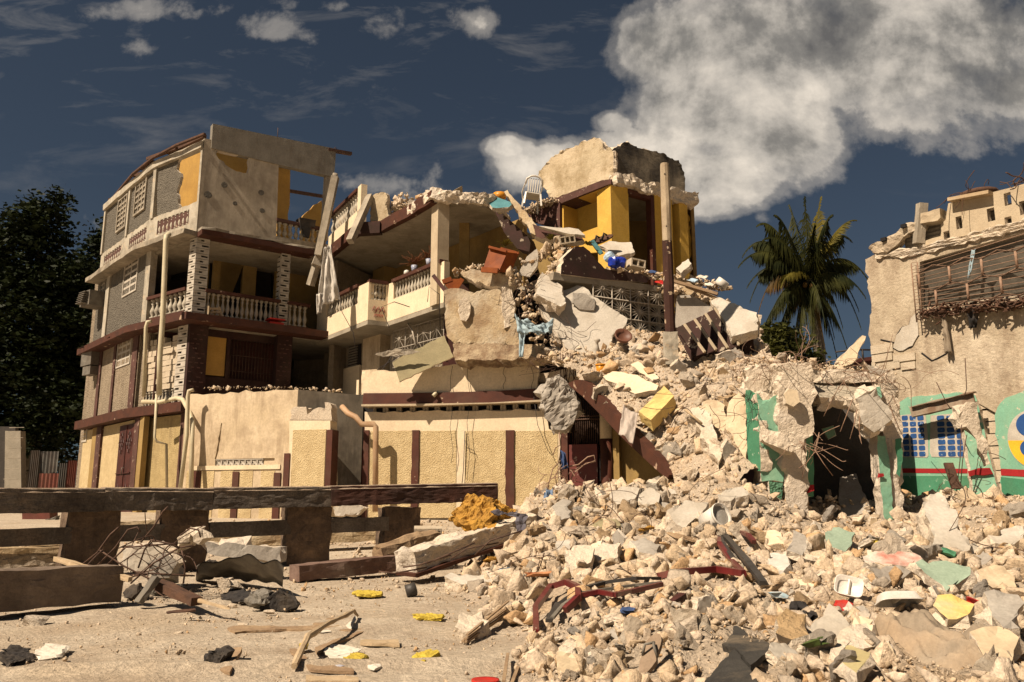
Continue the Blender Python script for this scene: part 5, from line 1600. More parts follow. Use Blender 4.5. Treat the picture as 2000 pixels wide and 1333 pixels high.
def cloth(P4, nu, nv, amp, seed=0, folds=6, sag=0, th=.012):
    """P4 = corners (tl, tr, br, bl); folded sheet with thickness"""
    g = random.Random(seed); mb = MB(); tl, tr, br, bl = [Vector(p) for p in P4]
    n = (tr - tl).cross(bl - tl).normalized()
    if n.dot(tl - CAM) > 0: n = -n
    ph = [g.uniform(0, 6.28) for _ in range(8)]
    for lay in (0, 1):
        for j in range(nv + 1):
            v = j / nv
            for i in range(nu + 1):
                u = i / nu
                p = tl.lerp(tr, u).lerp(bl.lerp(br, u), v)
                w = math.sin(u * folds * 6.28 + ph[0] + v * 1.5) * (.35 + .65 * v) + .6 * math.sin(u * folds * 13 + ph[1] - v * 3) * .5
                w += mnoise.fractal(Vector((u * 4 + seed, v * 4, seed)), .8, 2, 4) * 1.2
                p = p + n * (amp * w) + Vector((0, 0, -sag * math.sin(u * math.pi) * (1 - v) + sag * .4 * mnoise.noise(Vector((u * 5, v * 5, seed + 3)))))
                mb.v.append(tuple(p - n * th * lay))
    m = (nu + 1) * (nv + 1)
    for j in range(nv):
        for i in range(nu):
            a = j * (nu + 1) + i; q = [a, a + 1, a + nu + 2, a + nu + 1]
            mb.face(q, True); mb.face([m + k for k in reversed(q)], True)
    ring = [i for i in range(nu + 1)] + [j * (nu + 1) + nu for j in range(1, nv + 1)] + [nv * (nu + 1) + i for i in range(nu - 1, -1, -1)] + [j * (nu + 1) for j in range(nv - 1, 0, -1)]
    for k in range(len(ring)):
        a, b = ring[k], ring[(k + 1) % len(ring)]; mb.face([b, a, m + a, m + b])
    return mb


def sheetmesh(pts, th=.01, amp=.02, seed=0, maxlen=.08, mi=0, scale=5):
    """thin crumpled piece from 3-D outline"""
    mb = MB(); mb.slab3(pts, th, 0, .1, seed, bulge=0)
    return roughen(mb, amp, scale, 3, seed, maxlen)


# ------------------------------------------------------------------ big broken slabs in the torn middle
def onB(P, d=.35):
    out = []
    for x, y in P:
        h = hitb(x, y); out.append((h.y if h else 16.5) - d)
    m = sum(out) / len(out); return [m + (v - m) * .8 for v in out]


def chunk(name, pts, Y, th, mats, label, cat='slab', amp=.035, seed=1, **kw):
    if Y == 'B': Y = onB(pts)
    return solo(wall3(pts, Y, th, amp, seed, **kw), name, mats, label, cat)


SR = [m_smooth, m_raw]
m_sill = M('brown_stained_sill', (.46, .36, .23), (.22, .14, .08), 4, stain=.8, stain_col=(.10, .06, .035), bump=1, bscale=20, bdist=.05)
chunk('stained_slab', [(868, 569), (885, 562), (916, 569), (977, 566), (985, 606), (1012, 630), (1014, 674), (950, 672), (886, 670), (872, 656)],
      [21.3, 21.2, 21.1, 20.9, 20.8, 20.7, 20.7, 20.9, 21.1, 21.2], .35, [m_conc2, m_raw], 'large ochre stained upright slab above the pale cream band', seed=2)
chunk('slab_lump', [(980, 560), (998, 565), (1006, 600), (1000, 636), (986, 640), (982, 605)], 20.75, .3, [m_raw, m_raw], 'rough pale lump on the right edge of the ochre stained slab', 'chunk', .05, 3)
chunk('slab_scab', [(897, 588), (908, 580), (917, 588), (918, 610), (910, 628), (900, 624), (896, 606)], 20.95, .12, [m_raw, m_raw], 'grey mortar scab stuck on the face of the ochre stained slab', 'chunk', .03, 4)
chunk('broken_sill', [(884, 669), (960, 673), (1012, 675), (1060, 670), (1072, 690), (1060, 700), (960, 702), (892, 706), (884, 690)], [21.0, 20.8, 20.6, 20.3, 20.2, 20.2, 20.5, 20.9, 21], .35, [m_sill, m_sill],
      'long crumbling concrete ledge under the ochre stained slab', 'slab', .05, 5)
chunk('long_block', [(896, 531), (921, 527), (1008, 537), (995, 563), (952, 559), (904, 541)], [21.4, 21.4, 21, 21, 21.2, 21.4], .4, [m_conc2, m_raw], 'long dusty concrete block under the wooden drawer unit', 'chunk', .04, 6)
chunk('upright_panel', [(1011, 538), (1029, 502), (1049, 485), (1050, 518), (1034, 541)], 21.2, .15, SR, 'pale triangular slab standing right of the wooden drawer unit', 'slab', .02, 7)
chunk('upright_panel', [(992, 530), (1008, 520), (1012, 545), (1000, 562), (990, 556)], 21.25, .15, [m_greyslab, m_raw], 'small shaded grey slab behind the wooden drawer unit', 'slab', .02, 8)
chunk('bright_slab', [(1059, 534), (1095, 556), (1104, 594), (1095, 600), (1048, 575), (1050, 552)], [20.9, 20.6, 20.2, 20.1, 20.3, 20.6], .32, SR, 'bright flat slab tilted up at the centre of the ruin', 'slab', .04, 9, bulge=.06)
chunk('leaning_slab', [(1052, 600), (1100, 566), (1128, 556), (1143, 558), (1161, 581), (1225, 625), (1222, 638), (1200, 650), (1192, 686), (1153, 690), (1112, 685), (1075, 640)],
      [20.6, 20.9, 21.0, 21.0, 20.9, 20.7, 20.6, 20.4, 20.1, 20.0, 20.1, 20.4], .2, SR, 'largest smooth grey slab leaning over the rubble left of the iron grille', 'slab', .03, 10, bulge=.03)
solo(roughen((lambda m: (m.slab3([at(x, y, 20.62) for x, y in ((1119, 572), (1146, 573), (1162, 590), (1160, 606), (1132, 604), (1120, 592))], .1, .01, .1, 3), m)[1])(MB()), .012, 6, 2, 3), 'render_scab', m_greyslab,
     'square grey patch of render on the face of the largest leaning slab', 'chunk')
chunk('corner_slab', [(1388, 585), (1405, 581), (1478, 612), (1480, 645), (1430, 655), (1418, 636)], [20.6, 20.7, 20.2, 19.8, 19.7, 20.1], .3, SR, 'pale slab jutting out at the right end beside the palm', 'slab', .04, 11)
chunk('corner_shard', [(1474, 612), (1487, 616), (1484, 655), (1474, 650)], 20.2, .2, [m_raw, m_raw], 'thin upright shard at the tip of the jutting pale slab', 'chunk', .03, 12)
mb = MB(); mb.bar(at(1458, 650, 20.4), at(1460, 712, 20.4), .25, .3); solo(mb, 'stub_column', m_burnt2, 'dark column stub under the jutting pale slab', 'column')
# ribbed stair underside
mb = MB(); mb.slab3([at(1324, 640, 20.1), at(1392, 606, 20.9), at(1446, 680, 20.1), at(1356, 698, 19.4)], .15, 0, .3, 2, bulge=0)
ra, rb = [(1330, 640), (1350, 630), (1371, 619), (1390, 609)], [(1369, 694), (1391, 689), (1414, 686), (1436, 680)]
rs = root('fallen_stair', 'overturned flight of maroon steps with pale nosings below the jutting slab', 'stair', at(1385, 690, 19.8))
part(mb, 'flight', m_burnt2, rs)
for i in range(4):
    a = at(ra[i][0], ra[i][1], 19.95 + .22 * i); b = at(rb[i][0], rb[i][1], 19.3 + .22 * i)
    mb = MB(); o = Vector((.12, .0, .03)); f = Vector((-.03, -.16, .02))
    mb.add([a - o, a + o, a + f + o * .8, b - o, b + o, b + f + o * .8], [(0, 1, 2), (3, 5, 4), (0, 3, 4, 1), (1, 4, 5, 2), (2, 5, 3, 0)])
    part(mb, 'step', m_burnt2, rs)
    mb = MB(); mb.bar(a + f + o * .7, b + f + o * .7, .05, .05); part(mb, 'nosing', m_oldpar, rs)
chunk('paving_slab', [(1178, 737), (1196, 727), (1239, 729), (1286, 755), (1282, 763), (1240, 768)], 'B', .16, [m_creamtop, m_raw], 'flat cream painted slab lying on top of the slope', 'slab', .02, 13)
chunk('small_cream_slab', [(1232, 712), (1246, 706), (1275, 728), (1287, 738), (1274, 745), (1250, 728)], 'B', .12, [m_creamtop, m_raw], 'cracked cream slab just above the flat cream slab', 'slab', .02, 14)
# yellow block
mb = MB(); c = at(1283, 795, 16.4)
q_ = [at(1248, 804, 16.3), at(1297, 755, 16.9), at(1317, 773, 16.75), at(1271, 821, 16.1)]; dv = Vector((.06, .12, -.20))
mb.add(q_ + [p + dv for p in q_], [(0, 1, 2, 3), (7, 6, 5, 4), (0, 4, 5, 1), (1, 5, 6, 2), (2, 6, 7, 3), (3, 7, 4, 0)])
solo(roughen(mb, .02, 5, 3, 3, .1), 'yellow_block', m_creamy2 if 'm_creamy2' in globals() else M('butter_yellow_paint', (.78, .58, .22), (.70, .50, .18), 3, peel=.9, peel_col=(.6, .5, .35), bump=.4, stain=.2, stain_col=(.45, .33, .15)), 'big butter yellow block resting on the rubble slope', 'block')
chunk('hanging_boulder', [(1057, 770), (1070, 745), (1095, 738), (1118, 755), (1130, 790), (1124, 815), (1106, 840), (1085, 838), (1066, 815)], 19.6, .6, [m_greyslab, m_raw], 'grey boulder of concrete hanging on bent bars above the cream wall', 'boulder', .07, 15, side=0, scale=3.5, bulge=.10)
chunk('arched_panel', [(1371, 786), (1383, 780), (1404, 781), (1413, 792), (1418, 828), (1422, 855), (1404, 842), (1371, 812)], 'B', .25, [m_cream, m_raw], 'cream wall piece with rounded top standing in the slope', 'wall piece', .04, 16)
chunk('cream_wall_piece', [(1428, 783), (1446, 754), (1457, 750), (1460, 840), (1463, 905), (1449, 890), (1422, 840), (1420, 804)], [15.0, 14.9, 14.7, 14.6, 14.4, 14.4, 14.8, 14.9], .22, [m_cream, m_raw], 'taller cream wall piece touching the green pillar', 'wall piece', .04, 17)
chunk('crooked_post', [(1350, 795), (1378, 800), (1398, 850), (1412, 880), (1404, 905), (1386, 880), (1366, 830), (1342, 812)], [15.7, 15.6, 15.0, 14.7, 14.5, 14.8, 15.2, 15.6], .3, [m_raw, m_raw], 'crooked rough concrete post lying down the slope', 'post', .06, 18)

# hanging panel and scraps on the cream wall
m_p = [m_greenslab, m_raw]
chunk('dangling_board', [(767, 709), (790, 692), (868, 656), (886, 697), (850, 712), (780, 746)], [21.2, 21.2, 21.3, 21.1, 21.05, 21.0], .05, m_p, 'greenish board dangling in front of the cream band', 'panel', .01, 20, bulge=.005)
solo(sheetmesh([at(x, y, 20.9) for x, y in ((733, 692), (760, 685), (800, 682), (822, 688), (790, 694), (748, 698))], .02, .03, 3), 'scrap_board', m_dull, 'thin grey scrap board above the dangling greenish board', 'board')

# wooden drawer unit
dc = root('drawer_unit', 'varnished orange wooden drawer unit tipped over on the rubble', 'cabinet', at(968, 531, 21.0))
f0, f1, f2, f3 = at(942, 529, 21.0), at(957, 484, 21.1), at(991, 493, 20.95), at(974, 531, 20.85)
back = Vector((.30, .22, .03))
mb = MB(); mb.add([f0, f1, f2, f3] + [p + back for p in (f0, f1, f2, f3)], [(0, 1, 2, 3), (7, 6, 5, 4), (0, 4, 5, 1), (1, 5, 6, 2), (2, 6, 7, 3), (3, 7, 4, 0)]); part(mb, 'carcass', m_furn, dc)
mb = MB(); dn = Vector((-.02, -.04, 0)); a, b = f0.lerp(f1, .02), f3.lerp(f2, .02); mb.bar(a + dn, b + dn, .08, .13); part(mb, 'plinth', m_furn, dc)
mb = MB(); a, b = f1, f2; mb.bar(a + dn, b + dn, .1, .06); mb.bar(f1 + dn + back, f2 + back, .1, .06); part(mb, 'top', m_furn, dc)
t = root('open_drawer', 'loose orange wooden drawer lying open left of the drawer unit', 'drawer', at(885, 560, 21.6))
mb = MB(); P = [at(x, y, 21.5) for x, y in ((864, 551), (882, 545), (903, 545), (884, 574))]; mb.slab3(P, .03, 0, .2, 1, bulge=0); part(mb, 'base', m_furn, t)
mb = MB(); mb.bar(P[0], P[1], .03, .12); part(mb, 'side', m_furn, t); mb = MB(); mb.bar(P[2], P[3], .03, .12); part(mb, 'side', m_furn, t)
mb = MB(); mb.bar(at(846, 538, 21.5), at(882, 584, 21.4), .05, .10); part(mb, 'front', m_darkwood, t)

# plants
def leaves(mb, c, n, L, w, seed, up=.6):
    g = random.Random(seed)
    for _ in range(n):
        a = g.uniform(0, 6.28); d = Vector((math.cos(a), math.sin(a), up + g.uniform(-.2, .5))).normalized(); s = d.cross(Vector((0, 0, 1))).normalized()
        l = L * g.uniform(.7, 1.2); c0 = Vector(c); p1 = c0 + d * l * .5; p2 = c0 + d * l + Vector((0, 0, -l * .25))
        b = len(mb.v)
        mb.v += [tuple(c0), tuple(p1 + s * w), tuple(p1 + Vector((0, 0, -w * .4))), tuple(p1 - s * w), tuple(p2)]
        mb.face([b, b + 1, b + 2]); mb.face([b, b + 2, b + 3]); mb.face([b + 1, b + 4, b + 2]); mb.face([b + 2, b + 4, b + 3])


t = root('leafy_plant', 'small green plant growing behind the drawer unit', 'plant', at(988, 492, 21.3))
mb = MB(); leaves(mb, at(987, 482, 21.25), 14, .34, .05, 3); part(mb, 'leaves', m_palmyel, t, fixn=False)
mb = MB(); mb.tube([at(990, 500, 21.3), at(987, 482, 21.25)], .015, 5); part(mb, 'stem', m_wood, t)
for k, (x, y, Y, s) in enumerate(((1075, 470, 21.3, .26), (1148, 480, 21.4, .2))):
    mb = MB(); leaves(mb, at(x, y, Y), 16, s, .03, k + 9, 1.0)
    solo(mb, 'weed', m_palmyel, ['yellow green weed sprouting from rubble under the stair rail', 'dark weed behind the burnt upstand beside the sandal'][k], 'plant', fixn=False)
for k, (x, y) in enumerate(((804, 526), (833, 508))):
    a = q3.sz(x, y)[0]; base = q3.w(a, zt + .07, .09)
    t = root('potted_plant', ['dry red plant in a blue and white pot on the balcony rail', 'dry red plant in the pot nearest the bare column'][k], 'potted plant', base, 'potted plants on the balcony rail')
    mb = MB(); mb.lathe([(.07, 0), (.10, .20), (.085, .20), (.08, .17)], base, 12); part(mb, 'pot', m_bluepot if 'm_bluepot' in globals() else M('blue_white_pot', (.5, .5, .5), (.10, .14, .3), 30, bump=.1, rough=.4), t)
    mb = MB(); g = random.Random(k)
    for i in range(34):
        a_ = g.uniform(0, 6.28); d = Vector((math.cos(a_), math.sin(a_), g.uniform(.4, 2))).normalized(); p = base + Vector((0, 0, .18)); l = g.uniform(.2, .6)
        P = [p, p + d * l * .5, p + d * l + Vector((g.gauss(0, .08), 0, -.1))]; mb.tube(P, .005, 3)
        mb.v and leaves(mb, P[1], 3, .1, .015, i, .1)
    part(mb, 'foliage', m_dryleaf, t, fixn=False)
mb = MB(); b_ = q3.w(q3.sz(789, 540)[0], zt + .07, .09); mb.lathe([(.05, 0), (.09, .06), (.08, .13), (.03, .16)], b_, 10); solo(mb, 'white_pot', m_whitepl, 'little white round pot left of the blue pots on the rail', 'pot')

# roof things
def plastic_chair(loc, rotz, tilt):
    t = root('plastic_chair', 'white plastic armchair perched on the roof edge beside the tower', 'chair', loc)
    Mx = Euler((tilt[0], tilt[1], rotz)).to_matrix()

    def W_(x, y, z): return Vector(loc) + Mx @ Vector((x, y, z))
    for sx in (-1, 1):
        for sy in (-1, 1):
            mb = MB(); mb.bar(W_(.26 * sx, .24 * sy + .02 * sy, 0), W_(.22 * sx, .2 * sy, .42), .05, .04); part(mb, 'leg', m_whitepl, t)
        mb = MB(); mb.tube([W_(.25 * sx, -.22, .42), W_(.28 * sx, -.2, .64), W_(.28 * sx, .1, .67), W_(.22 * sx, .24, .86)], .022, 6); part(mb, 'armrest', m_whitepl, t)
    mb = MB(); mb.slab3([W_(-.24, -.24, .43), W_(.24, -.24, .43), W_(.22, .22, .41), W_(-.22, .22, .41)], .03, 0, .2, bulge=0); part(mb, 'seat', m_whitepl, t)
    mb = MB()
    for i in range(6):
        x = -.17 + .068 * i; mb.bar(W_(x, .22, .45), W_(x * 1.1, .30, .86), .036, .015)
    part(mb, 'backrest_slats', m_whitepl, t)
    mb = MB(); mb.tube([W_(-.26, .2, .70), W_(-.24, .28, .84), W_(-.12, .33, .92), (W_(0, .34, .94)), W_(.12, .33, .92), W_(.24, .28, .84), W_(.26, .2, .70)], .03, 6); part(mb, 'backrest', m_whitepl, t)


plastic_chair(at(1037, 408, 24.2), R(190), (R(8), R(-6)))
mb = MB(); p = at(976, 391, 23.6); mb.lathe([(.17, 0), (.19, .1), (.19, .2), (.16, .2), (.15, .12)], p, 14); solo(mb, 'orange_basin', m_orangepl, 'orange basin upside down on the roof debris left of the white chair', 'basin')
chunk('teal_slab', [(951, 393), (970, 387), (1000, 393), (994, 405), (962, 407)], [23.2, 23.3, 23.0, 22.9, 23.0], .15, [m_tealc, m_raw], 'teal painted slab shard on the roof edge below the orange basin', 'slab', .02, 22)
solo(roughen((lambda m: (m.slab3([at(x, y, 21.5) for x, y in ((1152, 472), (1160, 468), (1177, 492), (1172, 498))], .08, 0, .1, 3), m)[1])(MB()), .01, 6, 2, 3), 'blue_board', m_tealc, 'dull blue board leaning under the sandal', 'board')
t = root('sandal', 'old black sandal lying on debris below the golden niche', 'sandal', at(1173, 470, 21.6))
mb = MB(); p = at(1173, 468, 21.6); P = [p + Vector((math.cos(a) * .34 * (1 + .1 * math.sin(a)), .05 * math.sin(a), math.sin(a) * .10 + math.cos(a) * .12)) for a in np.linspace(0, 6.28, 15)[:-1]]; mb.slab3(P, .05, 0, .2, bulge=0); part(mb, 'sole', m_woodd, t)
mb = MB()
for s in (-.12, .08): mb.tube([p + Vector((s - .05, -.03, -.06 + s * .35)), p + Vector((s, -.14, .10 + s * .35)), p + Vector((s + .08, -.03, .08 + s * .35))], .03, 5)
parts(mb, 'strap', m_blackcloth, t)
mb = MB(); mb.lathe([(.10, -.12), (.14, -.02), (.13, .1), (.09, .14)], at(1190, 503, 21.4), 12, Euler((.5, 1.0, 0)).to_matrix()); mb2 = MB()
solo(roughen(mb, .02, 4, 1, 1), 'pale_jug', m_lbluepl, 'pale blue plastic jug beside the bright blue bundle', 'jug')
mb = MB(); mb.lathe([(.05, -.15), (.16, -.1), (.18, .0), (.14, .12), (.04, .16)], at(1200, 513, 21.35), 12); mb.lathe([(.05, -.12), (.13, -.05), (.14, .05), (.05, .12)], at(1214, 512, 21.35), 12)
solo(roughen(mb, .05, 5, 2, 2), 'blue_bundle', m_bluepl, 'bright blue plastic bundle on the torn slab edge', 'bundle')


def hollow_block(name, c, rot, size, label, mat=m_block, n=3):
    mb = MB(); w, d, h = size; Mx = Euler(rot).to_matrix(); c = Vector(c)

    def bx(x0, x1, y0, y1, z0, z1):
        m = MB(); m.box(((x0 + x1) / 2, (y0 + y1) / 2, (z0 + z1) / 2), (x1 - x0, y1 - y0, z1 - z0)); mb.add([c + Mx @ Vector(v) for v in m.v], m.f)
    t = .035
    bx(-w / 2, w / 2, -d / 2, d / 2, h / 2 - t, h / 2); bx(-w / 2, w / 2, -d / 2, d / 2, -h / 2, -h / 2 + t)
    for i in range(n + 1):
        x = -w / 2 + (w - t) * i / n; bx(x, x + t, -d / 2 + .002, d / 2 - .002, -h / 2 + t, h / 2 - t)
    bx(-w / 2 + .004, w / 2 - .004, d / 2 - .02, d / 2 - .004, -h / 2 + t, h / 2 - t)
    return solo(mb, name, mat, label, 'block')


hollow_block('hollow_block', at(1242, 517, 21.5), (0, .1, .35), (.42, .3, .22), 'hollow concrete block with two holes right of the blue bundle', n=2)
hollow_block('hollow_block', at(1107, 469, 21.25), (.2, -.2, .1), (.42, .2, .2), 'hollow block standing beside the pale stair rail slab')
chunk('ledge_slab', [(1170, 478), (1190, 472), (1232, 475), (1240, 490), (1208, 503), (1195, 492)], [22, 22.2, 22.2, 21.8, 21.7, 21.8], .15, SR, 'flat slab tilted against the yellow pier of the tower', 'slab', .02, 23)
chunk('ledge_slab', [(1320, 524), (1345, 506), (1350, 514), (1330, 534)], [22.5, 22.6, 22.4, 22.3], .2, SR, 'small slab leaning at the foot of the tower right of the pole', 'slab', .02, 24)
mb = MB(); p = at(1405, 560, 22.7); mb.lathe([(.15, 0), (.18, .05), (.18, .2), (.15, .22), (.15, .05)], p, 14, Euler((.3, .7, 0)).to_matrix()); solo(mb, 'white_tub', m_whitepl, 'white tub tipped over on the far right slab edge', 'tub')
g = random.Random(4)
for k, (x, y, m_, lb) in enumerate(((1290, 552, m_redpl, 'red scrap'), (1352, 548, m_lbluepl, 'pale blue scrap'), (1385, 556, m_paper, 'white crumpled sheet'), (1275, 531, m_bluec2, 'dark blue scrap'), (1372, 541, m_paper, 'pale folded sheet'))):
    p = at(x, y, 21.9 + .02 * k); w_ = .16
    solo(sheetmesh([p + Vector((-w_, 0, 0)), p + Vector((-.03, .1, .09)), p + Vector((w_, .05, .02)), p + Vector((.05, -.1, -.06))], .02, .04, k + 5), 'scrap', m_, lb + ' among the debris along the torn slab beside the pole', 'scrap')

# pole
pp = root('utility_pole', 'weathered wooden pole with its lower half painted maroon, standing before the tower', 'pole', at(1308, 695, 18.9))
a, b, c_, d_ = at(1298, 326, 18.9), at(1303, 470, 18.9), at(1309, 650, 18.9), at(1310, 705, 18.9)
mb = MB(); mb.tube([b + Vector((0, 0, -.02)), a, a + Vector((0, 0, .06))], .115, 10, r2=.10); part(roughen(mb, .02, 3, 2, 1, .3), 'shaft', m_pole, pp)
mb = MB(); mb.tube([c_, b], .125, 10, r2=.118); part(roughen(mb, .02, 3, 2, 2, .3), 'painted_shaft', M('scuffed_maroon_pole', (.06, .024, .015), (.04, .017, .012), 3, peel=.46, peel_col=(.4, .3, .2), peel_scale=4, bump=.4), pp)
mb = MB(); mb.box((d_ + c_) / 2 + Vector((0, 0, -.05)), (.3, .26, (c_ - d_).length + .1)); part(roughen(mb, .02, 4, 3, 2, .12), 'footing', m_white, pp)
mb = MB()
for y in (340, 442, 478): mb.lathe([(.012, -.1), (.02, 0)], at(1298 + (y - 326) * .033, y, 18.78), 6, Euler((1.57, 0, 0)).to_matrix())
parts(mb, 'bolt', m_wire, pp)

# cloths
ws = cloth([at(634, 484, 25.2), at(646, 478, 25.2), at(664, 585, 25.0), at(618, 602, 25.0)], 26, 22, .07, 4, 2.2)
solo(ws, 'white_sheet', m_sheet, 'dirty white sheet hanging by a corner between the two houses', 'sheet')
solo(cloth([at(618, 575, 24.9), at(630, 572, 24.9), at(628, 610, 24.9), at(618, 614, 24.9)], 8, 8, .05, 7, 1.5), 'white_rag', m_sheet, 'small white rag bunched at the foot of the hanging sheet', 'rag')
bc = root('blue_cloth', 'pale blue cloth snagged on rubble beside the ochre stained slab', 'cloth', at(1035, 690, 20))
m1 = cloth([at(1005, 612, 20.1), at(1030, 622, 20.0), at(1060, 650, 19.9), at(1012, 652, 20.0)], 18, 14, .06, 2, 2, sag=.1)
m2 = cloth([at(1035, 632, 20.0), at(1082, 622, 20.0), at(1078, 650, 19.95), at(1048, 655, 19.95)], 18, 12, .06, 3, 2.4, sag=.08)
m3 = cloth([at(1013, 640, 20.05), at(1026, 648, 20.0), at(1022, 698, 20.0), at(1013, 698, 20.05)], 10, 14, .04, 5, 1.6)
for m in (m1, m2, m3): part(m, 'fold', m_bluecloth, bc)

# bars and bundles of wire in the middle
for k, (x, y, Y, r_, n, lb) in enumerate(((1092, 640, 20.2, .28, 16, 'bent rusty bars in front of the largest leaning slab'), (1095, 715, 19.7, .3, 20, 'tangle of rusty bars above the hanging boulder'), (1040, 590, 20.5, .22, 16, 'fringe of bent bars under the bright tilted slab'),
                                          (1015, 560, 20.6, .25, 14, 'thin bars curling out right of the long dusty block'), (1360, 790, 15.3, .25, 9, 'bars poking out beside the arched cream wall piece'))):
    mb = MB(); wires(mb, at(x, y, Y), r_, n, .009, 30 + k, 1.1, 1.6); solo(mb, 'rebar_tangle', m_rust, lb, 'rebar')
mb = MB()
for i in range(9):
    x = 1095 + i * 3.2; mb.tube([at(x, 690 + 2 * (i % 3), 19.8), at(x + 4 * math.sin(i), 730, 19.7), at(x - 3 + 8 * math.sin(i * 2), 765 + 6 * (i % 2), 19.6)], .012, 4)
solo(mb, 'rebar_bundle', m_rust, 'bundle of thin bars hanging from the broken slab above the gate', 'rebar')
mb = MB()
for P in (((1095, 900), (1080, 915), (1070, 950), (1078, 985)), ((1103, 965), (1120, 925), (1145, 905), (1163, 902), (1160, 890), (1148, 893), (1130, 908), (1095, 915)), ((1080, 890), (1085, 875), (1094, 870), (1092, 845)), ((1090, 960), (1084, 930), (1098, 905)), ((1075, 935), (1100, 930), (1110, 950), (1108, 985))):
    mb.tube([at(x, y, 15.2) for x, y in P], .013, 4)
wires(mb, at(1092, 940, 15.3), .22, 14, .011, 5, 1.0, 1.8)
solo(mb, 'rebar_tangle', m_rustl, 'knot of pale bent bars rising in front of the stair gate', 'rebar')
solo(cloth([at(1093, 878, 15.1), at(1104, 885, 15.1), at(1110, 915, 15.1), at(1098, 918, 15.1)], 8, 8, .05, 9, 1.5), 'blue_rag', m_bluec2, 'dark blue rag caught in the bars before the stair gate', 'rag')
solo(cloth([at(1062, 960, 14.6), at(1080, 955, 14.6), at(1080, 1010, 14.4), at(1060, 1012, 14.4)], 10, 10, .06, 10, 1.5), 'blue_rag', M('faded_blue_cloth', (.16, .22, .32), (.10, .15, .24), 4, bump=.3), 'faded blue rag below the knot of pale bars', 'rag')
solo(cloth([at(1108, 960, 14.4), at(1125, 955, 14.4), at(1130, 1015, 14.3), at(1112, 1018, 14.3)], 10, 10, .06, 11, 1.5), 'black_cloth', m_blackcloth, 'black cloth hanging over the heap right of the knot of bars', 'cloth')
t = root('orange_bucket', 'small orange bucket on the rubble above the stair', 'bucket', at(1174, 735, 18.9))
mb = MB(); p = at(1174, 733, 18.9); mb.lathe([(.09, 0), (.12, .24), (.105, .24), (.08, .02)], p, 14); part(mb, 'body', m_orangepl, t)
mb = MB(); mb.lathe([(.128, .21), (.128, .245), (.12, .245), (.12, .21)], p, 14); part(mb, 'rim', m_orangepl, t)
t = root('clay_basin', 'brown clay basin lying below the iron grille', 'basin', at(1217, 665, 20))
mb = MB(); mb.lathe([(.06, -.1), (.18, -.06), (.22, .04), (.20, .05), (.15, -.03), (.01, -.05)], at(1217, 657, 19.9), 18, Euler((1.0, .3, 0)).to_matrix()); part(mb, 'bowl', m_terracotta, t)
for k, (x, y) in enumerate(((1165, 678), (1248, 676))):
    t = root('broken_baluster', ['broken white baluster standing on rubble at the foot of the leaning slab', 'broken white baluster lying on rubble right of the clay basin'][k], 'baluster', at(x, y + 12, 19.8))
    mb = MB(); mb.lathe([(.07, -.25), (.07, -.22), (.04, -.19), (.09, -.08), (.05, .03), (.035, .1), (.08, .15), (.06, .2)], at(x, y, 19.8), 10, Euler((.2, [.1, 1.1][k], 0)).to_matrix()); part(mb, 'shaft', m_cleanwhite, t)
mb = cloth([at(1218, 790, 16.4), at(1246, 806, 16.2), at(1236, 866, 15.8), at(1208, 846, 16.0)], 18, 18, .035, 9, 1.3, sag=.05)
solo(mb, 'limp_cloth', M('dirty_pale_cloth', (.46, .39, .33), (.36, .30, .25), 4, bump=.4), 'limp pale cloth folded under the yellow block', 'cloth')
mb = MB(); mb.tube([at(1338, 800, 15.4), at(1371, 828, 15.2)], .025, 5); solo(mb, 'lath', m_woodl, 'pale wooden lath stuck in the slope', 'lath')
gz = root('fallen_grille', 'small fallen wire gate at the foot of the stair string', 'grille', at(1305, 968, 14.9))
mb = MB(); P0, P1, P2 = at(1287, 935, 15), at(1288, 975, 14.8), at(1330, 975, 14.7)
for i in range(9): f = i / 9; mb.tube([P1.lerp(P2, f), P0.lerp(P2, f)], .008, 4)
mb.tube([P0, P2], .014, 4); mb.tube([P0, P1], .014, 4); mb.tube([P1, P2], .014, 4); part(mb, 'bars', m_rust, gz)

# ------------------------------------------------------------------ green shop ruin
gs = root('green_ruin', 'ruined mint green shop front with broken pillars and a sagging roof slab', 'ruin', at(1650, 1035, 14))


def gp(name, pts, Y, th, mats, label=None, amp=.035, seed=1, **kw):
    return part(wall3(pts, Y, th, amp, seed, **kw), name, mats, gs, label)


gp('dark_green_face', [(1456, 763), (1478, 768), (1486, 920), (1462, 903)], [14.5, 14.05, 13.95, 14.4], .2, [m_greend, m_raw], 'darker green pillar flank', .02, 2)
gp('pillar', [(1478, 768), (1491, 781), (1520, 771), (1522, 840), (1530, 888), (1530, 943), (1488, 940), (1486, 918)], 14.0, .45, [m_greenl, m_raw], 'mint green pillar with torn right edge', .03, 3)
gp('pillar_base', [(1501, 940), (1529, 943), (1527, 975), (1516, 981), (1503, 968)], 13.95, .3, [M('green_roughcast', (.10, .22, .13), (.07, .17, .10), 5, bump=1, bscale=16, bdist=.04, voro=.8, vscale=26), m_raw], None, .03, 4)
gp('pillar_head', [(1462, 722), (1475, 712), (1522, 712), (1524, 772), (1500, 782), (1478, 770), (1462, 765)], 14.45, .55, [m_raw, m_raw], None, .06, 5, bulge=.04)
o = gp('broken_pillar', [(1521, 716), (1545, 708), (1581, 711), (1590, 738), (1594, 768), (1584, 792), (1590, 828), (1587, 849), (1572, 858), (1576, 900), (1580, 960), (1585, 1035), (1548, 1026), (1536, 960), (1528, 890), (1519, 850), (1521, 780)], 13.9, .5, [m_raw, m_raw],
       'rough grey core of the front pillar', .06, 6, bulge=.05, maxlen=.09, cuts=4, scale=4)
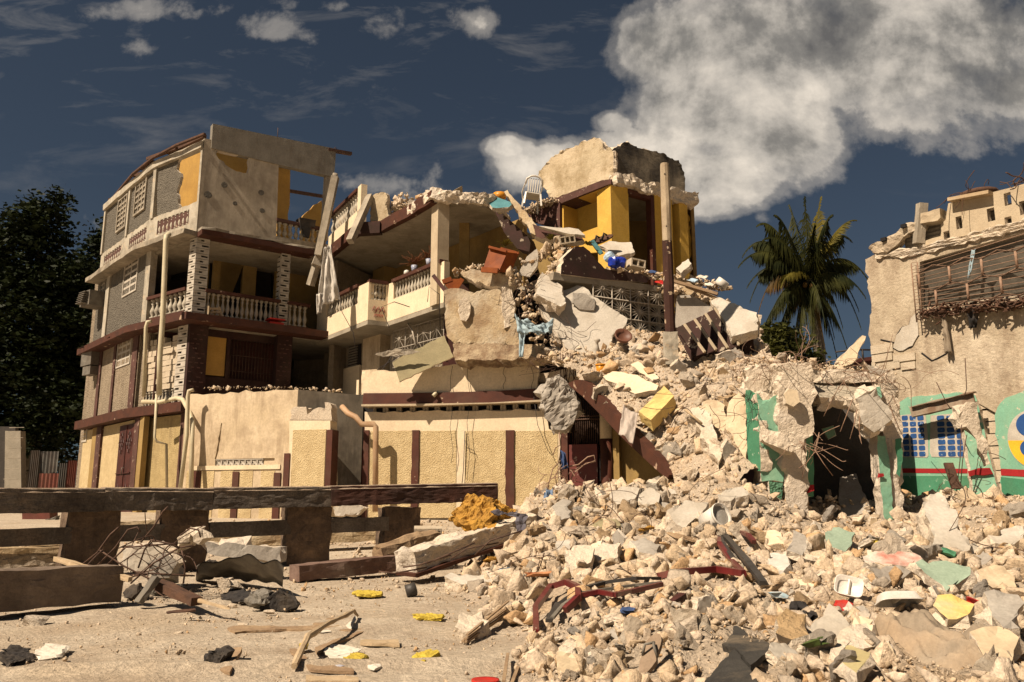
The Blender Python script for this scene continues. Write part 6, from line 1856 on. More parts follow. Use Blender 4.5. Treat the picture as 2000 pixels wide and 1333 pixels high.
gp('plaster_patch', [(1531, 770), (1541, 760), (1557, 763), (1562, 785), (1550, 795), (1536, 788)], 13.72, .1, [m_creamtop, m_raw], 'cream plaster patch on the broken pillar', .01, 7)
gp('pillar_return', [(1572, 858), (1588, 850), (1592, 900), (1588, 970), (1580, 970)], [13.95, 14.2, 14.2, 14.2, 13.95], .12, [m_greend, m_raw], None, .01, 8)
gp('stripe', [(1579, 948), (1590, 947), (1590, 959), (1580, 960)], 13.93, .03, [m_red, m_red], None, 0, 8)
gp('broken_beam', [(1485, 840), (1500, 836), (1547, 860), (1562, 876), (1545, 884), (1518, 872), (1488, 860)], [13.7, 13.7, 13.6, 13.6, 13.6, 13.6, 13.7], .25, [m_raw, m_raw], 'stub of a beam sticking out of the front pillar', .05, 9)
gp('roof_slab', [(1575, 730), (1640, 724), (1700, 728), (1748, 738), (1746, 772), (1700, 790), (1650, 775), (1600, 790)], [14.2, 15, 15.3, 14.4, 14.0, 13.9, 14.0, 14.0], .25, [m_ceil, m_raw], None, .07, 10, bulge=.08)
mb = MB(); a = at(1590, 745, 14.2); b = at(1750, 745, 14.2); mb.plate([(a.x, 14.3), (b.x, 14.3), (b.x + .3, 18.2), (a.x + .2, 18.2)], a.z - .0, a.z + .22); part(roughen(mb, .05, 4, 3, 3, .3), 'roof_slab', m_raw, gs)
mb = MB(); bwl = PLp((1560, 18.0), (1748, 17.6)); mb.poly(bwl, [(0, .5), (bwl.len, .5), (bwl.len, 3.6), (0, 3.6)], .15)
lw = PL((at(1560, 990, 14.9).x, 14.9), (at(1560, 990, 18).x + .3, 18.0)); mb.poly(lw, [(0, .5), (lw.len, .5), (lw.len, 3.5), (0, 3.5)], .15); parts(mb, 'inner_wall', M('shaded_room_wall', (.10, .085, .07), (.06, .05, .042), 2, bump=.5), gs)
gp('inner_panel', [(1606, 838), (1628, 832), (1632, 850), (1618, 858)], 16.8, .06, [m_greenl, m_raw], 'lit scrap of green wall inside', .01, 10)
gp('leaning_panel', [(1640, 935), (1672, 925), (1700, 1000), (1640, 1010)], [15.6, 15.6, 14.6, 14.6], .1, [m_greyslab, m_raw], 'grey sheet leaning inside the dark room', .01, 12)
gp('right_pillar', [(1722, 738), (1733, 730), (1752, 733), (1757, 760), (1762, 830), (1763, 900), (1762, 960), (1766, 1050), (1744, 1054), (1738, 960), (1728, 860), (1722, 800)], 13.9, .35, [m_raw, m_raw], 'bare right pillar', .06, 13, bulge=.06, maxlen=.1)
gp('green_strip', [(1713, 850), (1729, 852), (1737, 900), (1742, 960), (1745, 1045), (1731, 1038), (1720, 960)], 13.85, .3, [m_greenl, m_raw], 'green strip on the right pillar', .02, 14)
gp('green_strip', [(1707, 757), (1719, 755), (1722, 775), (1716, 785)], 13.8, .15, [m_greenl, m_raw], None, .01, 15)
gp('green_strip', [(1748, 858), (1761, 856), (1764, 900), (1757, 932), (1750, 925)], 13.72, .1, [m_greend, m_raw], None, .01, 16)
gp('stripe', [(1717, 925), (1726, 925), (1727, 931), (1718, 931)], 13.8, .02, [m_red, m_red], None, 0, 8)
solo(wall3([(1675, 779), (1692, 768), (1708, 764), (1732, 794), (1740, 821), (1723, 842), (1708, 846), (1687, 827), (1678, 800)], 13.5, .45, .07, 17, bulge=.1), 'hanging_chunk', [m_smooth, m_raw], 'round lump of concrete hanging from bars before the dark opening', 'chunk')
chunk('spike_shard', [(1692, 657), (1684, 655), (1660, 682), (1636, 700), (1628, 716), (1664, 712)], [14.6, 14.6, 14.8, 14.9, 14.9, 14.8], .12, [m_creamtop, m_raw], 'long pointed shard sticking up from the green ruin roof', 'shard', .02, 18)
chunk('roof_shard', [(1690, 712), (1720, 722), (1738, 730), (1734, 738), (1700, 728)], 14.0, .12, SR, 'flat white shard on the green ruin roof', 'shard', .02, 19)
Pj, Sj = pile(420, [(1465, 716), (1520, 712), (1575, 712), (1620, 724), (1680, 726), (1745, 735)], [14.6, 14.3, 14.2, 14.7, 14.8, 14.2], .07, .02, .11, 0, 0, 21)
Pk, Sk = pile(300, [(1600, 1010), (1650, 1000), (1710, 1010)], [14.5, 15, 14.6], .1, .03, .12, 0, 0, 22)
stones('roof_debris', np.concatenate([Pj, Pk]), np.concatenate([Sj, Sk]), m_rubble, 'stone crumbs on and in the green ruin', .06)
for k, (x, y, Y, n, s, L_) in enumerate(((1545, 706, 14.1, 30, .26, 1.0), (1478, 712, 14.2, 12, .12, .9), (1700, 738, 13.9, 34, .28, 1.1), (1478, 800, 14.1, 9, .10, 1.0), (1585, 870, 13.5, 12, .14, .9))):
    mb = MB(); wires(mb, at(x, y, Y), s, n, .008, 60 + k, L_, .7 if k != 3 else 2.5)
    if k == 4:
        for P in (((1590, 885), (1635, 872), (1634, 871)), ((1592, 880), (1608, 905), (1627, 930)), ((1560, 862), (1592, 884), (1600, 850)), ((1560, 915), (1575, 905), (1590, 885), (1600, 845))): mb.tube([at(a, b, 13.4) for a, b in P], .008, 4)
    if k == 2:
        for P in (((1665, 780), (1652, 815), (1641, 844)), ((1676, 790), (1668, 830), (1660, 858)), ((1680, 795), (1678, 840), (1683, 868), (1678, 850))): mb.tube([at(a, b, 13.6) for a, b in P], .008, 4)
    solo(mb, 'rebar_tangle', m_rustl if k != 3 else m_wire, ['curly bars on top of the broken front pillar', 'bars curling over the mint green pillar head', 'dense tangle of bars on the sagging green ruin roof', 'dark wires hanging down the mint green pillar', 'bars fanning out of the broken beam stub'][k], 'rebar')

# ------------------------------------------------------------------ building on the right
rb = root('old_building', 'old two storey building with stained plaster, mint green ground floor and pierced roof parapet', 'building', (9.6, 17.5, .9))
q0 = at(1690, 600, 19.0); RP = PL((q0.x, q0.y), (q0.x + .73 * 4.2, q0.y - 4.2))
win = RP.pts([(1796, 512), (2030, 444), (2030, 572), (1900, 590), (1798, 602)])
P = jagedges(RP.pts([(1702, 724), (1703, 690), (1697, 645), (1702, 600), (1693, 550), (1690, 507), (1710, 496), (1780, 487), (1850, 466), (2030, 425), (2230, 379), (2230, 840), (2030, 830), (1960, 815), (1900, 782), (1757, 790), (1740, 738)]), (0, 1, 2, 3, 4, 5, 6, 7), .03, .12, 6)
mb = MB(); mb.poly(RP, P, .3, [win], 0, 1, .03); part(mb, 'upper_wall', [m_oldwall, m_raw], rb)
hs = [RP.rect(*r) for r in ((1868, 423, 1880, 448), (1929, 407, 1944, 433), (1962, 377, 1976, 402), (1963, 424, 1977, 440), (1844, 452, 1856, 467), (1992, 393, 2006, 420))]
P = RP.pts([(1790, 490), (1794, 477), (1822, 465), (1848, 462), (1830, 470), (1826, 440), (1846, 430), (1850, 416), (1853, 398), (1980, 366), (2030, 350), (2030, 428), (1850, 472)])
P = RP.pts([(1790, 489), (1796, 477), (1822, 466), (1838, 462), (1838, 440), (1848, 430), (1850, 416), (1853, 398), (1980, 366), (2230, 292), (2230, 378), (1850, 473)])
mb = MB(); mb.poly(RP, jagedges(P, (0, 1, 2, 3, 4, 5), .02, .12, 4), .15, hs, .02, 1, .02); part(mb, 'pierced_parapet', [m_oldpar, m_raw], rb)
mb = MB(); mb.ledge([RP.w(.2, 0)[:2], RP.w(RP.len, 0)[:2]], .06, .1, 0, .1)
mb = MB(); mb.poly(RP, jagedges(RP.pts([(1712, 506), (1712, 494), (1780, 486), (1850, 468), (2230, 375), (2230, 396), (1850, 484), (1785, 502)]), (1, 2, 3, 5, 6, 7), .02, .12, 4), .2, (), .06, 1, .02); part(roughen(mb, .05, 5, 4, 7, .12), 'broken_cornice', [m_raw, m_raw], rb)
mb = MB(); mb.poly(RP, RP.pts([(1800, 422), (1842, 410), (1844, 428), (1838, 434), (1801, 440)]), .2, (), .15); solo(roughen(mb, .015, 5, 2, 3), 'parapet_block', m_oldpar, 'loose cream parapet block balanced beside a thin post on the roof', 'block')
mb = MB(); mb.bar(RP.hit(1794, 476, .05), RP.hit(1801, 398, .05), .18, .2); solo(roughen(mb, .015, 5, 2, 4), 'thin_post', m_dull, 'thin grey post standing on the roof of the old building', 'post')
db = root('diagonal_beam', 'broken pierced parapet strip sloping down off the roof', 'beam', RP.hit(1740, 495))
mb = MB(); mb.slab3([RP.hit(x, y, .1) for x, y in ((1694, 485), (1700, 478), (1722, 474), (1760, 448), (1778, 434), (1800, 430), (1800, 446), (1775, 455), (1745, 482), (1715, 496), (1700, 494))], .25, .02, .12, 5)
part(roughen(mb, .05, 4, 3, 5, .1), 'strip', m_oldwall, db)
mb = MB()
for x, y in ((1729, 472), (1768, 446)): mb.pbox(RP, RP.sz(x, y)[0], RP.sz(x, y)[0] + .12, RP.sz(x, y)[1] - .04, RP.sz(x, y)[1] + .04, .02, .2)
parts(mb, 'hole', m_dark, db)
mb = MB(); mb.bar(RP.hit(1856, 392, .1), RP.hit(1936, 377, .1), .25, .07); solo(mb, 'roof_plank', m_woodl, 'pale plank lying along the roof parapet', 'plank')
mb = MB(); wires(mb, RP.hit(1900, 376, -.2), .22, 16, .012, 3, .9, .4); mb.lathe([(.1, -.02), (.4, 0), (.38, .08), (.1, .14)], RP.hit(1912, 384, -.4), 12); solo(mb, 'roof_scrap', m_woodd, 'dark scrap metal heap on the roof of the old building', 'scrap')
mb = MB(); wires(mb, RP.hit(1990, 355, -.1), .15, 12, .02, 4, .6, .4); solo(mb, 'roof_scrap', m_rust, 'rusty scrap at the top right corner of the roof', 'scrap')
LV = RP.off(.22)
mb = MB(); a0, zz0 = LV.sz(1780, 600); a1 = LV.sz(2040, 500)[0]; zA = LV.sz(1900, 620)[1]; zB = LV.sz(2000, 430)[1] + .4
n_ = 24
for i in range(n_):
    z = zA + (zB - zA) * i / n_; h = (zB - zA) / n_
    b = len(mb.v); mb.v += [tuple(LV.w(a0, z, 0)), tuple(LV.w(a1, z, 0)), tuple(LV.w(a1, z + h * 1.05, -.05)), tuple(LV.w(a0, z + h * 1.05, -.05)), tuple(LV.w(a0, z, .02)), tuple(LV.w(a1, z, .02)), tuple(LV.w(a1, z + h * 1.05, -.03)), tuple(LV.w(a0, z + h * 1.05, -.03))]
    for f in ((0, 1, 2, 3), (7, 6, 5, 4), (0, 4, 5, 1), (3, 2, 6, 7), (0, 3, 7, 4), (1, 5, 6, 2)): mb.face([b + k for k in f])
part(mb, 'louvres', m_louvre, rb, 'grey louvred shutters')
mb = MB()
for x in (1872, 1952): boxr(mb, RP, RP.rect(x, 470, x + 9, 596), .3, -.22)
parts(mb, 'mullion', m_dull, rb)
mb = MB(); hx = RP.off(-.22); c0 = hx.sz(1800, 600); c1 = hx.sz(2030, 450)
W_, H_ = .62, .40
zt_l = lambda a: np.interp(a, [c0[0], c1[0]], [hx.sz(1798, 520)[1], hx.sz(2000, 455)[1]])
zb_l = lambda a: np.interp(a, [c0[0], c1[0]], [hx.sz(1798, 606)[1], hx.sz(2000, 590)[1]])
a = c0[0]; i = 0
zbase = min(zb_l(c0[0]), zb_l(c1[0]))
zmax = max(zt_l(c0[0]), zt_l(c1[0]))
while a < c1[0]:
    z = zbase - .2 + (.45 if i % 2 else 0)
    while z < zmax + .3:
        s_ = .22
        pts6 = [(a, z), (a, z + .34)]
        if zb_l(a) - .1 < z and z + .34 < zt_l(a) + .12: mb.tube([hx.w(a, z), hx.w(a, z + .34)], .03, 5)
        for dx in (-.33, .33):
            if c0[0] - .05 < a + dx < c1[0] and z + .34 < zt_l(a) and z + .3 > zb_l(a) - .1: mb.tube([hx.w(a, z + .34), hx.w(a + dx, z + .34 + .11)], .018, 4)
            if c0[0] - .05 < a + dx < c1[0] and z < zt_l(a) + .1 and z > zb_l(a): mb.tube([hx.w(a, z), hx.w(a + dx, z - .11)], .018, 4)
        z += .90
    a += .33; i += 1
for k in range(12):
    f = k / 11; mb.tube([hx.w(c0[0] - .05, zb_l(c0[0]) * (1 - f) + zt_l(c0[0]) * f), hx.w(c1[0], zb_l(c1[0]) * (1 - f) + zt_l(c1[0]) * f)], .008, 4)
for dx in (0, -.14): mb.tube([hx.w(c0[0] + dx, zb_l(c0[0]) - .25), hx.w(c0[0] + dx, zt_l(c0[0]) + .1)], .014, 4)
for k in range(20): z = zb_l(c0[0]) - .2 + k * .075; mb.tube([hx.w(c0[0] - .14, z), hx.w(c0[0], z)], .007, 4)
part(mb, 'window_grille', m_rustl, rb, 'rusty honeycomb window grille')
solo(cloth([hx.hit(1898, 488), hx.hit(1906, 486), hx.hit(1898, 530), hx.hit(1890, 545)], 6, 12, .03, 3, 1), 'blue_strip', m_bluecloth, 'narrow blue cloth strip caught on the honeycomb grille', 'cloth')
Pq, Sq = [], []
g = np.random.default_rng(3)
mb = MB()
for i in range(420):
    f = g.random(); x = 1795 + 235 * f; y = 612 - 24 * f + g.normal(0, 6)
    p = RP.hit(x, y, .05 + .25 * g.random()); s = g.uniform(.03, .09); d = Vector((g.normal(), g.normal(), g.normal() * .5)).normalized()
    mb.bar(p - d * s, p + d * s, s * .5, s * .25)
solo(mb, 'ledge_litter', m_woodd, 'dark litter of twigs and rags packed under the honeycomb grille', 'litter', kind='stuff')
solo(cloth([RP.hit(1838, 620, .2), RP.hit(1846, 618, .2), RP.hit(1858, 690, .15), RP.hit(1844, 690, .15)], 8, 14, .04, 5, 2), 'brown_rag', m_sack, 'long brown rag hanging under the honeycomb grille', 'rag')
solo(cloth([RP.hit(1886, 600, .2), RP.hit(1912, 598, .2), RP.hit(1906, 640, .15), RP.hit(1894, 642, .15)], 8, 10, .05, 6, 2), 'black_rag', m_blackcloth, 'black rag hanging under the honeycomb grille', 'rag')
# bare block corner and cracks
mb = MB()
for r_, (y0, y1) in enumerate(((692, 706), (708, 722))):
    xs_ = (1703, 1712, 1760, 1790) if r_ else (1703, 1745, 1790)
    for i in range(len(xs_) - 1): boxr(mb, RP, RP.rect(xs_[i] + 1, y0, xs_[i + 1] - 1, y1), .1, .035)
boxr(mb, RP, RP.rect(1702, 673, 1745, 690), .1, .035)
parts(mb, 'bare_block', m_block, rb)
mb = MB()
for P in (((1792, 612), (1780, 622), (1776, 636), (1762, 640), (1752, 655), (1748, 670), (1720, 664)), ((1795, 655), (1785, 665), (1780, 678), (1756, 686), (1745, 680)), ((1800, 690), (1820, 705), (1832, 700), (1850, 690))):
    mb.tube([RP.hit(x, y, .004) for x, y in P], .018, 4)
parts(mb, 'crack', m_dark, rb)
mb = MB(); P = jagedges(RP.pts([(1790, 612), (1795, 655), (1783, 676), (1757, 686), (1746, 680), (1752, 655), (1763, 640), (1777, 635), (1780, 622)]), range(9), .015, .1, 4); mb.poly(RP, P, 0, (), .03); part(mb, 'plaster_flake', m_smooth, rb)
# green ground floor
GA = RP.off(-.05)
gpts = GA.pts([(1745, 800), (1757, 786), (1772, 776), (1870, 766), (1904, 772), (1913, 800), (1925, 860), (1955, 985), (1955, 1010), (1745, 1010)])
mb = MB(); mb.poly(GA, jagedges(gpts, (0, 1, 2, 3, 4, 5), .012, .1, 3), .2, (), 0, 1, .01); part(mb, 'green_wall', [m_greenl, m_raw], rb)
gp2 = GA.pts([(1944, 812), (1950, 795), (1965, 778), (2030, 752), (2230, 700), (2230, 1050), (1962, 1010), (1955, 900), (1945, 850)])
mb = MB(); mb.poly(GA, jagedges(gp2, (0, 1, 2, 6, 7, 8), .015, .1, 3), .25, (), 0.03, 1, .02); part(mb, 'green_wall', [m_greenl, m_raw], rb)
mb = MB(); mb.poly(GA, GA.pts([(1745, 930), (1897, 930), (1940, 940), (1955, 985), (1955, 1010), (1745, 1010)]), 0, (), .006); mb.poly(GA, GA.pts([(1956, 932), (2230, 962), (2230, 1050), (1962, 1010)]), 0, (), .037); parts(mb, 'dado', m_greend, rb)
mb = MB(); mb.poly(GA, GA.pts([(1745, 915), (1896, 916), (1897, 925), (1745, 924)]), 0, (), .007); mb.poly(GA, GA.pts([(1956, 916), (2230, 928), (2230, 945), (1957, 929)]), 0, (), .038); parts(mb, 'red_stripe', m_red, rb)
for (x0, x1, g0, g1) in ((1752, 1811, 1760, 1806), (1814, 1888, 1828, 1884)):
    t_ = []
    mb = MB(); mb.poly(GA, GA.pts([(x0 + 4, 812), (x0 + (x1 - x0) * .5, 809), (x1 - 3, 808), (x1 + 1, 850), (x1 + 3, 890), (x1, 894), (x0 + 6, 893), (x0 + 2, 884)]), 0, (), .008)
    o = part(mb, 'painted_window', m_cleanwhite, rb, 'painted white window with blue panes')
    mb = MB(); GB_ = GA
    for i in range(3):
        for j in range(7):
            cx = g0 + (g1 - g0) * (i + .5) / 3 + j * .6; cy = 811 + 82 * (j + .5) / 7
            s0, z0_ = GA.sz(cx, cy); hw = (GA.sz(g1, 850)[0] - GA.sz(g0, 850)[0]) / 3 * .40; hh = .052
            Pp = []
            for t in np.linspace(0, 2 * math.pi, 17)[:-1]:
                c_2, s_2 = math.cos(t), math.sin(t)
                Pp.append((s0 + hw * math.copysign(abs(c_2) ** .5, c_2), z0_ + hh * math.copysign(abs(s_2) ** .5, s_2)))
            mb.poly(GA, Pp, 0, (), .014)
    part(mb, 'blue_panes', m_bluep, o)


def disc(pl, cx, cy, rx, ry, out, m, name, t0=0, t1=2 * math.pi):
    s0, z0_ = pl.sz(cx, cy); k = pl.sz(cx + 10, cy)[0] - s0
    mb = MB(); mb.poly(pl, [(s0 + k / 10 * rx * math.cos(t), z0_ + ry * .0098 * math.sin(t)) for t in np.linspace(t0, t1, 33)[:-1]], 0, (), out); return part(mb, name, m, rb)


disc(GA, 2022, 858, 54, 58, .040, m_cleanwhite, 'painted_roundel')
disc(GA, 2022, 858, 53, 57, .044, m_yel, 'painted_roundel_lower', math.pi, 2 * math.pi)
disc(GA, 2014, 830, 28, 24, .048, m_blue, 'painted_roundel_blue')
disc(GA, 2016, 876, 22, 18, .048, m_blue, 'painted_roundel_blue')
cp_ = RP.off(.05); mb = MB()
for j in range(9):
    y0 = 775 + j * 24; x = 1914 + j * 4.5
    for k in range(1): boxr(mb, cp_, cp_.rect(x, y0 + 1, x + 36, y0 + 23), .2, random.uniform(-.02, .03))
parts(mb, 'bare_block', m_block, rb)
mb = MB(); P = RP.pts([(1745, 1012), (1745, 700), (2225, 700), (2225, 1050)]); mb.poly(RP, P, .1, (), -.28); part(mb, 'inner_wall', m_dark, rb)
mb = MB(); mb.plate([RP.w(.3, 0, .32)[:2], RP.w(RP.len, 0, .32)[:2], RP.w(RP.len, 0, 3)[:2], RP.w(0, 0, 3)[:2]], 3.6, 3.8); mb.plate([RP.w(.3, 0, .34)[:2], RP.w(RP.len, 0, .34)[:2], RP.w(RP.len, 0, 3)[:2], RP.w(0.3, 0, 3)[:2]], 5.55, 5.75); parts(mb, 'floor_slab', m_dull, rb)
# broken pillar and leaning pieces before it
chunk('pillar_core', [(1874, 791), (1890, 785), (1906, 789), (1920, 850), (1933, 908), (1922, 913), (1910, 884), (1906, 857), (1886, 833), (1878, 836)], 15.6, .3, [m_raw, m_raw], 'bare concrete pillar core leaning on the green wall', 'pillar', .05, 31)
chunk('leaning_green_panel', [(1884, 838), (1907, 858), (1922, 912), (1934, 906), (1938, 925), (1952, 985), (1905, 978), (1894, 930), (1890, 880)], [15.5, 15.4, 15.3, 15.3, 15.3, 15.1, 15.1, 15.3, 15.4], .15, [m_greenl, m_raw], 'mint green wall panel leaning below the bare pillar core', 'panel', .02, 32)
o = chunk('red_stripe_scrap', [(1893, 921), (1932, 915), (1936, 926), (1895, 931)], [15.22, 15.2, 15.2, 15.2], .02, [m_red, m_red], 'red stripe across the leaning mint green panel', 'stripe', 0, 33, cuts=0)
mb = MB(); a, b = GA.hit(1779, 806, .35), GA.hit(1902, 776, .35); mb.bar(a, b, .04, .22); mb.bar(a + Vector((0, -.06, .1)), b + Vector((0, -.06, .1)), .12, .02); mb.bar(a + Vector((0, -.06, -.1)), b + Vector((0, -.06, -.1)), .12, .02)
solo(roughen(mb, .03, 1.5, 3, 2, .3), 'bent_channel', M('rusty_pale_sheet', (.36, .30, .22), (.22, .14, .09), 3, bump=.3), 'bent rusty metal channel hanging over the painted windows', 'metal channel')
mb = MB(); mb.bar(at(1852, 905, 15.0), at(1868, 955, 14.8), .16, .04); solo(mb, 'short_board', m_woodd, 'short brown board leaning on the green dado', 'board')
chunk('cream_shard', [(1863, 965), (1880, 955), (1900, 957), (1908, 975), (1900, 985), (1876, 990), (1860, 980)], [14.6, 14.7, 14.7, 14.6, 14.4, 14.3, 14.4], .25, [m_cream, m_raw], 'cream lump lying at the foot of the green wall', 'chunk', .03, 34)
mb = MB(); wires(mb, at(1885, 950, 14.4), .22, 14, .009, 77, 1.0, 1.6)
for P in (((1878, 830), (1875, 900), (1868, 960), (1850, 985)), ((1888, 850), (1880, 900), (1876, 950)), ((1885, 700), (1888, 760), (1882, 780)), ((1829, 747), (1850, 790), (1858, 800))): mb.tube([at(x, y, 14.9) for x, y in P], .008, 4)
solo(mb, 'rebar_tangle', m_rust, 'thin bars and wires in front of the green dado', 'rebar')

# ------------------------------------------------------------------ vegetation
def frond(P0, tip, h, L0, n=44, seed=0, droop=.6):
    g = random.Random(seed); mb = MB(); P0 = Vector(P0); tip = Vector(tip)
    c = P0.lerp(tip, .62) + Vector((0, 0, h * 1.1)); pts = []
    for i in range(n + 1):
        t = i / n; pts.append(P0 * (1 - t) ** 2 + c * 2 * t * (1 - t) + tip * t * t)
    mb.tube(pts[::4] + [pts[-1]], .05, 4, r2=.012)
    for i in range(3, n + 1):
        t = i / n; d = (pts[i] - pts[i - 1]).normalized(); s = d.cross(Vector((0, 0, 1)))
        if s.length < .1: s = Vector((1, 0, 0))
        s.normalize(); l = L0 * (math.sin(min(1, t * 1.15 + .12) * math.pi) ** .6 * .9 + .12)
        for sg in (-1, 1):
            for rep in (0, 1):
                dr = (d * g.uniform(.5, .9) + s * sg * g.uniform(.5, .8) + Vector((0, 0, -droop * g.uniform(.6, 1.4)))).normalized()
                ll = l * g.uniform(.75, 1.1); w = .045; p = pts[i] + d * g.uniform(-.05, .05); q = p + dr * ll * .55; r_ = p + dr * ll + Vector((0, 0, -.35 * ll))
                wv = d * w; b = len(mb.v)
                mb.v += [tuple(p - wv * .5), tuple(p + wv * .5), tuple(q + wv), tuple(q - wv), tuple(r_)]
                mb.face([b, b + 1, b + 2, b + 3]); mb.face([b + 3, b + 2, b + 4])
    return mb


PY = 45
pt = root('palm_tree', 'tall coconut palm standing behind the ruins', 'palm tree', at(1606, 995, PY))
top = at(1578, 545, PY)
mb = MB(); mb.tube([at(1606, 1000, PY), at(1606, 800, PY), at(1602, 700, PY), at(1590, 600, PY), top], .36, 10, r2=.22); part(mb, 'trunk', m_trunk, pt)
FR = [((1455, 520), 1.6, 0), ((1462, 500), 1.9, 1), ((1497, 470), 1.2, 0), ((1520, 420), .9, 0), ((1488, 440), 1.5, 0), ((1545, 400), .5, 0), ((1572, 385), .2, 0), ((1601, 386), .1, 3), ((1590, 440), .3, 0), ((1620, 420), .8, 1), ((1662, 430), 1.0, 3),
      ((1655, 470), 1.5, 1), ((1690, 555), 1.9, 0), ((1668, 605), 2.0, 0), ((1640, 640), 1.8, 0), ((1625, 660), 1.4, 0), ((1610, 690), 1.2, 2), ((1576, 640), 1.0, 2), ((1565, 700), 1.1, 0), ((1540, 650), 1.3, 2), ((1520, 690), 1.5, 0), ((1490, 610), 1.9, 2),
      ((1500, 660), 1.8, 0), ((1485, 690), 1.6, 0), ((1590, 720), .9, 0), ((1550, 720), 1.0, 0), ((1530, 560), 1.0, 3), ((1600, 600), .9, 3), ((1650, 690), 1.5, 0), ((1630, 700), 1.2, 0), ((1610, 640), 1.3, 0), ((1512, 715), 1.3, 0), ((1680, 580), 1.4, 1), ((1470, 560), 1.4, 0), ((1475, 590), 2.2, 0), ((1672, 640), 2.2, 0)]
for i, ((x, y), h, k) in enumerate(FR):
    g = random.Random(i)
    f = frond(top + Vector((g.uniform(-.15, .15), 0, g.uniform(-.3, .2))), at(1578 + (x - 1578) * 1.10, y, PY + g.uniform(-2.0, 2.0) * (1 if abs(x - 1578) < 70 else .5)), h * 1.25, 1.0, 56, i, 1.9 if k != 3 else .3)
    part(f, 'frond', {0: m_palm, 1: m_palm, 2: m_palmdry, 3: m_palmyel}[k], pt, fixn=False)
for x, y in ((1572, 557), (1585, 560)):
    mb = MB(); mb.lathe([(.02, -.18), (.13, -.08), (.13, .06), (.03, .17)], at(x, y, PY - .5), 8); part(mb, 'coconut', m_palmdry, pt)


def crown(name, blobs, n, size, mat, parent, seed=0, clump=.8):
    g = np.random.default_rng(seed); C = []
    W8 = np.array([b[3] ** 2 for b in blobs]); W8 = W8 / W8.sum()
    nc = n // 55
    for k in g.choice(len(blobs), nc, p=W8):
        x, y, Y, r = blobs[k]; c = at(x, y, Y); d = g.normal(size=3); d /= np.linalg.norm(d); d *= r * g.random() ** .35
        C.append((c.x + d[0], c.y + d[1], c.z + d[2] * .9))
    C = np.array(C); idx = np.repeat(np.arange(nc), 55); m = len(idx)
    P = C[idx] + g.normal(0, clump * .42, (m, 3)) * np.array([1, 1, .6])
    a = g.normal(size=(m, 3)); a /= np.linalg.norm(a, axis=1)[:, None]; a[:, 2] = np.abs(a[:, 2]) * .4; b = np.cross(a, g.normal(size=(m, 3))); b /= np.linalg.norm(b, axis=1)[:, None]
    s = (size * g.uniform(.6, 1.3, m))[:, None]
    V = np.stack([P - a * s, P + b * s * .45, P + a * s, P - b * s * .45], 1).reshape(-1, 3)
    me = bpy.data.meshes.new(name); org = np.array(wloc(parent)); V = V - org
    me.vertices.add(len(V)); me.vertices.foreach_set('co', V.astype(np.float32).ravel()); me.loops.add(len(V)); me.loops.foreach_set('vertex_index', np.arange(len(V), dtype=np.int32))
    me.polygons.add(m); me.polygons.foreach_set('loop_start', np.arange(m, dtype=np.int32) * 4); me.update(calc_edges=True); me.materials.append(mat)
    o = bpy.data.objects.new(name, me); col.objects.link(o); o.parent = parent; return o


def tree(label, base, trunk_pts, blobs, n, size, seed, clump=.8, mat=None):
    t = root('broadleaf_tree', label, 'tree', base)
    mb = MB(); mb.tube([base] + trunk_pts, .4, 8, r2=.15); c = trunk_pts[0]
    for k, (x, y, Y, r) in enumerate(blobs[:7]): e_ = at(x, y, Y); mb.tube([c, c.lerp(e_, .5) + Vector((0, 0, .4)), e_], .13, 6, r2=.04)
    part(mb, 'trunk', m_bark, t)
    crown('crown', blobs, n, size, mat or m_leaf, t, seed, clump)


tree('huge dark tree filling the left edge behind the corner house', at(60, 1000, 38), [at(70, 800, 38), at(70, 600, 38)],
     [(75, 440, 38, 1.3), (60, 500, 38, 1.7), (20, 450, 38, 1.2), (-20, 560, 38, 2.4), (70, 600, 38, 2.4), (120, 560, 38, 1.5), (130, 660, 38, 2.0), (40, 720, 38, 2.4), (100, 780, 38, 2.0), (-20, 700, 38, 2.2), (140, 800, 37.5, 1.4), (100, 410, 38, .9), (150, 530, 38, 1.0), (60, 860, 38, 1.6), (0, 830, 38, 1.6), (165, 610, 38, 1.0)], 42000, .17, 4)
tree('narrower dark tree between the huge tree and the corner house', at(170, 1000, 42), [at(175, 800, 42), at(185, 650, 42)],
     [(190, 560, 42, 1.6), (205, 500, 42, 1.1), (175, 520, 42, 1.0), (200, 640, 42, 1.6), (165, 740, 42, 1.8), (210, 460, 42, .6), (150, 850, 42, 1.6), (180, 680, 42, 1.5)], 13000, .17, 5)
tree('bushy green tree behind the foot of the palm', at(1500, 1000, 34), [at(1505, 800, 34), at(1510, 720, 34)],
     [(1500, 690, 34, 1.0), (1535, 680, 34, 1.0), (1480, 700, 34, .8), (1555, 710, 34, .8), (1510, 660, 34, .5), (1580, 730, 34, .8)], 9000, .13, 6, .5, leafmat('olive_bush_leaves', (.075, .075, .018), (.03, .035, .01)))

m_railc = M('dark_shed_board', (.07, .06, .05), (.04, .035, .03), 2, bump=.4)
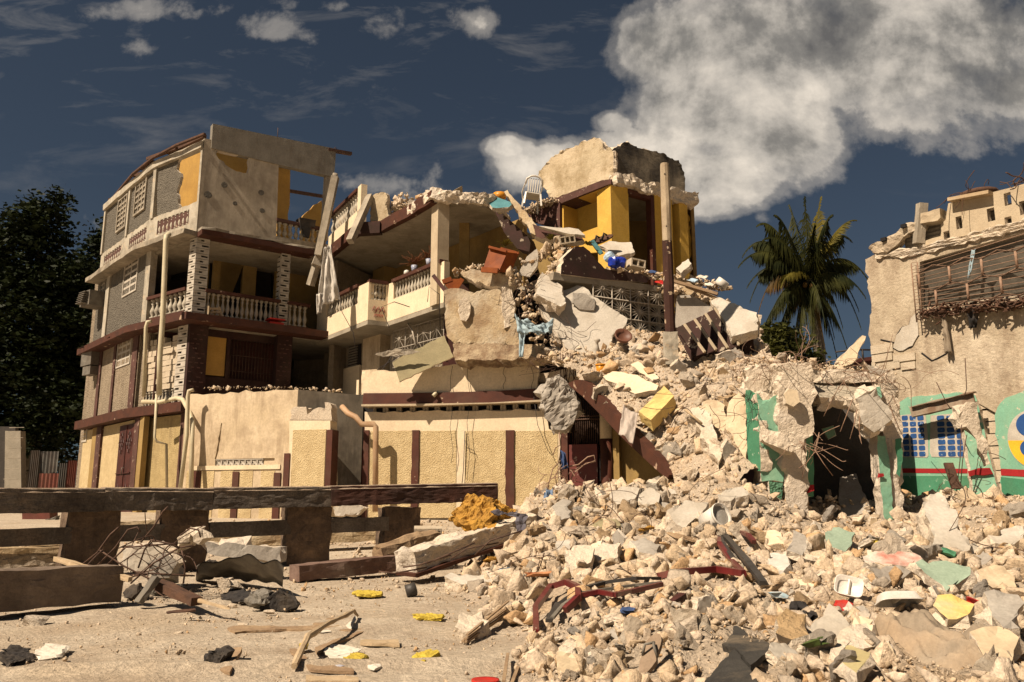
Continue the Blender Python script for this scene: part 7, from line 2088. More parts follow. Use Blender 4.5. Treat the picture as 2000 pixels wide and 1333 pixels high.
# ------------------------------------------------------------------ far left yard
t = root('yard_wall', 'bare block wall end far left behind the parapet', 'wall', at(20, 1000, 27))
w1 = PLp((-60, 27), (44, 26.5)); mb = MB(); mb.poly(w1, jagedges(w1.pts([(8, 1000), (10, 842), (40, 842), (42, 1000)]), (1,), .02, .2, 3), .2); part(mb, 'block_face', M('pale_block_courses', (.30, .26, .2), (.23, .2, .15), 3, bump=.6, voro=0), t)
mb = MB()
for j in range(8): boxr(mb, w1, [(w1.sz(11, 900)[0], 1.2 + j * .32), (w1.sz(40, 900)[0], 0), (0, 1.215 + j * .32), 0], 0, .004)
part(mb, 'joints', m_dull, t)
mb = MB(); w2 = PLp((-60, 30), (60, 30)); mb.poly(w2, w2.pts([(-60, 1000), (-60, 832), (30, 834), (30, 1000)]), .2); solo(mb, 'shed_wall', m_railc, 'grey shed wall at the far left edge', 'wall')
for k, (x0, x1, y0, Y, m_) in enumerate(((48, 66, 880, 26.6, m_corr), (68, 104, 882, 27.0, m_corr), (106, 126, 905, 26.2, m_corr), (124, 142, 900, 26.0, m_corrr), (70, 108, 925, 25.8, m_corrr))):
    w_ = PLp((x0, Y), (x1, Y)); mb = MB(); nn_ = 10; b = 0
    for lay in (0, .02):
        for i in range(nn_ + 1):
            a = w_.len * i / nn_; o_ = .03 * (i % 2) + lay; mb.v += [tuple(w_.w(a, .5, o_)), tuple(w_.w(a, w_.sz((x0 + x1) / 2, y0)[1], o_))]
    m2_ = 2 * (nn_ + 1)
    for i in range(nn_): a = 2 * i; mb.face([a, a + 2, a + 3, a + 1]); mb.face([m2_ + a, m2_ + a + 1, m2_ + a + 3, m2_ + a + 2]); mb.face([a + 1, a + 3, m2_ + a + 3, m2_ + a + 1]); mb.face([a, m2_ + a, m2_ + a + 2, a + 2])
    solo(mb, 'zinc_sheet', m_, ['grey zinc sheet next to the bare block wall', 'dark wide zinc sheet in the yard fence', 'pale narrow zinc sheet in the yard fence', 'red zinc sheet touching the corner house', 'rusty low zinc sheet in front of the dark wide one'][k], 'zinc sheet')
mb = MB(); mb.bar(at(52, 1015, 22), at(105, 1008, 22), .4, .32); solo(mb, 'red_trough', m_corrr, 'low red box seen under the parapet rail at far left', 'box')
solo(roughen((lambda m: (m.slab3([at(x, y, 21.5) for x, y in ((72, 1030), (88, 1014), (110, 1008), (106, 1022), (88, 1035))], .15, .02, .2, 3), m)[1])(MB()), .04, 3, 2, 3), 'grey_sheet', m_greymetal, 'crumpled grey sheet seen under the parapet rail at far left', 'sheet')
mb = MB(); mb.tube([at(60, 1000, 40), at(59, 900, 40)], .06, 5); mb2 = None
# distant roof right of the palm
mb = MB(); w_ = PLp((1650, 40), (1720, 40)); mb.poly(w_, w_.pts([(1655, 1000), (1655, 712), (1720, 700), (1720, 1000)]), 3.0); mb.poly(w_, w_.pts([(1645, 713), (1645, 706), (1720, 696), (1720, 703)]), 3.2, (), .3)
solo(mb, 'distant_house', m_darkwood, 'dark distant roof seen between the spike shard and the old building', 'house')
mb = MB(); mb.tube([at(1686, 706, 39), at(1684, 683, 39)], .05, 5); mb.tube([at(1632, 688, 39), at(1670, 683, 39), at(1700, 684, 39)], .05, 4); solo(mb, 'antenna', m_wire, 'thin antenna on the distant dark roof', 'antenna')
# ------------------------------------------------------------------ street parapet
def RPt(px): return 11.0 + 4.0 * (px / 965.0)


rl = root('street_parapet', 'long grimy concrete bridge parapet crossing the left foreground', 'parapet', at(400, 1100, 12.7))
segs = [(-330, 197, 956, 956, 1000), (201, 411, 954, 956, 999), (414, 641, 954, 952, 997), (643, 965, 951, 945, 0)]
for k, (x0, x1, y0, y1, _) in enumerate(segs):
    p, q = at(x0, y0, RPt(x0)), at(x1, y1, RPt(x1)); hgt = .30
    mb = MB(); o = Vector((0, 0, -hgt / 2)); j = Vector((0, random.uniform(-.02, .02), 0)); mb.bar(p + o + j, q + o + j, .30, hgt)
    t_ = MB(); oo = Vector((0, 0, .012)); dd = (q - p).normalized(); nn = Vector((dd.y, -dd.x, 0)); cs = ((.158, -.045), (.105, .014), (-.15, .016), (-.15, -.004), (.1, -.045)); t_.add([e_ + j + nn * a + Vector((0, 0, b)) for e_ in (p, q) for a, b in cs], [(0, 1, 6, 5), (1, 2, 7, 6), (2, 3, 8, 7), (3, 4, 9, 8), (4, 0, 5, 9), (4, 3, 2, 1, 0), (5, 6, 7, 8, 9)]); part(roughen(t_, .008, 6, 4, k + 13, .12), 'sunlit_edge', m_railtop, rl)  # chamfered strip; its paler colour paints in the sunlit, worn top edge
    part(roughen(mb, .014, 7, 5, k + 3, .12), 'top_rail', m_rail if k < 3 else [m_railm if 'm_railm' in globals() else M('grimy_maroon_paint', (.085, .036, .024), (.05, .025, .018), 2, peel=.6, peel_col=(.2, .14, .1), bump=.4, streak=.4, stain_col=(.03, .02, .015))], rl,
         'maroon painted end of the rail' if k == 3 else None)
for x0, x1, x2 in ((-330, 137, 0), (233, 320, 0), (408, 566, 0), (645, 757, 0)):
    y0, y1 = 1037 - (x0 + 90) * .032, 1037 - (x1 + 90) * .032
    p, q = at(x0, y0, RPt(x0) + .1), at(x1, y1, RPt(x1) + .1); mb = MB(); o = Vector((0, 0, -.11)); mb.bar(p + o, q + o, .16, .22)
    part(roughen(mb, .008, 5, 3, int(x0) + 95, .2), 'lower_rail', m_rail, rl)
for k, (x0, x1) in enumerate(((-200, -100), (135, 236), (318, 410), (563, 648), (752, 822))):
    p, q = at(x0, 1000, RPt(x0) + .03), at(x1, 1000, RPt(x1) + .03); zt_ = at((x0 + x1) / 2, 995, RPt((x0 + x1) / 2)).z + .03
    d = (q - p).normalized(); n = Vector((-d.y, d.x, 0)); mb = MB(); c = (p + q) / 2 + n * .2
    mb.box((c.x, c.y, (zt_ - .05) / 2), ((q - p).length, .42, zt_ + .05), (0, 0, math.atan2(d.y, d.x)))
    part(roughen(mb, .035, 4, 4, k + 9, .14), 'post', M('grimy_masonry_post', (.20, .135, .088), (.11, .075, .05), 3, bump=.9, bscale=10, bdist=.04, voro=.8, vscale=6, streak=.5, stain=.4, stain_col=(.03, .02, .015)), rl)
cw_ = root('cobble_wall', 'low pale cobblestone wall with a mortar cap behind the parapet at far left', 'wall', at(60, 1110, 12.4))
c1 = PLp((-330, 11.7), (136, 12.9)); mb = MB(); mb.poly(c1, c1.pts([(-330, 1144), (-330, 1086), (136, 1078), (136, 1140)]), .35); part(roughen(mb, .03, 9, 4, 3, .07), 'stone_face', m_cobble, cw_)
mb = MB(); mb.poly(c1, c1.pts([(-330, 1088), (-330, 1078), (136, 1069), (136, 1080)]), .4, (), .04); part(roughen(mb, .02, 6, 4, 4, .1), 'cap', m_conc2, cw_)
for (x0, x1, y, Y, lb) in ((235, 322, 1032, 15.5, 'pale step edge seen through the second gap of the parapet'), (405, 570, 1058, 15.0, 'long pale kerb seen under the lower rail'), (648, 760, 1048, 15.2, 'pale kerb seen under the right end of the lower rail'), (-60, 135, 1058, 15.5, 'pale kerb seen through the first gap of the parapet')):
    mb = MB(); p, q = at(x0 - 20, y, Y), at(x1 + 20, y - 6, Y + .4); mb.bar(p, q, .3, .22); solo(roughen(mb, .03, 5, 3, int(x1) + 100, .15), 'kerb', m_conc2, lb, 'kerb')
chunk('far_slab', [(650, 990), (690, 985), (712, 992), (700, 1006), (655, 1008)], 18.5, .4, SR, 'flat slab lying behind the parapet beside the red gate', 'slab', .03, 40)
chunk('far_slab', [(255, 1020), (300, 1016), (302, 1032), (258, 1036)], 17.5, .5, SR, 'low slab behind the parapet near the brown door', 'slab', .03, 41)

# loose rail piece at the far left
mb = MB(); p, q = at(-95, 1158, 7.7), at(221, 1138, 8.9); mb.bar(p, q, .36, .35); pc = roughen(mb, .02, 3.5, 5, 6, .16)
solo(pc, 'fallen_rail', m_rail2 if 'm_rail2' in globals() else M('grimy_rail_piece', (.25, .19, .14), (.15, .11, .08), 2.5, bump=.7, bscale=26, streak=.3, stain=.4, stain_col=(.05, .035, .025)), 'thick fallen rail piece lying at the lower left in front of the parapet', 'rail')
mb = MB(); mb.bar(at(574, 1120, 11.1), at(765, 1100, 12.0), .30, .20); solo(roughen(mb, .02, 3, 4, 7, .15), 'kerb_beam', M('maroon_grey_kerb', (.20, .13, .10), (.13, .07, .05), 2, c3=(.32, .26, .2), bump=.5, stain=.3), 'short maroon and grey beam lying on the ground at centre left', 'beam')
fb = root('fallen_beam', 'long fallen concrete beam with a maroon soffit tilted up onto the rubble', 'beam', at(800, 1125, 11.2))
p, q = at(792, 1098, 11.2), at(1030, 1022, 12.8); mb = MB(); mb.bar(p, q, .42, .26); part(roughen(mb, .045, 4.2, 5, 8, .10), 'core', m_raw, fb)
mb = MB(); o = Vector((0.02, -.05, -.155)); mb.bar(p + o, q + o, .44, .05); part(roughen(mb, .015, 3, 4, 9, .2), 'soffit', m_maroon, fb)
mb = MB()
for i in range(5): mb.tube([p + Vector((.3 + i * .3, -.24, -.05 + .05 * (i % 3) + .1 * i)), p + Vector((-.1 + i * .3, -.28, -.12 + .1 * i)), p + Vector((-.3 + i * .3, -.25, -.1 + .05 * i))], .012, 4)
parts(mb, 'rebar', m_rust, fb)
mb = MB(); mb.tube([at(735, 1082, 12.0), at(790, 1066, 12.4), at(850, 1052, 12.9)], .13, 8, r2=.16); solo(roughen(mb, .04, 3, 3, 4, .15), 'log', m_wood, 'weathered log lying beside the upper end of the fallen beam', 'log')
hollow_block('hollow_block', at(836, 1043, 13.1), (.2, 0, .1), (.42, .2, .2), 'hollow concrete block behind the fallen beam', n=3)

# orange foam on the beam
fo = root('orange_foam', 'crumpled orange yellow foam mattress draped over the end of the fallen beam', 'foam mattress', at(940, 1035, 12.4))
for k, (P, Y, th) in enumerate(((((884, 1012), (893, 985), (908, 963), (935, 963), (962, 972), (965, 1000), (940, 1022), (900, 1018)), [12.5, 12.5, 12.6, 12.6, 12.6, 12.3, 12.2, 12.3], .2),
                              (((955, 972), (975, 975), (1008, 998), (985, 1006), (960, 1010)), [12.7, 12.8, 12.8, 12.6, 12.4], .15), (((884, 1014), (940, 1016), (968, 1024), (960, 1036), (905, 1028)), [12.2, 12.1, 12.1, 12.0, 12.1], .1))):
    mb = MB(); mb.slab3([at(x, y, Y[i]) for i, (x, y) in enumerate(P)], th, .02, .1, k); part(roughen(mb, .07, 6, 4, k + 3, .05), 'fold', m_foam, fo)
solo(sheetmesh([at(x, y, 12.2) for x, y in ((960, 1000), (1000, 998), (1034, 1006), (1022, 1036), (1010, 1040), (1008, 1012))], .02, .05, 3), 'grey_cloth', M('grey_lilac_cloth', (.16, .15, .17), (.10, .09, .11), 3, bump=.3), 'dark grey cloth hanging off the end of the fallen beam', 'cloth')


# ------------------------------------------------------------------ heap and tangle at the left
for k, (P, Y, th, m, lb) in enumerate((
        (((236, 1072), (290, 1066), (330, 1078), (338, 1120), (300, 1130), (262, 1118), (240, 1100)), 10.2, .4, SR, 'pale cobbled slab under the tangle of bars at left'),
        (((288, 1100), (320, 1082), (346, 1100), (330, 1128), (296, 1130)), 9.9, .3, [m_greyslab, m_raw], 'grey smooth lump in the tangle at left'),
        (((398, 1058), (440, 1060), (548, 1068), (549, 1098), (470, 1092), (405, 1080)), 11.3, .3, [m_greyslab, m_raw], 'long grey beam lying behind the crumpled metal sheet'),
        (((345, 1052), (360, 1038), (375, 1040), (368, 1060), (350, 1066)), 10.2, .25, [m_raw, m_raw], 'rounded stone balanced on top of the bars at left'),
        (((376, 1048), (388, 1040), (397, 1052), (388, 1064), (378, 1060)), 10.1, .2, [m_raw, m_raw], 'smaller stone hooked on the bars at left'),
        (((425, 1135), (445, 1130), (452, 1146), (438, 1152), (424, 1148)), 9.6, .2, [m_raw, m_raw], 'rough stone in front of the crumpled metal sheet'))):
    solo(wall3(P, Y, th, .05 if m[0] is m_raw else .03, k + 50, bulge=.08), 'concrete_lump', m, lb, 'chunk')
mb = MB(); g = random.Random(8); nx_, ny_ = 26, 8
for lay in (0, .015):
    for j in range(ny_ + 1):
        for i in range(nx_ + 1):
            u, v = i / nx_, j / ny_; x = 385 + 168 * u; p = at(x, 1092 + 45 * u * (1 - v * .2), 10.6 - 1.0 * u + .8 * v)
            z = .17 * math.sin(u * 2.6) * (1 - v * .2) + .10 * mnoise.noise(Vector((u * 6, v * 3, 3))) - .28 * v + .12
            mb.v.append((p.x, p.y, G(p.x, p.y) + max(.02, z + .1) + lay))
m_ = (nx_ + 1) * (ny_ + 1)
for j in range(ny_):
    for i in range(nx_): a = j * (nx_ + 1) + i; mb.face([a, a + 1, a + nx_ + 2, a + nx_ + 1], True); mb.face([m_ + a + nx_ + 1, m_ + a + nx_ + 2, m_ + a + 1, m_ + a], True)
solo(mb, 'crumpled_sheet', m_greymetal, 'crumpled dark metal sheet bulging on the ground at left', 'metal sheet', fixn=False)
for k, (x, y, r_) in enumerate(((255, 1160, .12), (300, 1150, .12), (400, 1110, .15), (450, 1118, .09), (520, 1125, .09), (340, 1150, .08))):
    c = hitg(x, y + 14) + Vector((0, .15, r_ * .6)); mb = MB(); mb.lathe([(r_ * .4, -r_ * .8), (r_, -r_ * .3), (r_ * .9, r_ * .3), (r_ * .3, r_ * .7)], c, 10)
    solo(roughen(mb, .05, 7, 3, k + 60, .05), 'rag_heap', [m_blackcloth, m_greymetal][k % 2], ['black rag bunched beside the fallen rail piece', 'grey crumpled rag at the foot of the tangle', 'black rag under the left end of the metal sheet', 'grey crumple under the middle of the metal sheet', 'black crumple under the right end of the metal sheet', 'grey rag under the dark stick of the tangle'][k], 'rag')
mb = MB()
for P in (((158, 1105), (190, 1080), (215, 1045), (232, 1030)), ((185, 1110), (225, 1070), (250, 1035), (268, 1030), (275, 1040)), ((270, 1110), (282, 1075), (295, 1055), (330, 1062), (352, 1070)),
          ((275, 1060), (300, 1030), (318, 1000), (328, 990)), ((208, 1105), (245, 1070), (290, 1066), (345, 1062)), ((352, 1046), (372, 1032), (388, 1036), (392, 1050)), ((195, 1075), (240, 1105), (290, 1130), (350, 1145)), ((255, 1140), (300, 1100), (350, 1070), (378, 1066)), ((355, 1075), (362, 1110), (358, 1140)),
          ((120, 1098), (200, 1108), (250, 1128), (290, 1120), (380, 1125))): mb.tube([at(x, y, 9.5) for x, y in P], .010, 5)
wires(mb, at(290, 1085, 9.7), .35, 14, .010, 5, 1.0, .8)
solo(mb, 'rebar_tangle', m_rust, 'large tangle of bent bars in front of the parapet at left', 'rebar')
for k, (a, b, w_, h_, m_, lb) in enumerate((((108, 1092, 9.4), (255, 1132, 8.7), .05, .05, m_woodl, 'long pale stick running from the cobble wall into the tangle'), ((305, 1140, 8.9), (385, 1176, 8.3), .12, .08, m_woodd, 'dark thick timber leaning out of the tangle'),
                                           ((270, 1178, 8.6), (305, 1128, 8.7), .16, .05, m_greymetal, 'grey folded strip at the foot of the tangle'), ((385, 1172, 8.35), (450, 1190, 7.9), .03, .02, m_woodl, 'thin stick on the ground right of the timber'), ((325, 1198, 7.9), (382, 1192, 8.0), .09, .02, m_woodd, 'flat brown splinter on the ground below the tangle'))):
    mb = MB(); mb.bar(at(*a), at(*b), w_, h_); solo(roughen(mb, .015, 5, 3, k, .1), 'stick', m_, lb, 'stick')


def on(x, y, z=0): return hitg(x, y, z)


# ------------------------------------------------------------------ things on the open ground
def flat(name, pts, m, label, cat, th=.02, amp=.008, seed=0, lift=.03, ups=None):
    P = [on(x, y, lift + (ups[i] if ups else 0)) for i, (x, y) in enumerate(pts)]
    mb = MB(); mb.slab3(P, th, .006, .1, seed, bulge=0)
    return solo(roughen(mb, amp, 8, 4, seed, .05), name, m, label, cat)


flat('plank', [(443, 1234), (470, 1229), (560, 1231), (660, 1226), (757, 1231), (700, 1241), (640, 1238), (560, 1236), (480, 1240), (458, 1243)], m_wood, 'long splintered plank lying flat across the open ground', 'plank')
flat('plank', [(566, 1275), (575, 1271), (612, 1308), (688, 1315), (690, 1322), (606, 1320)], m_wood, 'bent flat lath below the long plank', 'plank')
flat('plank', [(598, 1330), (700, 1332), (700, 1340), (598, 1340)], m_woodl, 'thin strip of wood at the bottom edge', 'plank')
flat('plank', [(703, 1258), (778, 1259), (780, 1267), (704, 1263)], m_woodl, 'short pale batten lying alone right of the papers', 'plank')
flat('plank', [(615, 1272), (700, 1241), (712, 1240), (690, 1252), (640, 1270), (618, 1284)], m_wood, 'diagonal plank under the long branch', 'plank')
flat('plank', [(610, 1226), (650, 1212), (658, 1215), (625, 1228)], m_wood, 'short splinter lying above the long plank', 'plank')
mb = MB(); mb.tube([on(574, 1318, .05), on(600, 1285, .14), on(640, 1262, .16), on(670, 1240, .14), on(690, 1216, .1), on(698, 1215, .05)], .022, 7, r2=.014); solo(roughen(mb, .01, 6, 2, 3, .06), 'branch', m_woodl, 'long stripped branch crossing the long plank', 'branch')
flat('paper', [(632, 1280), (652, 1265), (706, 1276), (670, 1296), (645, 1294)], m_paper, 'white sheets of paper beside the branch', 'paper', .006, .012, 3, .03)
flat('paper', [(614, 1241), (632, 1237), (648, 1241), (630, 1243)], m_paper, 'small white paper just under the long plank', 'paper', .005, .008, 4)
flat('paper', [(676, 1232), (694, 1222), (696, 1226), (684, 1238)], m_paper, 'white paper leaning on the branch tip', 'paper', .005, .01, 5, .03, [0, .05, .03, 0])
flat('paper', [(642, 1300), (668, 1296), (682, 1308), (662, 1314), (645, 1308)], M('blue_red_wrapper', (.52, .5, .5), (.30, .32, .42), 14, bump=.1, bscale=30), 'printed bluish wrapper below the white sheets', 'wrapper', .005, .012, 6)
flat('paper', [(720, 1312), (740, 1306), (744, 1312), (730, 1318)], m_paper, 'white crumple at the bottom between the yellow foam pieces', 'paper', .01, .015, 7)
for k, (P, lb) in enumerate(((((689, 1164), (712, 1160), (746, 1164), (744, 1169), (700, 1170)), 'farthest yellow foam scrap on the open ground'), (((804, 1210), (830, 1208), (865, 1210), (862, 1217), (820, 1216)), 'thin yellow foam strip at the left edge of the rubble'),
                             (((800, 1303), (812, 1290), (840, 1280), (860, 1286), (845, 1296), (830, 1306)), 'biggest yellow foam lump at the bottom centre'), (((672, 1300), (690, 1285), (718, 1294), (705, 1303)), 'yellow foam lump beside the white sheets'), (((582, 1270), (595, 1267), (600, 1274), (586, 1279)), 'smallest yellow foam crumb near the branch'))):
    P = [on(x, y, .045) for x, y in P]; mb = MB(); mb.slab3(P, .03, .004, .06, k, bulge=.01); solo(roughen(mb, .013, 16, 4, k + 3, .02), 'foam_scrap', m_foamy, lb, 'foam')
mb = MB(); c = on(536, 1192, .0)
Yb = c.y; mb.slab3([at(505, 1190, Yb), at(514, 1172, Yb), at(542, 1157, Yb), at(568, 1170, Yb), at(581, 1184, Yb), at(560, 1193, Yb)], .12, .01, .08, 3); solo(roughen(mb, .02, 8, 4, 3, .04), 'boot', m_blackcloth, 'black crushed boot lying on the open ground', 'boot')
mb = MB(); mb.lathe([(.06, -.05), (.14, .02), (.11, .10), (.03, .13)], on(508, 1190, .05), 10); solo(roughen(mb, .04, 9, 3, 4, .04), 'dark_rag', m_greymetal, 'dark grey rag touching the black boot', 'rag')
mb = MB(); mb.slab3([on(430, 1168, .03), on(455, 1160, .1), (on(500, 1175, .08)), on(480, 1182, .03)], .05, .02, .08, 3); solo(roughen(mb, .02, 9, 4, 8, .04), 'dark_rag', m_blackcloth, 'small dark rag left of the black boot', 'rag')
mb = MB(); mb.lathe([(.04, -.03), (.085, .0), (.06, .05), (.02, .08)], on(422, 1305, .04), 10); solo(roughen(mb, .05, 11, 4, 5, .025), 'black_bag', m_blackcloth, 'crumpled black bag at the lower left', 'bag')
flat('board', [(430, 1316), (455, 1284), (470, 1286), (448, 1324)], m_wood, 'short board leaning under the black bag', 'board', ups=[0, .03, .04, 0])
mb = MB(); mb.slab3([on(66, 1284, .03), on(85, 1272, .06), on(128, 1272, .04), on(120, 1281, .02), on(80, 1286, .02)], .03, .01, .06, 3); solo(roughen(mb, .008, 10, 4, 3, .03), 'white_shoe_sole', m_paper, 'dirty white shoe sole on the ground at far left', 'shoe')
mb = MB(); mb.slab3([on(0, 1295, .03), on(20, 1282, .05), on(60, 1280, .05), on(50, 1292, .02), on(20, 1300, .02)], .03, .02, .05, 5); solo(roughen(mb, .015, 12, 4, 7, .025), 'dark_rag', m_blackcloth, 'black scrap at the far left edge of the ground', 'rag')
for k, (x, y, r_, lb) in enumerate(((68, 1222, .14, 'angular stone alone on the ground at left'), (475, 1225, .05, 'small grey stone below the black boot'), (350, 1240, .04, 'small dark stone in the middle of the open ground'), (525, 1200, .06, 'grey pebble beside the black boot'), (455, 1186, .06, 'pale stone left of the black boot'))):
    V, Fc = hull_proto(11, (1, .7, .45), random.Random(k + 3), 2); mb = MB(); c = on(x, y, r_ * .25); mb.add([Vector(v) * r_ + c for v in V], Fc.tolist()); solo(mb, 'stone', m_conc, lb, 'stone')
mb = MB(); c = on(865, 1166, .07); mb.lathe([(.07, -.06), (.075, .05), (.05, .06)], c + Vector((-.35, 0, 0)), 12, Euler((0, 1.3, .2)).to_matrix()); solo(mb, 'black_cup', m_blackmetal, 'short black tube on the ground at the edge of the rubble', 'tube')
mb = MB(); c = on(948, 1332, -.01); mb.lathe([(.07, 0), (.082, .012), (.082, .024), (.07, .02), (.01, .018)], c, 24); solo(mb, 'red_disc', m_redpl, 'round red lid at the bottom edge', 'lid')

# ------------------------------------------------------------------ things on the rubble
rf = root('twisted_metal', 'bent red metal frame twisted across the rubble in the foreground', 'metal frame', on(1100, 1200))


def strip(pts, w, h, m, name, label=None):
    P = [at(x, y, hitg(x, y).y * .93) for x, y, _ in pts]; mb = MB()
    for i in range(len(P) - 1):
        d = (P[i + 1] - P[i]).normalized() * .015; mb.bar(P[i] - d, P[i + 1] + d, w, h)
    return part(mb, name, m, rf, label)


def onY(x, y):
    v = hitg(x, y).y
    return v - .026 * v


strip([(1047, 1236, 6.25), (1046, 1188, 6.3), (1076, 1146, 6.45), (1106, 1137, 6.7), (1128, 1148, 6.9), (1129, 1168, 6.8), (1106, 1190, 6.6)], .045, .05, m_redmetal, 'red_strip')
strip([(1133, 1163, 7.0), (1170, 1156, 7.2), (1200, 1162, 7.4), (1230, 1156, 7.6), (1290, 1142, 7.9)], .04, .035, m_redmetal, 'red_strip')
strip([(1286, 1126, 8.3), (1322, 1118, 8.4), (1400, 1112, 8.5), (1450, 1120, 8.4)], .04, .055, m_redmetal, 'red_strip')
strip([(1452, 1120, 8.4), (1428, 1095, 8.7), (1405, 1062, 9.0), (1403, 1044, 9.2), (1425, 1028, 9.5), (1462, 1046, 9.5), (1472, 1058, 9.5)], .045, .04, m_redmetal, 'red_strip')
strip([(1072, 1212, 6.4), (1090, 1180, 6.5), (1130, 1152, 6.9), (1180, 1138, 7.3), (1240, 1130, 7.8), (1285, 1130, 8.1)], .05, .025, m_blackmetal, 'perforated_strip')
strip([(1080, 1206, 6.45), (1100, 1182, 6.6), (1135, 1158, 6.95), (1240, 1143, 7.8), (1290, 1138, 8.1)], .03, .02, m_greymetal, 'grey_strip')
strip([(1396, 1024, 9.3), (1430, 1062, 8.9), (1462, 1100, 8.5), (1490, 1138, 8.1)], .06, .035, m_blackmetal, 'perforated_strip')
strip([(1398, 1030, 9.35), (1412, 1062, 9.0), (1432, 1092, 8.7)], .05, .025, m_blackmetal, 'perforated_strip')
t = root('white_bucket', 'white bucket lying on its side behind the red frame', 'bucket', on(1395, 1040)); c = at(1394, 1014, onY(1394, 1034)); Mx = Euler((1.2, .2, .5)).to_matrix()
mb = MB(); mb.lathe([(.13, -.16), (.16, .16), (.145, .16), (.12, -.13)], c, 18, Mx); part(mb, 'body', m_whitepl, t)
mb = MB(); mb.lathe([(.168, .13), (.168, .165), (.158, .165), (.158, .13)], c, 18, Mx); part(mb, 'rim', m_whitepl, t)


def shoe(x, y, L, ang, tilt, mS, mT, label):
    t = root('flip_flop', label, 'flip flop', on(x, y)); c = at(x, y, onY(x, y + 15)) + Vector((0, 0, .03)); Mx = (Euler((0, 0, ang)).to_matrix() @ Euler(tilt).to_matrix())
    P = [c + Mx @ Vector((math.sin(a) * L * (.19 + .03 * math.cos(a)) - (.02 if math.cos(a) > 0 else 0), math.cos(a) * L * .5, 0)) for a in np.linspace(0, 6.28, 25)[:-1]]
    mb = MB(); mb.slab3(P, .022, 0, .1, bulge=0); part(mb, 'sole', mS, t)
    mb = MB(); tp = c + Mx @ Vector((0, L * .22, .02))
    for s in (-1, 1): mb.tube([tp, c + Mx @ Vector((s * L * .10, L * .08, .045)), c + Mx @ Vector((s * L * .17, -L * .05, .0))], .008, 6)
    part(mb, 'strap', mT, t)


shoe(1272, 1290, .27, -.75, (.75, 0, 0), M('worn_brown_sole', (.30, .22, .15), (.20, .14, .09), 6, bump=.2), m_greymetal, 'worn brown flip flop lying on the rubble at the bottom')
for k, (P, lb) in enumerate(((((1376, 1333), (1432, 1262), (1488, 1345), (1440, 1372), (1400, 1372)), 'larger black ridged rubber mat at the bottom edge'), (((1412, 1258), (1436, 1228), (1502, 1250), (1500, 1275), (1466, 1300), (1438, 1262)), 'upper black ridged rubber mat partly over the larger one'))):
    Pp = [at(x, y, onY(x, y) - .12) for x, y in P]; mb = MB(); mb.slab3(Pp, .03, .004, .1, k, bulge=0); solo(roughen(mb, .012, 5, 4, k, .06), 'rubber_mat', m_mat, lb, 'mat')
# sackcloth
c0_ = hitg(1835, 1262); nu, nv = 34, 44; mb = MB()
for lay in (0, .012):
    for j in range(nv + 1):
        v = j / nv
        for i in range(nu + 1):
            u = i / nu; wd = np.interp(v, [0, .3, .7, 1], [.18, .34, .28, .12]); x = c0_.x + (u - .5) * wd * 1.25 - .02 + .12 * (v - .5) + .02 * math.sin(v * 9); y = c0_.y + .62 - 1.15 * v
            zz = float(HA(x, y)) + .05 + .04 * abs(math.sin(u * 6 + v * 3)) + .03 * abs(math.sin(u * 11 - v * 6 + 2)) + .045 * mnoise.fractal(Vector((u * 4, v * 5, 1)), .8, 2, 4)
            e = max(abs(2 * u - 1), abs(2 * v - 1)); zz -= .12 * max(0, e - .7) / .3
            mb.v.append((x, y, zz - lay))
m_ = (nu + 1) * (nv + 1)
for j in range(nv):
    for i in range(nu): a = j * (nu + 1) + i; mb.face([a, a + 1, a + nu + 2, a + nu + 1], True); mb.face([m_ + a + nu + 1, m_ + a + nu + 2, m_ + a + 1, m_ + a], True)
solo(mb, 'sackcloth', m_sack, 'large dusty brown sack spread over the rubble at lower right', 'sack', fixn=False)


def tray(x, y, w, d, rot, label, m=m_whitepl):
    t = root('foam_tray', label, 'tray', on(x, y)); c = at(x, y, onY(x, y + 10)) + Vector((0, -.03, .03)); Mx = Euler(rot).to_matrix(); mb = MB(); n = 5
    prof = [(1.0, .05), (.94, .05), (.80, 0), (0.0, 0)]; k = 24; b = 0
    for lay in (0, -.008):
        for r_, z in prof:
            for i in range(k):
                a = 2 * math.pi * i / k; cx, sx = math.cos(a), math.sin(a); e = .45
                mb.v.append(tuple(c + Mx @ Vector((w / 2 * r_ * math.copysign(abs(cx) ** e, cx), d / 2 * r_ * math.copysign(abs(sx) ** e, sx), z + lay))))
    for lay in (0, 1):
        o = lay * 4 * k
        for r_ in range(3):
            for i in range(k): i2 = (i + 1) % k; q = [o + r_ * k + i, o + r_ * k + i2, o + (r_ + 1) * k + i2, o + (r_ + 1) * k + i]; mb.face(q if lay == 0 else q[::-1], True)
    for i in range(k): i2 = (i + 1) % k; mb.face([i2, i, 4 * k + i, 4 * k + i2])
    part(mb, 'tray', m, t, fixn=False)
    mb = MB(); mb.bar(c + Mx @ Vector((0, -d * .38, .02)), c + Mx @ Vector((0, d * .38, .02)), .012, .03); part(mb, 'divider', m, t)


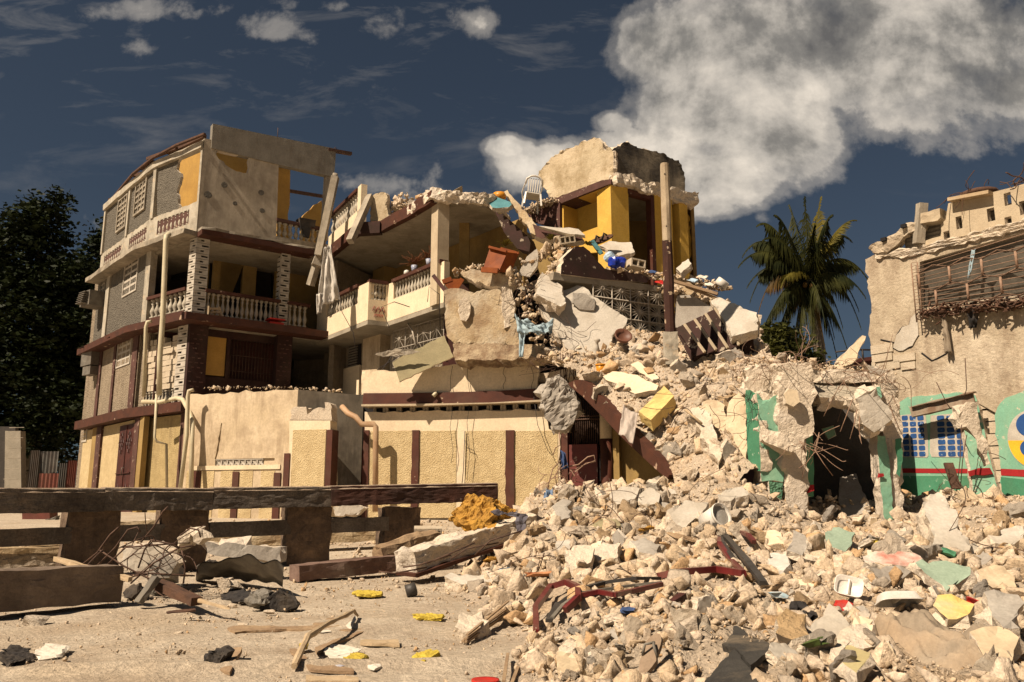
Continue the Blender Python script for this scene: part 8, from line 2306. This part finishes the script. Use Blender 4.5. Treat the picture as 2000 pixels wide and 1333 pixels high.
tray(1655, 1158, .20, .16, (1.0, .2, -.4), 'white foam tray standing tilted with red scrap below it')
tray(1748, 1172, .30, .17, (2.7, 0, .1), 'white foam tray lying upside down right of the tilted one')
mb = MB(); P = [at(x, y, onY(x, y) - .1) for x, y in ((1634, 1178), (1646, 1170), (1662, 1176), (1660, 1192), (1646, 1196))]; mb.slab3(P, .04, 0, .1, 2); solo(roughen(mb, .02, 9, 3, 2, .03), 'red_scrap', m_redpl, 'bright red plastic scrap beside the tilted foam tray', 'scrap')
t = root('white_carton', 'white carton with a blue printed patch on the rubble', 'carton', on(1520, 1108)); Pq = [at(x, y, onY(x, y + 8) - .08) for x, y in ((1500, 1086), (1508, 1078), (1536, 1084), (1544, 1104), (1530, 1112), (1502, 1100))]
mb = MB(); mb.slab3(Pq, .08, 0, .1, 2); part(roughen(mb, .012, 6, 3, 2, .05), 'body', m_whitepl, t); mb = MB(); Pq = [at(x, y, onY(x, y + 8) - .10) for x, y in ((1508, 1088), (1524, 1086), (1526, 1094), (1510, 1098))]; mb.slab3(Pq, .01, 0, .1, 2, bulge=0); part(mb, 'label_patch', m_bluep, t)
mb = MB(); mb.bar(at(1262, 1214, 6.25), at(1335, 1165, 6.6), .06, .05); solo(roughen(mb, .008, 5, 3, 2, .08), 'red_brown_stick', m_darkwood, 'red brown wooden stick lying across the rubble below the frame', 'stick')
for k, (a, b, lb) in enumerate((((910, 1250), (990, 1190), 'bundle of dry split wood at the left edge of the rubble'), ((1000, 1333), (1020, 1280), 'grey splinter at the bottom of the rubble'), ((1050, 1320), (1060, 1290), 'short grey splinter right of the longer one'))):
    mb = MB(); p, q = at(a[0], a[1], onY(*a) - .05), at(b[0], b[1], onY(*b) - .1)
    for j in range(6 if k == 0 else 2): o = Vector((random.gauss(0, .02), random.gauss(0, .02), random.gauss(0, .015))); mb.bar(p + o, q + o * 2, .02, .012)
    solo(mb, 'split_wood', m_wood, lb, 'wood')
mb = MB(); P = [at(x, y, onY(x, y) - .06) for x, y in ((1548, 1195), (1562, 1180), (1582, 1196), (1590, 1210), (1570, 1202))]; mb.tube(P, .03, 6); solo(roughen(mb, .03, 8, 3, 2, .03), 'dark_rag', m_blackcloth, 'dark twisted rag left of the tilted foam tray', 'rag')
flat('plank', [(1020, 1000), (1030, 990), (1035, 1000), (1025, 1010)], m_foam, 'orange board scrap at the foot of the knot of bars', 'board')
for k, (x, y, m_, lb, w_) in enumerate(((1340, 1060, m_wood, 'brown board poking from the heap in the middle', .25), (1260, 1040, m_foam, 'orange scrap in the middle of the heap', .12), (1185, 1035, m_greenslab, 'greenish flat board sloping in the middle of the heap', .3), (958, 1108, m_foam, 'orange foam ball at the left shoulder of the heap', .14), (1510, 1175, M('blue_printed_film', (.25, .42, .5), (.5, .5, .48), 14), 'blue printed film scrap right of the red brown stick', .08),
                                    (1060, 1140, M('orange_brick_face', (.55, .26, .12), (.45, .2, .09), 5, bump=.5), 'flat orange brick shard left of the red frame', .2), (1850, 1100, m_greend, 'small green shard at right', .12), (1225, 1210, m_bluec2, 'faded violet rag in the foreground stones', .1), (1900, 1190, m_redpl, 'red scrap peeking out right of the sack', .08), (1600, 1290, m_leafy, 'green leaf scrap left of the yellow tile', .07), (1720, 1075, m_foamy, 'yellow painted shard behind the sack', .12), (985, 1130, m_lbluepl, 'pale blue grey shard at the left edge of the heap', .12))):
    c = hitg(x, y) + Vector((0, -.03, .07)); g = random.Random(k + 40); Mx = Euler((g.uniform(-.4, .6), g.uniform(-.3, .3), g.uniform(0, 3))).to_matrix()
    P = [c + Mx @ Vector((w_ * math.cos(a) * g.uniform(.6, 1.1), w_ * .7 * math.sin(a) * g.uniform(.6, 1.1), 0)) for a in np.linspace(0, 6.28, 7)[:-1]]
    mb = MB(); mb.slab3(P, .04, 0, .1, k); solo(roughen(mb, .015, 7, 3, k, .05), 'scrap', m_, lb, 'scrap')
mb = MB(); P = [at(x, y, onY(x, y + 20) - .15) for x, y in ((1636, 1290), (1656, 1260), (1700, 1272), (1697, 1290), (1672, 1310))]; mb.slab3(P, .06, 0, .1, 2, side_mi=1); solo(roughen(mb, .01, 7, 3, 2, .05, only=1), 'yellow_tile', [M('dull_yellow_plaster', (.52, .44, .22), (.45, .37, .18), 3, bump=.3), m_raw], 'six sided piece of dull yellow plaster in the foreground', 'tile')
for k, (x, y, Y) in enumerate(((1225, 1050, 10), (1150, 1035, 11), (1330, 1030, 11.5), (1045, 1115, 8.8), (1440, 985, 13), (1180, 1000, 13.2), (1850, 1085, 8.6), (1350, 1005, 12.5))):
    mb = MB(); wires(mb, hitg(x, y, .12), .12, 4, .008, 90 + k, 1.2, .6)
    solo(mb, 'loose_wire', m_rust, ['wires curling over the middle of the heap', 'wires below the knot of pale bars', 'long wire loop below the fallen wire gate', 'wire at the left shoulder of the heap', 'wires at the foot of the slope', 'wires in front of the stair gate', 'wires at the foot of the long fallen wall piece', 'wires above the white bucket'][k], 'wire')

# ------------------------------------------------------------------ named large chunks (x, y, half size px) on the heap
BIG = [
    ('wall_slab', [(1806, 984), (1832, 966), (1852, 984), (1868, 1016), (1899, 1059), (1895, 1074), (1838, 1084), (1818, 1068), (1815, 1036)], -.1, .35, SR, 'long slab of broken wall lying below the green wall'),
    ('green_topped_block', [(1612, 1052), (1628, 1031), (1668, 1042), (1662, 1066), (1650, 1078), (1618, 1068)], -.2, .3, [M('pale_green_face', (.30, .38, .28), (.25, .33, .24), 3, bump=.3), m_raw], 'block with a pale green face in front of the dark opening'),
    ('painted_plaster', [(1688, 1090), (1710, 1072), (1775, 1078), (1800, 1084), (1795, 1102), (1740, 1104), (1690, 1100)], -.1, .14, [M('painted_band', (.66, .62, .52), (.45, .16, .11), 4, c3=(.66, .6, .5), bump=.2), m_raw], 'flat block with red and white paint bands'),
    ('grey_slab', [(1706, 1114), (1730, 1104), (1780, 1112), (1760, 1138), (1720, 1136)], -.15, .12, [m_greyslab, m_raw], 'grey flat shard below the painted block'),
    ('green_slab', [(1790, 1100), (1835, 1098), (1898, 1108), (1892, 1128), (1850, 1152), (1820, 1132)], -.15, .14, [M('pale_green_face', (0, 0, 0)), m_raw], 'pale green angular slab at right'),
    ('cream_shard', [(1494, 1050), (1502, 1032), (1524, 1040), (1534, 1062), (1520, 1076), (1500, 1064)], -.1, .1, [m_creamtop, m_raw], 'leaf shaped cream shard left of the green topped block'),
    ('grey_shard', [(1538, 1078), (1550, 1038), (1572, 1042), (1576, 1064), (1566, 1086)], -.1, .1, [m_greyslab, m_raw], 'grey trapezoid shard beside the leaf shaped cream shard'),
    ('right_block', [(1930, 1045), (1950, 1032), (1995, 1030), (1998, 1052), (1975, 1066), (1945, 1062)], -.2, .4, SR, 'large block at the right edge below the green wall'),
    ('hollow_tile', [(1908, 1112), (1930, 1104), (1960, 1108), (1985, 1145), (1940, 1150), (1915, 1134)], -.1, .2, [m_cream, m_raw], 'tan hollow block at the right edge'),
    ('yellow_dot_slab', [(1818, 1180), (1836, 1168), (1880, 1168), (1898, 1186), (1886, 1206), (1850, 1210)], -.12, .12, [M('cream_yellow_patch', (.62, .5, .33), (.7, .48, .12), 2.6, bump=.4), m_raw], 'slab with a yellow paint patch just above the sack'),
    ('grey_slab', [(1925, 1160), (1965, 1158), (1998, 1180), (1998, 1225), (1960, 1228), (1935, 1205)], -.2, .18, [m_greyslab, m_raw], 'broad grey slab at the lower right edge'),
    ('cream_slab', [(1900, 1240), (1950, 1228), (1985, 1250), (1978, 1290), (1925, 1288)], -.2, .15, [m_cream, m_raw], 'cream slab at the lower right corner'),
    ('rough_block', [(1150, 1072), (1178, 1060), (1212, 1062), (1205, 1092), (1170, 1096)], -.1, .3, [m_raw, m_raw], 'squarish rough block in the middle of the heap'),
    ('white_block', [(1085, 1058), (1112, 1052), (1115, 1075), (1092, 1082)], -.1, .25, [m_cleanwhite, m_raw], 'small whitish cube left of the squarish block'),
    ('grey_slab', [(1230, 1055), (1262, 1048), (1290, 1066), (1282, 1088), (1250, 1080)], -.1, .12, [m_greyslab, m_raw], 'flat grey slab in the middle of the heap'),
    ('big_chunk', [(1105, 1075), (1135, 1060), (1160, 1072), (1152, 1100), (1120, 1112), (1103, 1095)], -.15, .35, [m_raw, m_raw], 'large pitted chunk beside the whitish cube'),
    ('wedge_chunk', [(1305, 1000), (1340, 980), (1385, 982), (1365, 1010), (1335, 1035), (1318, 1020)], -.15, .4, SR, 'wedge shaped chunk left of the white bucket'),
    ('wedge_chunk', [(1190, 968), (1215, 950), (1248, 955), (1240, 975), (1205, 985)], -.1, .35, [m_smooth, m_raw], 'pale chunk before the yellow stair wall'),
    ('wedge_chunk', [(1240, 972), (1268, 950), (1290, 965), (1286, 985), (1255, 985)], -.1, .35, [m_smooth, m_raw], 'pointed pale chunk right of the one before the stair wall'),
    ('grey_block', [(1082, 985), (1098, 976), (1115, 982), (1114, 1012), (1090, 1020)], -.1, .25, [m_greyslab, m_raw], 'upright grey block below the knot of pale bars'),
    ('ridge_chunk', [(1400, 965), (1450, 950), (1465, 962), (1430, 978), (1405, 976)], -.1, .4, [m_smooth, m_raw], 'long flat boulder at the foot of the slope'),
    ('left_chunk', [(890, 1225), (905, 1200), (940, 1196), (952, 1215), (930, 1236), (905, 1236)], -.1, .25, [m_raw, m_raw], 'round chunk at the left border of the heap'),
    ('left_slab', [(870, 1128), (880, 1118), (945, 1120), (1010, 1116), (1000, 1136), (900, 1142)], -.1, .22, [m_smooth, m_raw], 'low flat slab at the left shoulder of the heap under the fallen beam'),
    ('front_chunk', [(1625, 1290), (1640, 1230), (1690, 1220), (1705, 1260), (1690, 1265), (1655, 1262)], .1, .3, [m_raw, m_raw], 'tawny chunk just above the six sided tile'),
    ('front_chunk', [(1516, 1210), (1540, 1195), (1575, 1200), (1580, 1240), (1550, 1250), (1520, 1236)], -.1, .3, [M('tawny_stone', (.52, .36, .19), (.42, .28, .14), 3, bump=1, bscale=20, bdist=.05), m_raw], 'tawny pitted stone below the dark twisted rag'),
    ('front_slab', [(1590, 1210), (1622, 1184), (1660, 1220), (1655, 1258), (1620, 1260)], -.1, .25, SR, 'grey wedge left of the sack'),
    ('front_slab', [(1655, 1240), (1680, 1205), (1705, 1208), (1700, 1240), (1675, 1262)], -.1, .2, [m_creamtop, m_raw], 'pale oblong chunk left of the sack'),
]
for k, (nm, P, dy, th, m_, lb) in enumerate(BIG):
    if 'pale_green_face' in lb: pass
    yb = max(y for x, y in P); Yb = onY(sum(x for x, y in P) / len(P), min(yb, 1330)); ym = min(y for x, y in P)
    Yl = [Yb + dy + (yb - y) * .010 * Yb / 10 for x, y in P]
    solo(wall3(P, Yl, th, .04, k + 70, maxlen=.09, scale=6, bulge=.05), nm, m_, lb, 'chunk')

# ------------------------------------------------------------------ individual chunks, each an object of its own
m_cA = m_conc; m_cB = M('pale_chunk', (.70, .60, .47), (.58, .47, .34), 3, bump=.8, bscale=24, bdist=.04, obj=True, rnd=.12, fine=.25)
m_cC = M('tawny_chunk', (.60, .44, .27), (.46, .33, .19), 3, bump=.9, bscale=20, bdist=.04, obj=True, rnd=.15, fine=.25)
m_cD = M('grey_chunk', (.40, .36, .30), (.32, .28, .23), 3, bump=.7, bscale=26, bdist=.03, obj=True, rnd=.15, fine=.2)


def chunk_mesh(i):
    g = random.Random(500 + i); mb = MB()
    if i % 5 < 2:                                              # flat shard with one smooth face
        n = g.randint(5, 7); P = [Vector((math.cos(a) * g.uniform(.6, 1), math.sin(a) * g.uniform(.5, .95), 0)) for a in [2 * math.pi * (k + g.uniform(-.25, .25)) / n for k in range(n)]]
        mb.slab3(P, g.uniform(.22, .5), .02, .3, i, side_mi=1, bulge=.06); mb = roughen(mb, .10, 2.5, 3, i, .25, only=1)
        mm = g.choice([[m_creamtop, m_raw], [m_greyslab, m_raw], [m_smooth, m_raw], [m_smooth, m_raw], [m_cream, m_raw]])
    else:
        V, Fc = hull_proto(g.choice([8, 10, 12]), g.choice([(1, .8, .7), (1, .9, .5), (1, .7, .6), (1, .6, .45)]), g, 0); mb.add(V, Fc.tolist()); mb = roughen(mb, .16, 2.2, 4, i, .28); mm = g.choice([m_cA, m_cB, m_cB, m_cC, m_cA, m_cD])
    return mb.mesh('chunk', mm)


CM = [chunk_mesh(i) for i in range(42)]
placed = 0; g = random.Random(99)
ZN = [(120, 'heap', (930, 1990), (1120, 1330), (.055, .15), 'rough beige chunk lying loose among the foreground stones', 'loose chunks of the foreground heap'),
      (95, 'heap', (1000, 1990), (1000, 1120), (.10, .32), 'rough beige chunk lying loose on the middle of the heap', 'loose chunks of the middle heap'),
      (34, 'heap', (1040, 1330), (955, 1005), (.10, .28), 'beige chunk piled before the stair gate and yellow wall', 'chunks piled before the stair gate'),
      (46, 'slope', (1150, 1470), (680, 945), (.12, .36), 'beige chunk lying on the slope above the maroon stair string', 'chunks on the stair slope')]
for n, kind, (x0, x1), (y0, y1), (s0, s1), lb, grp in ZN:
    k = 0; tries = 0
    while k < n and tries < n * 20:
        tries += 1; x, y = g.uniform(x0, x1), g.uniform(y0, y1); p = hitg(x, y) if kind == 'heap' else hitb(x, y)
        if p is None or (kind == 'heap' and HA(p.x, p.y) < G(p.x, p.y) + .05): continue
        if kind == 'heap' and any(((x - a) / (r1 + 12)) ** 2 + ((y - b) / (r2 + 10)) ** 2 < 1 for a, b, r1, r2 in EXC): continue
        if kind == 'heap' and y < 1240 and ((1040 < x < 1500 and abs(y - 1150) < 25)): continue
        s = s0 + (s1 - s0) * g.random() ** 2.2
        o = bpy.data.objects.new('concrete_chunk', CM[g.randrange(len(CM))]); col.objects.link(o)
        o.location = p + Vector((0, 0, s * .22)); o.rotation_euler = (g.gauss(0, .7), g.gauss(0, .7), g.uniform(0, 6.3)); o.scale = (s, s, s)
        tag(o, lb, 'chunk', grp); k += 1

for o in list(bpy.data.objects):
    if 'wloc' in o: del o['wloc']
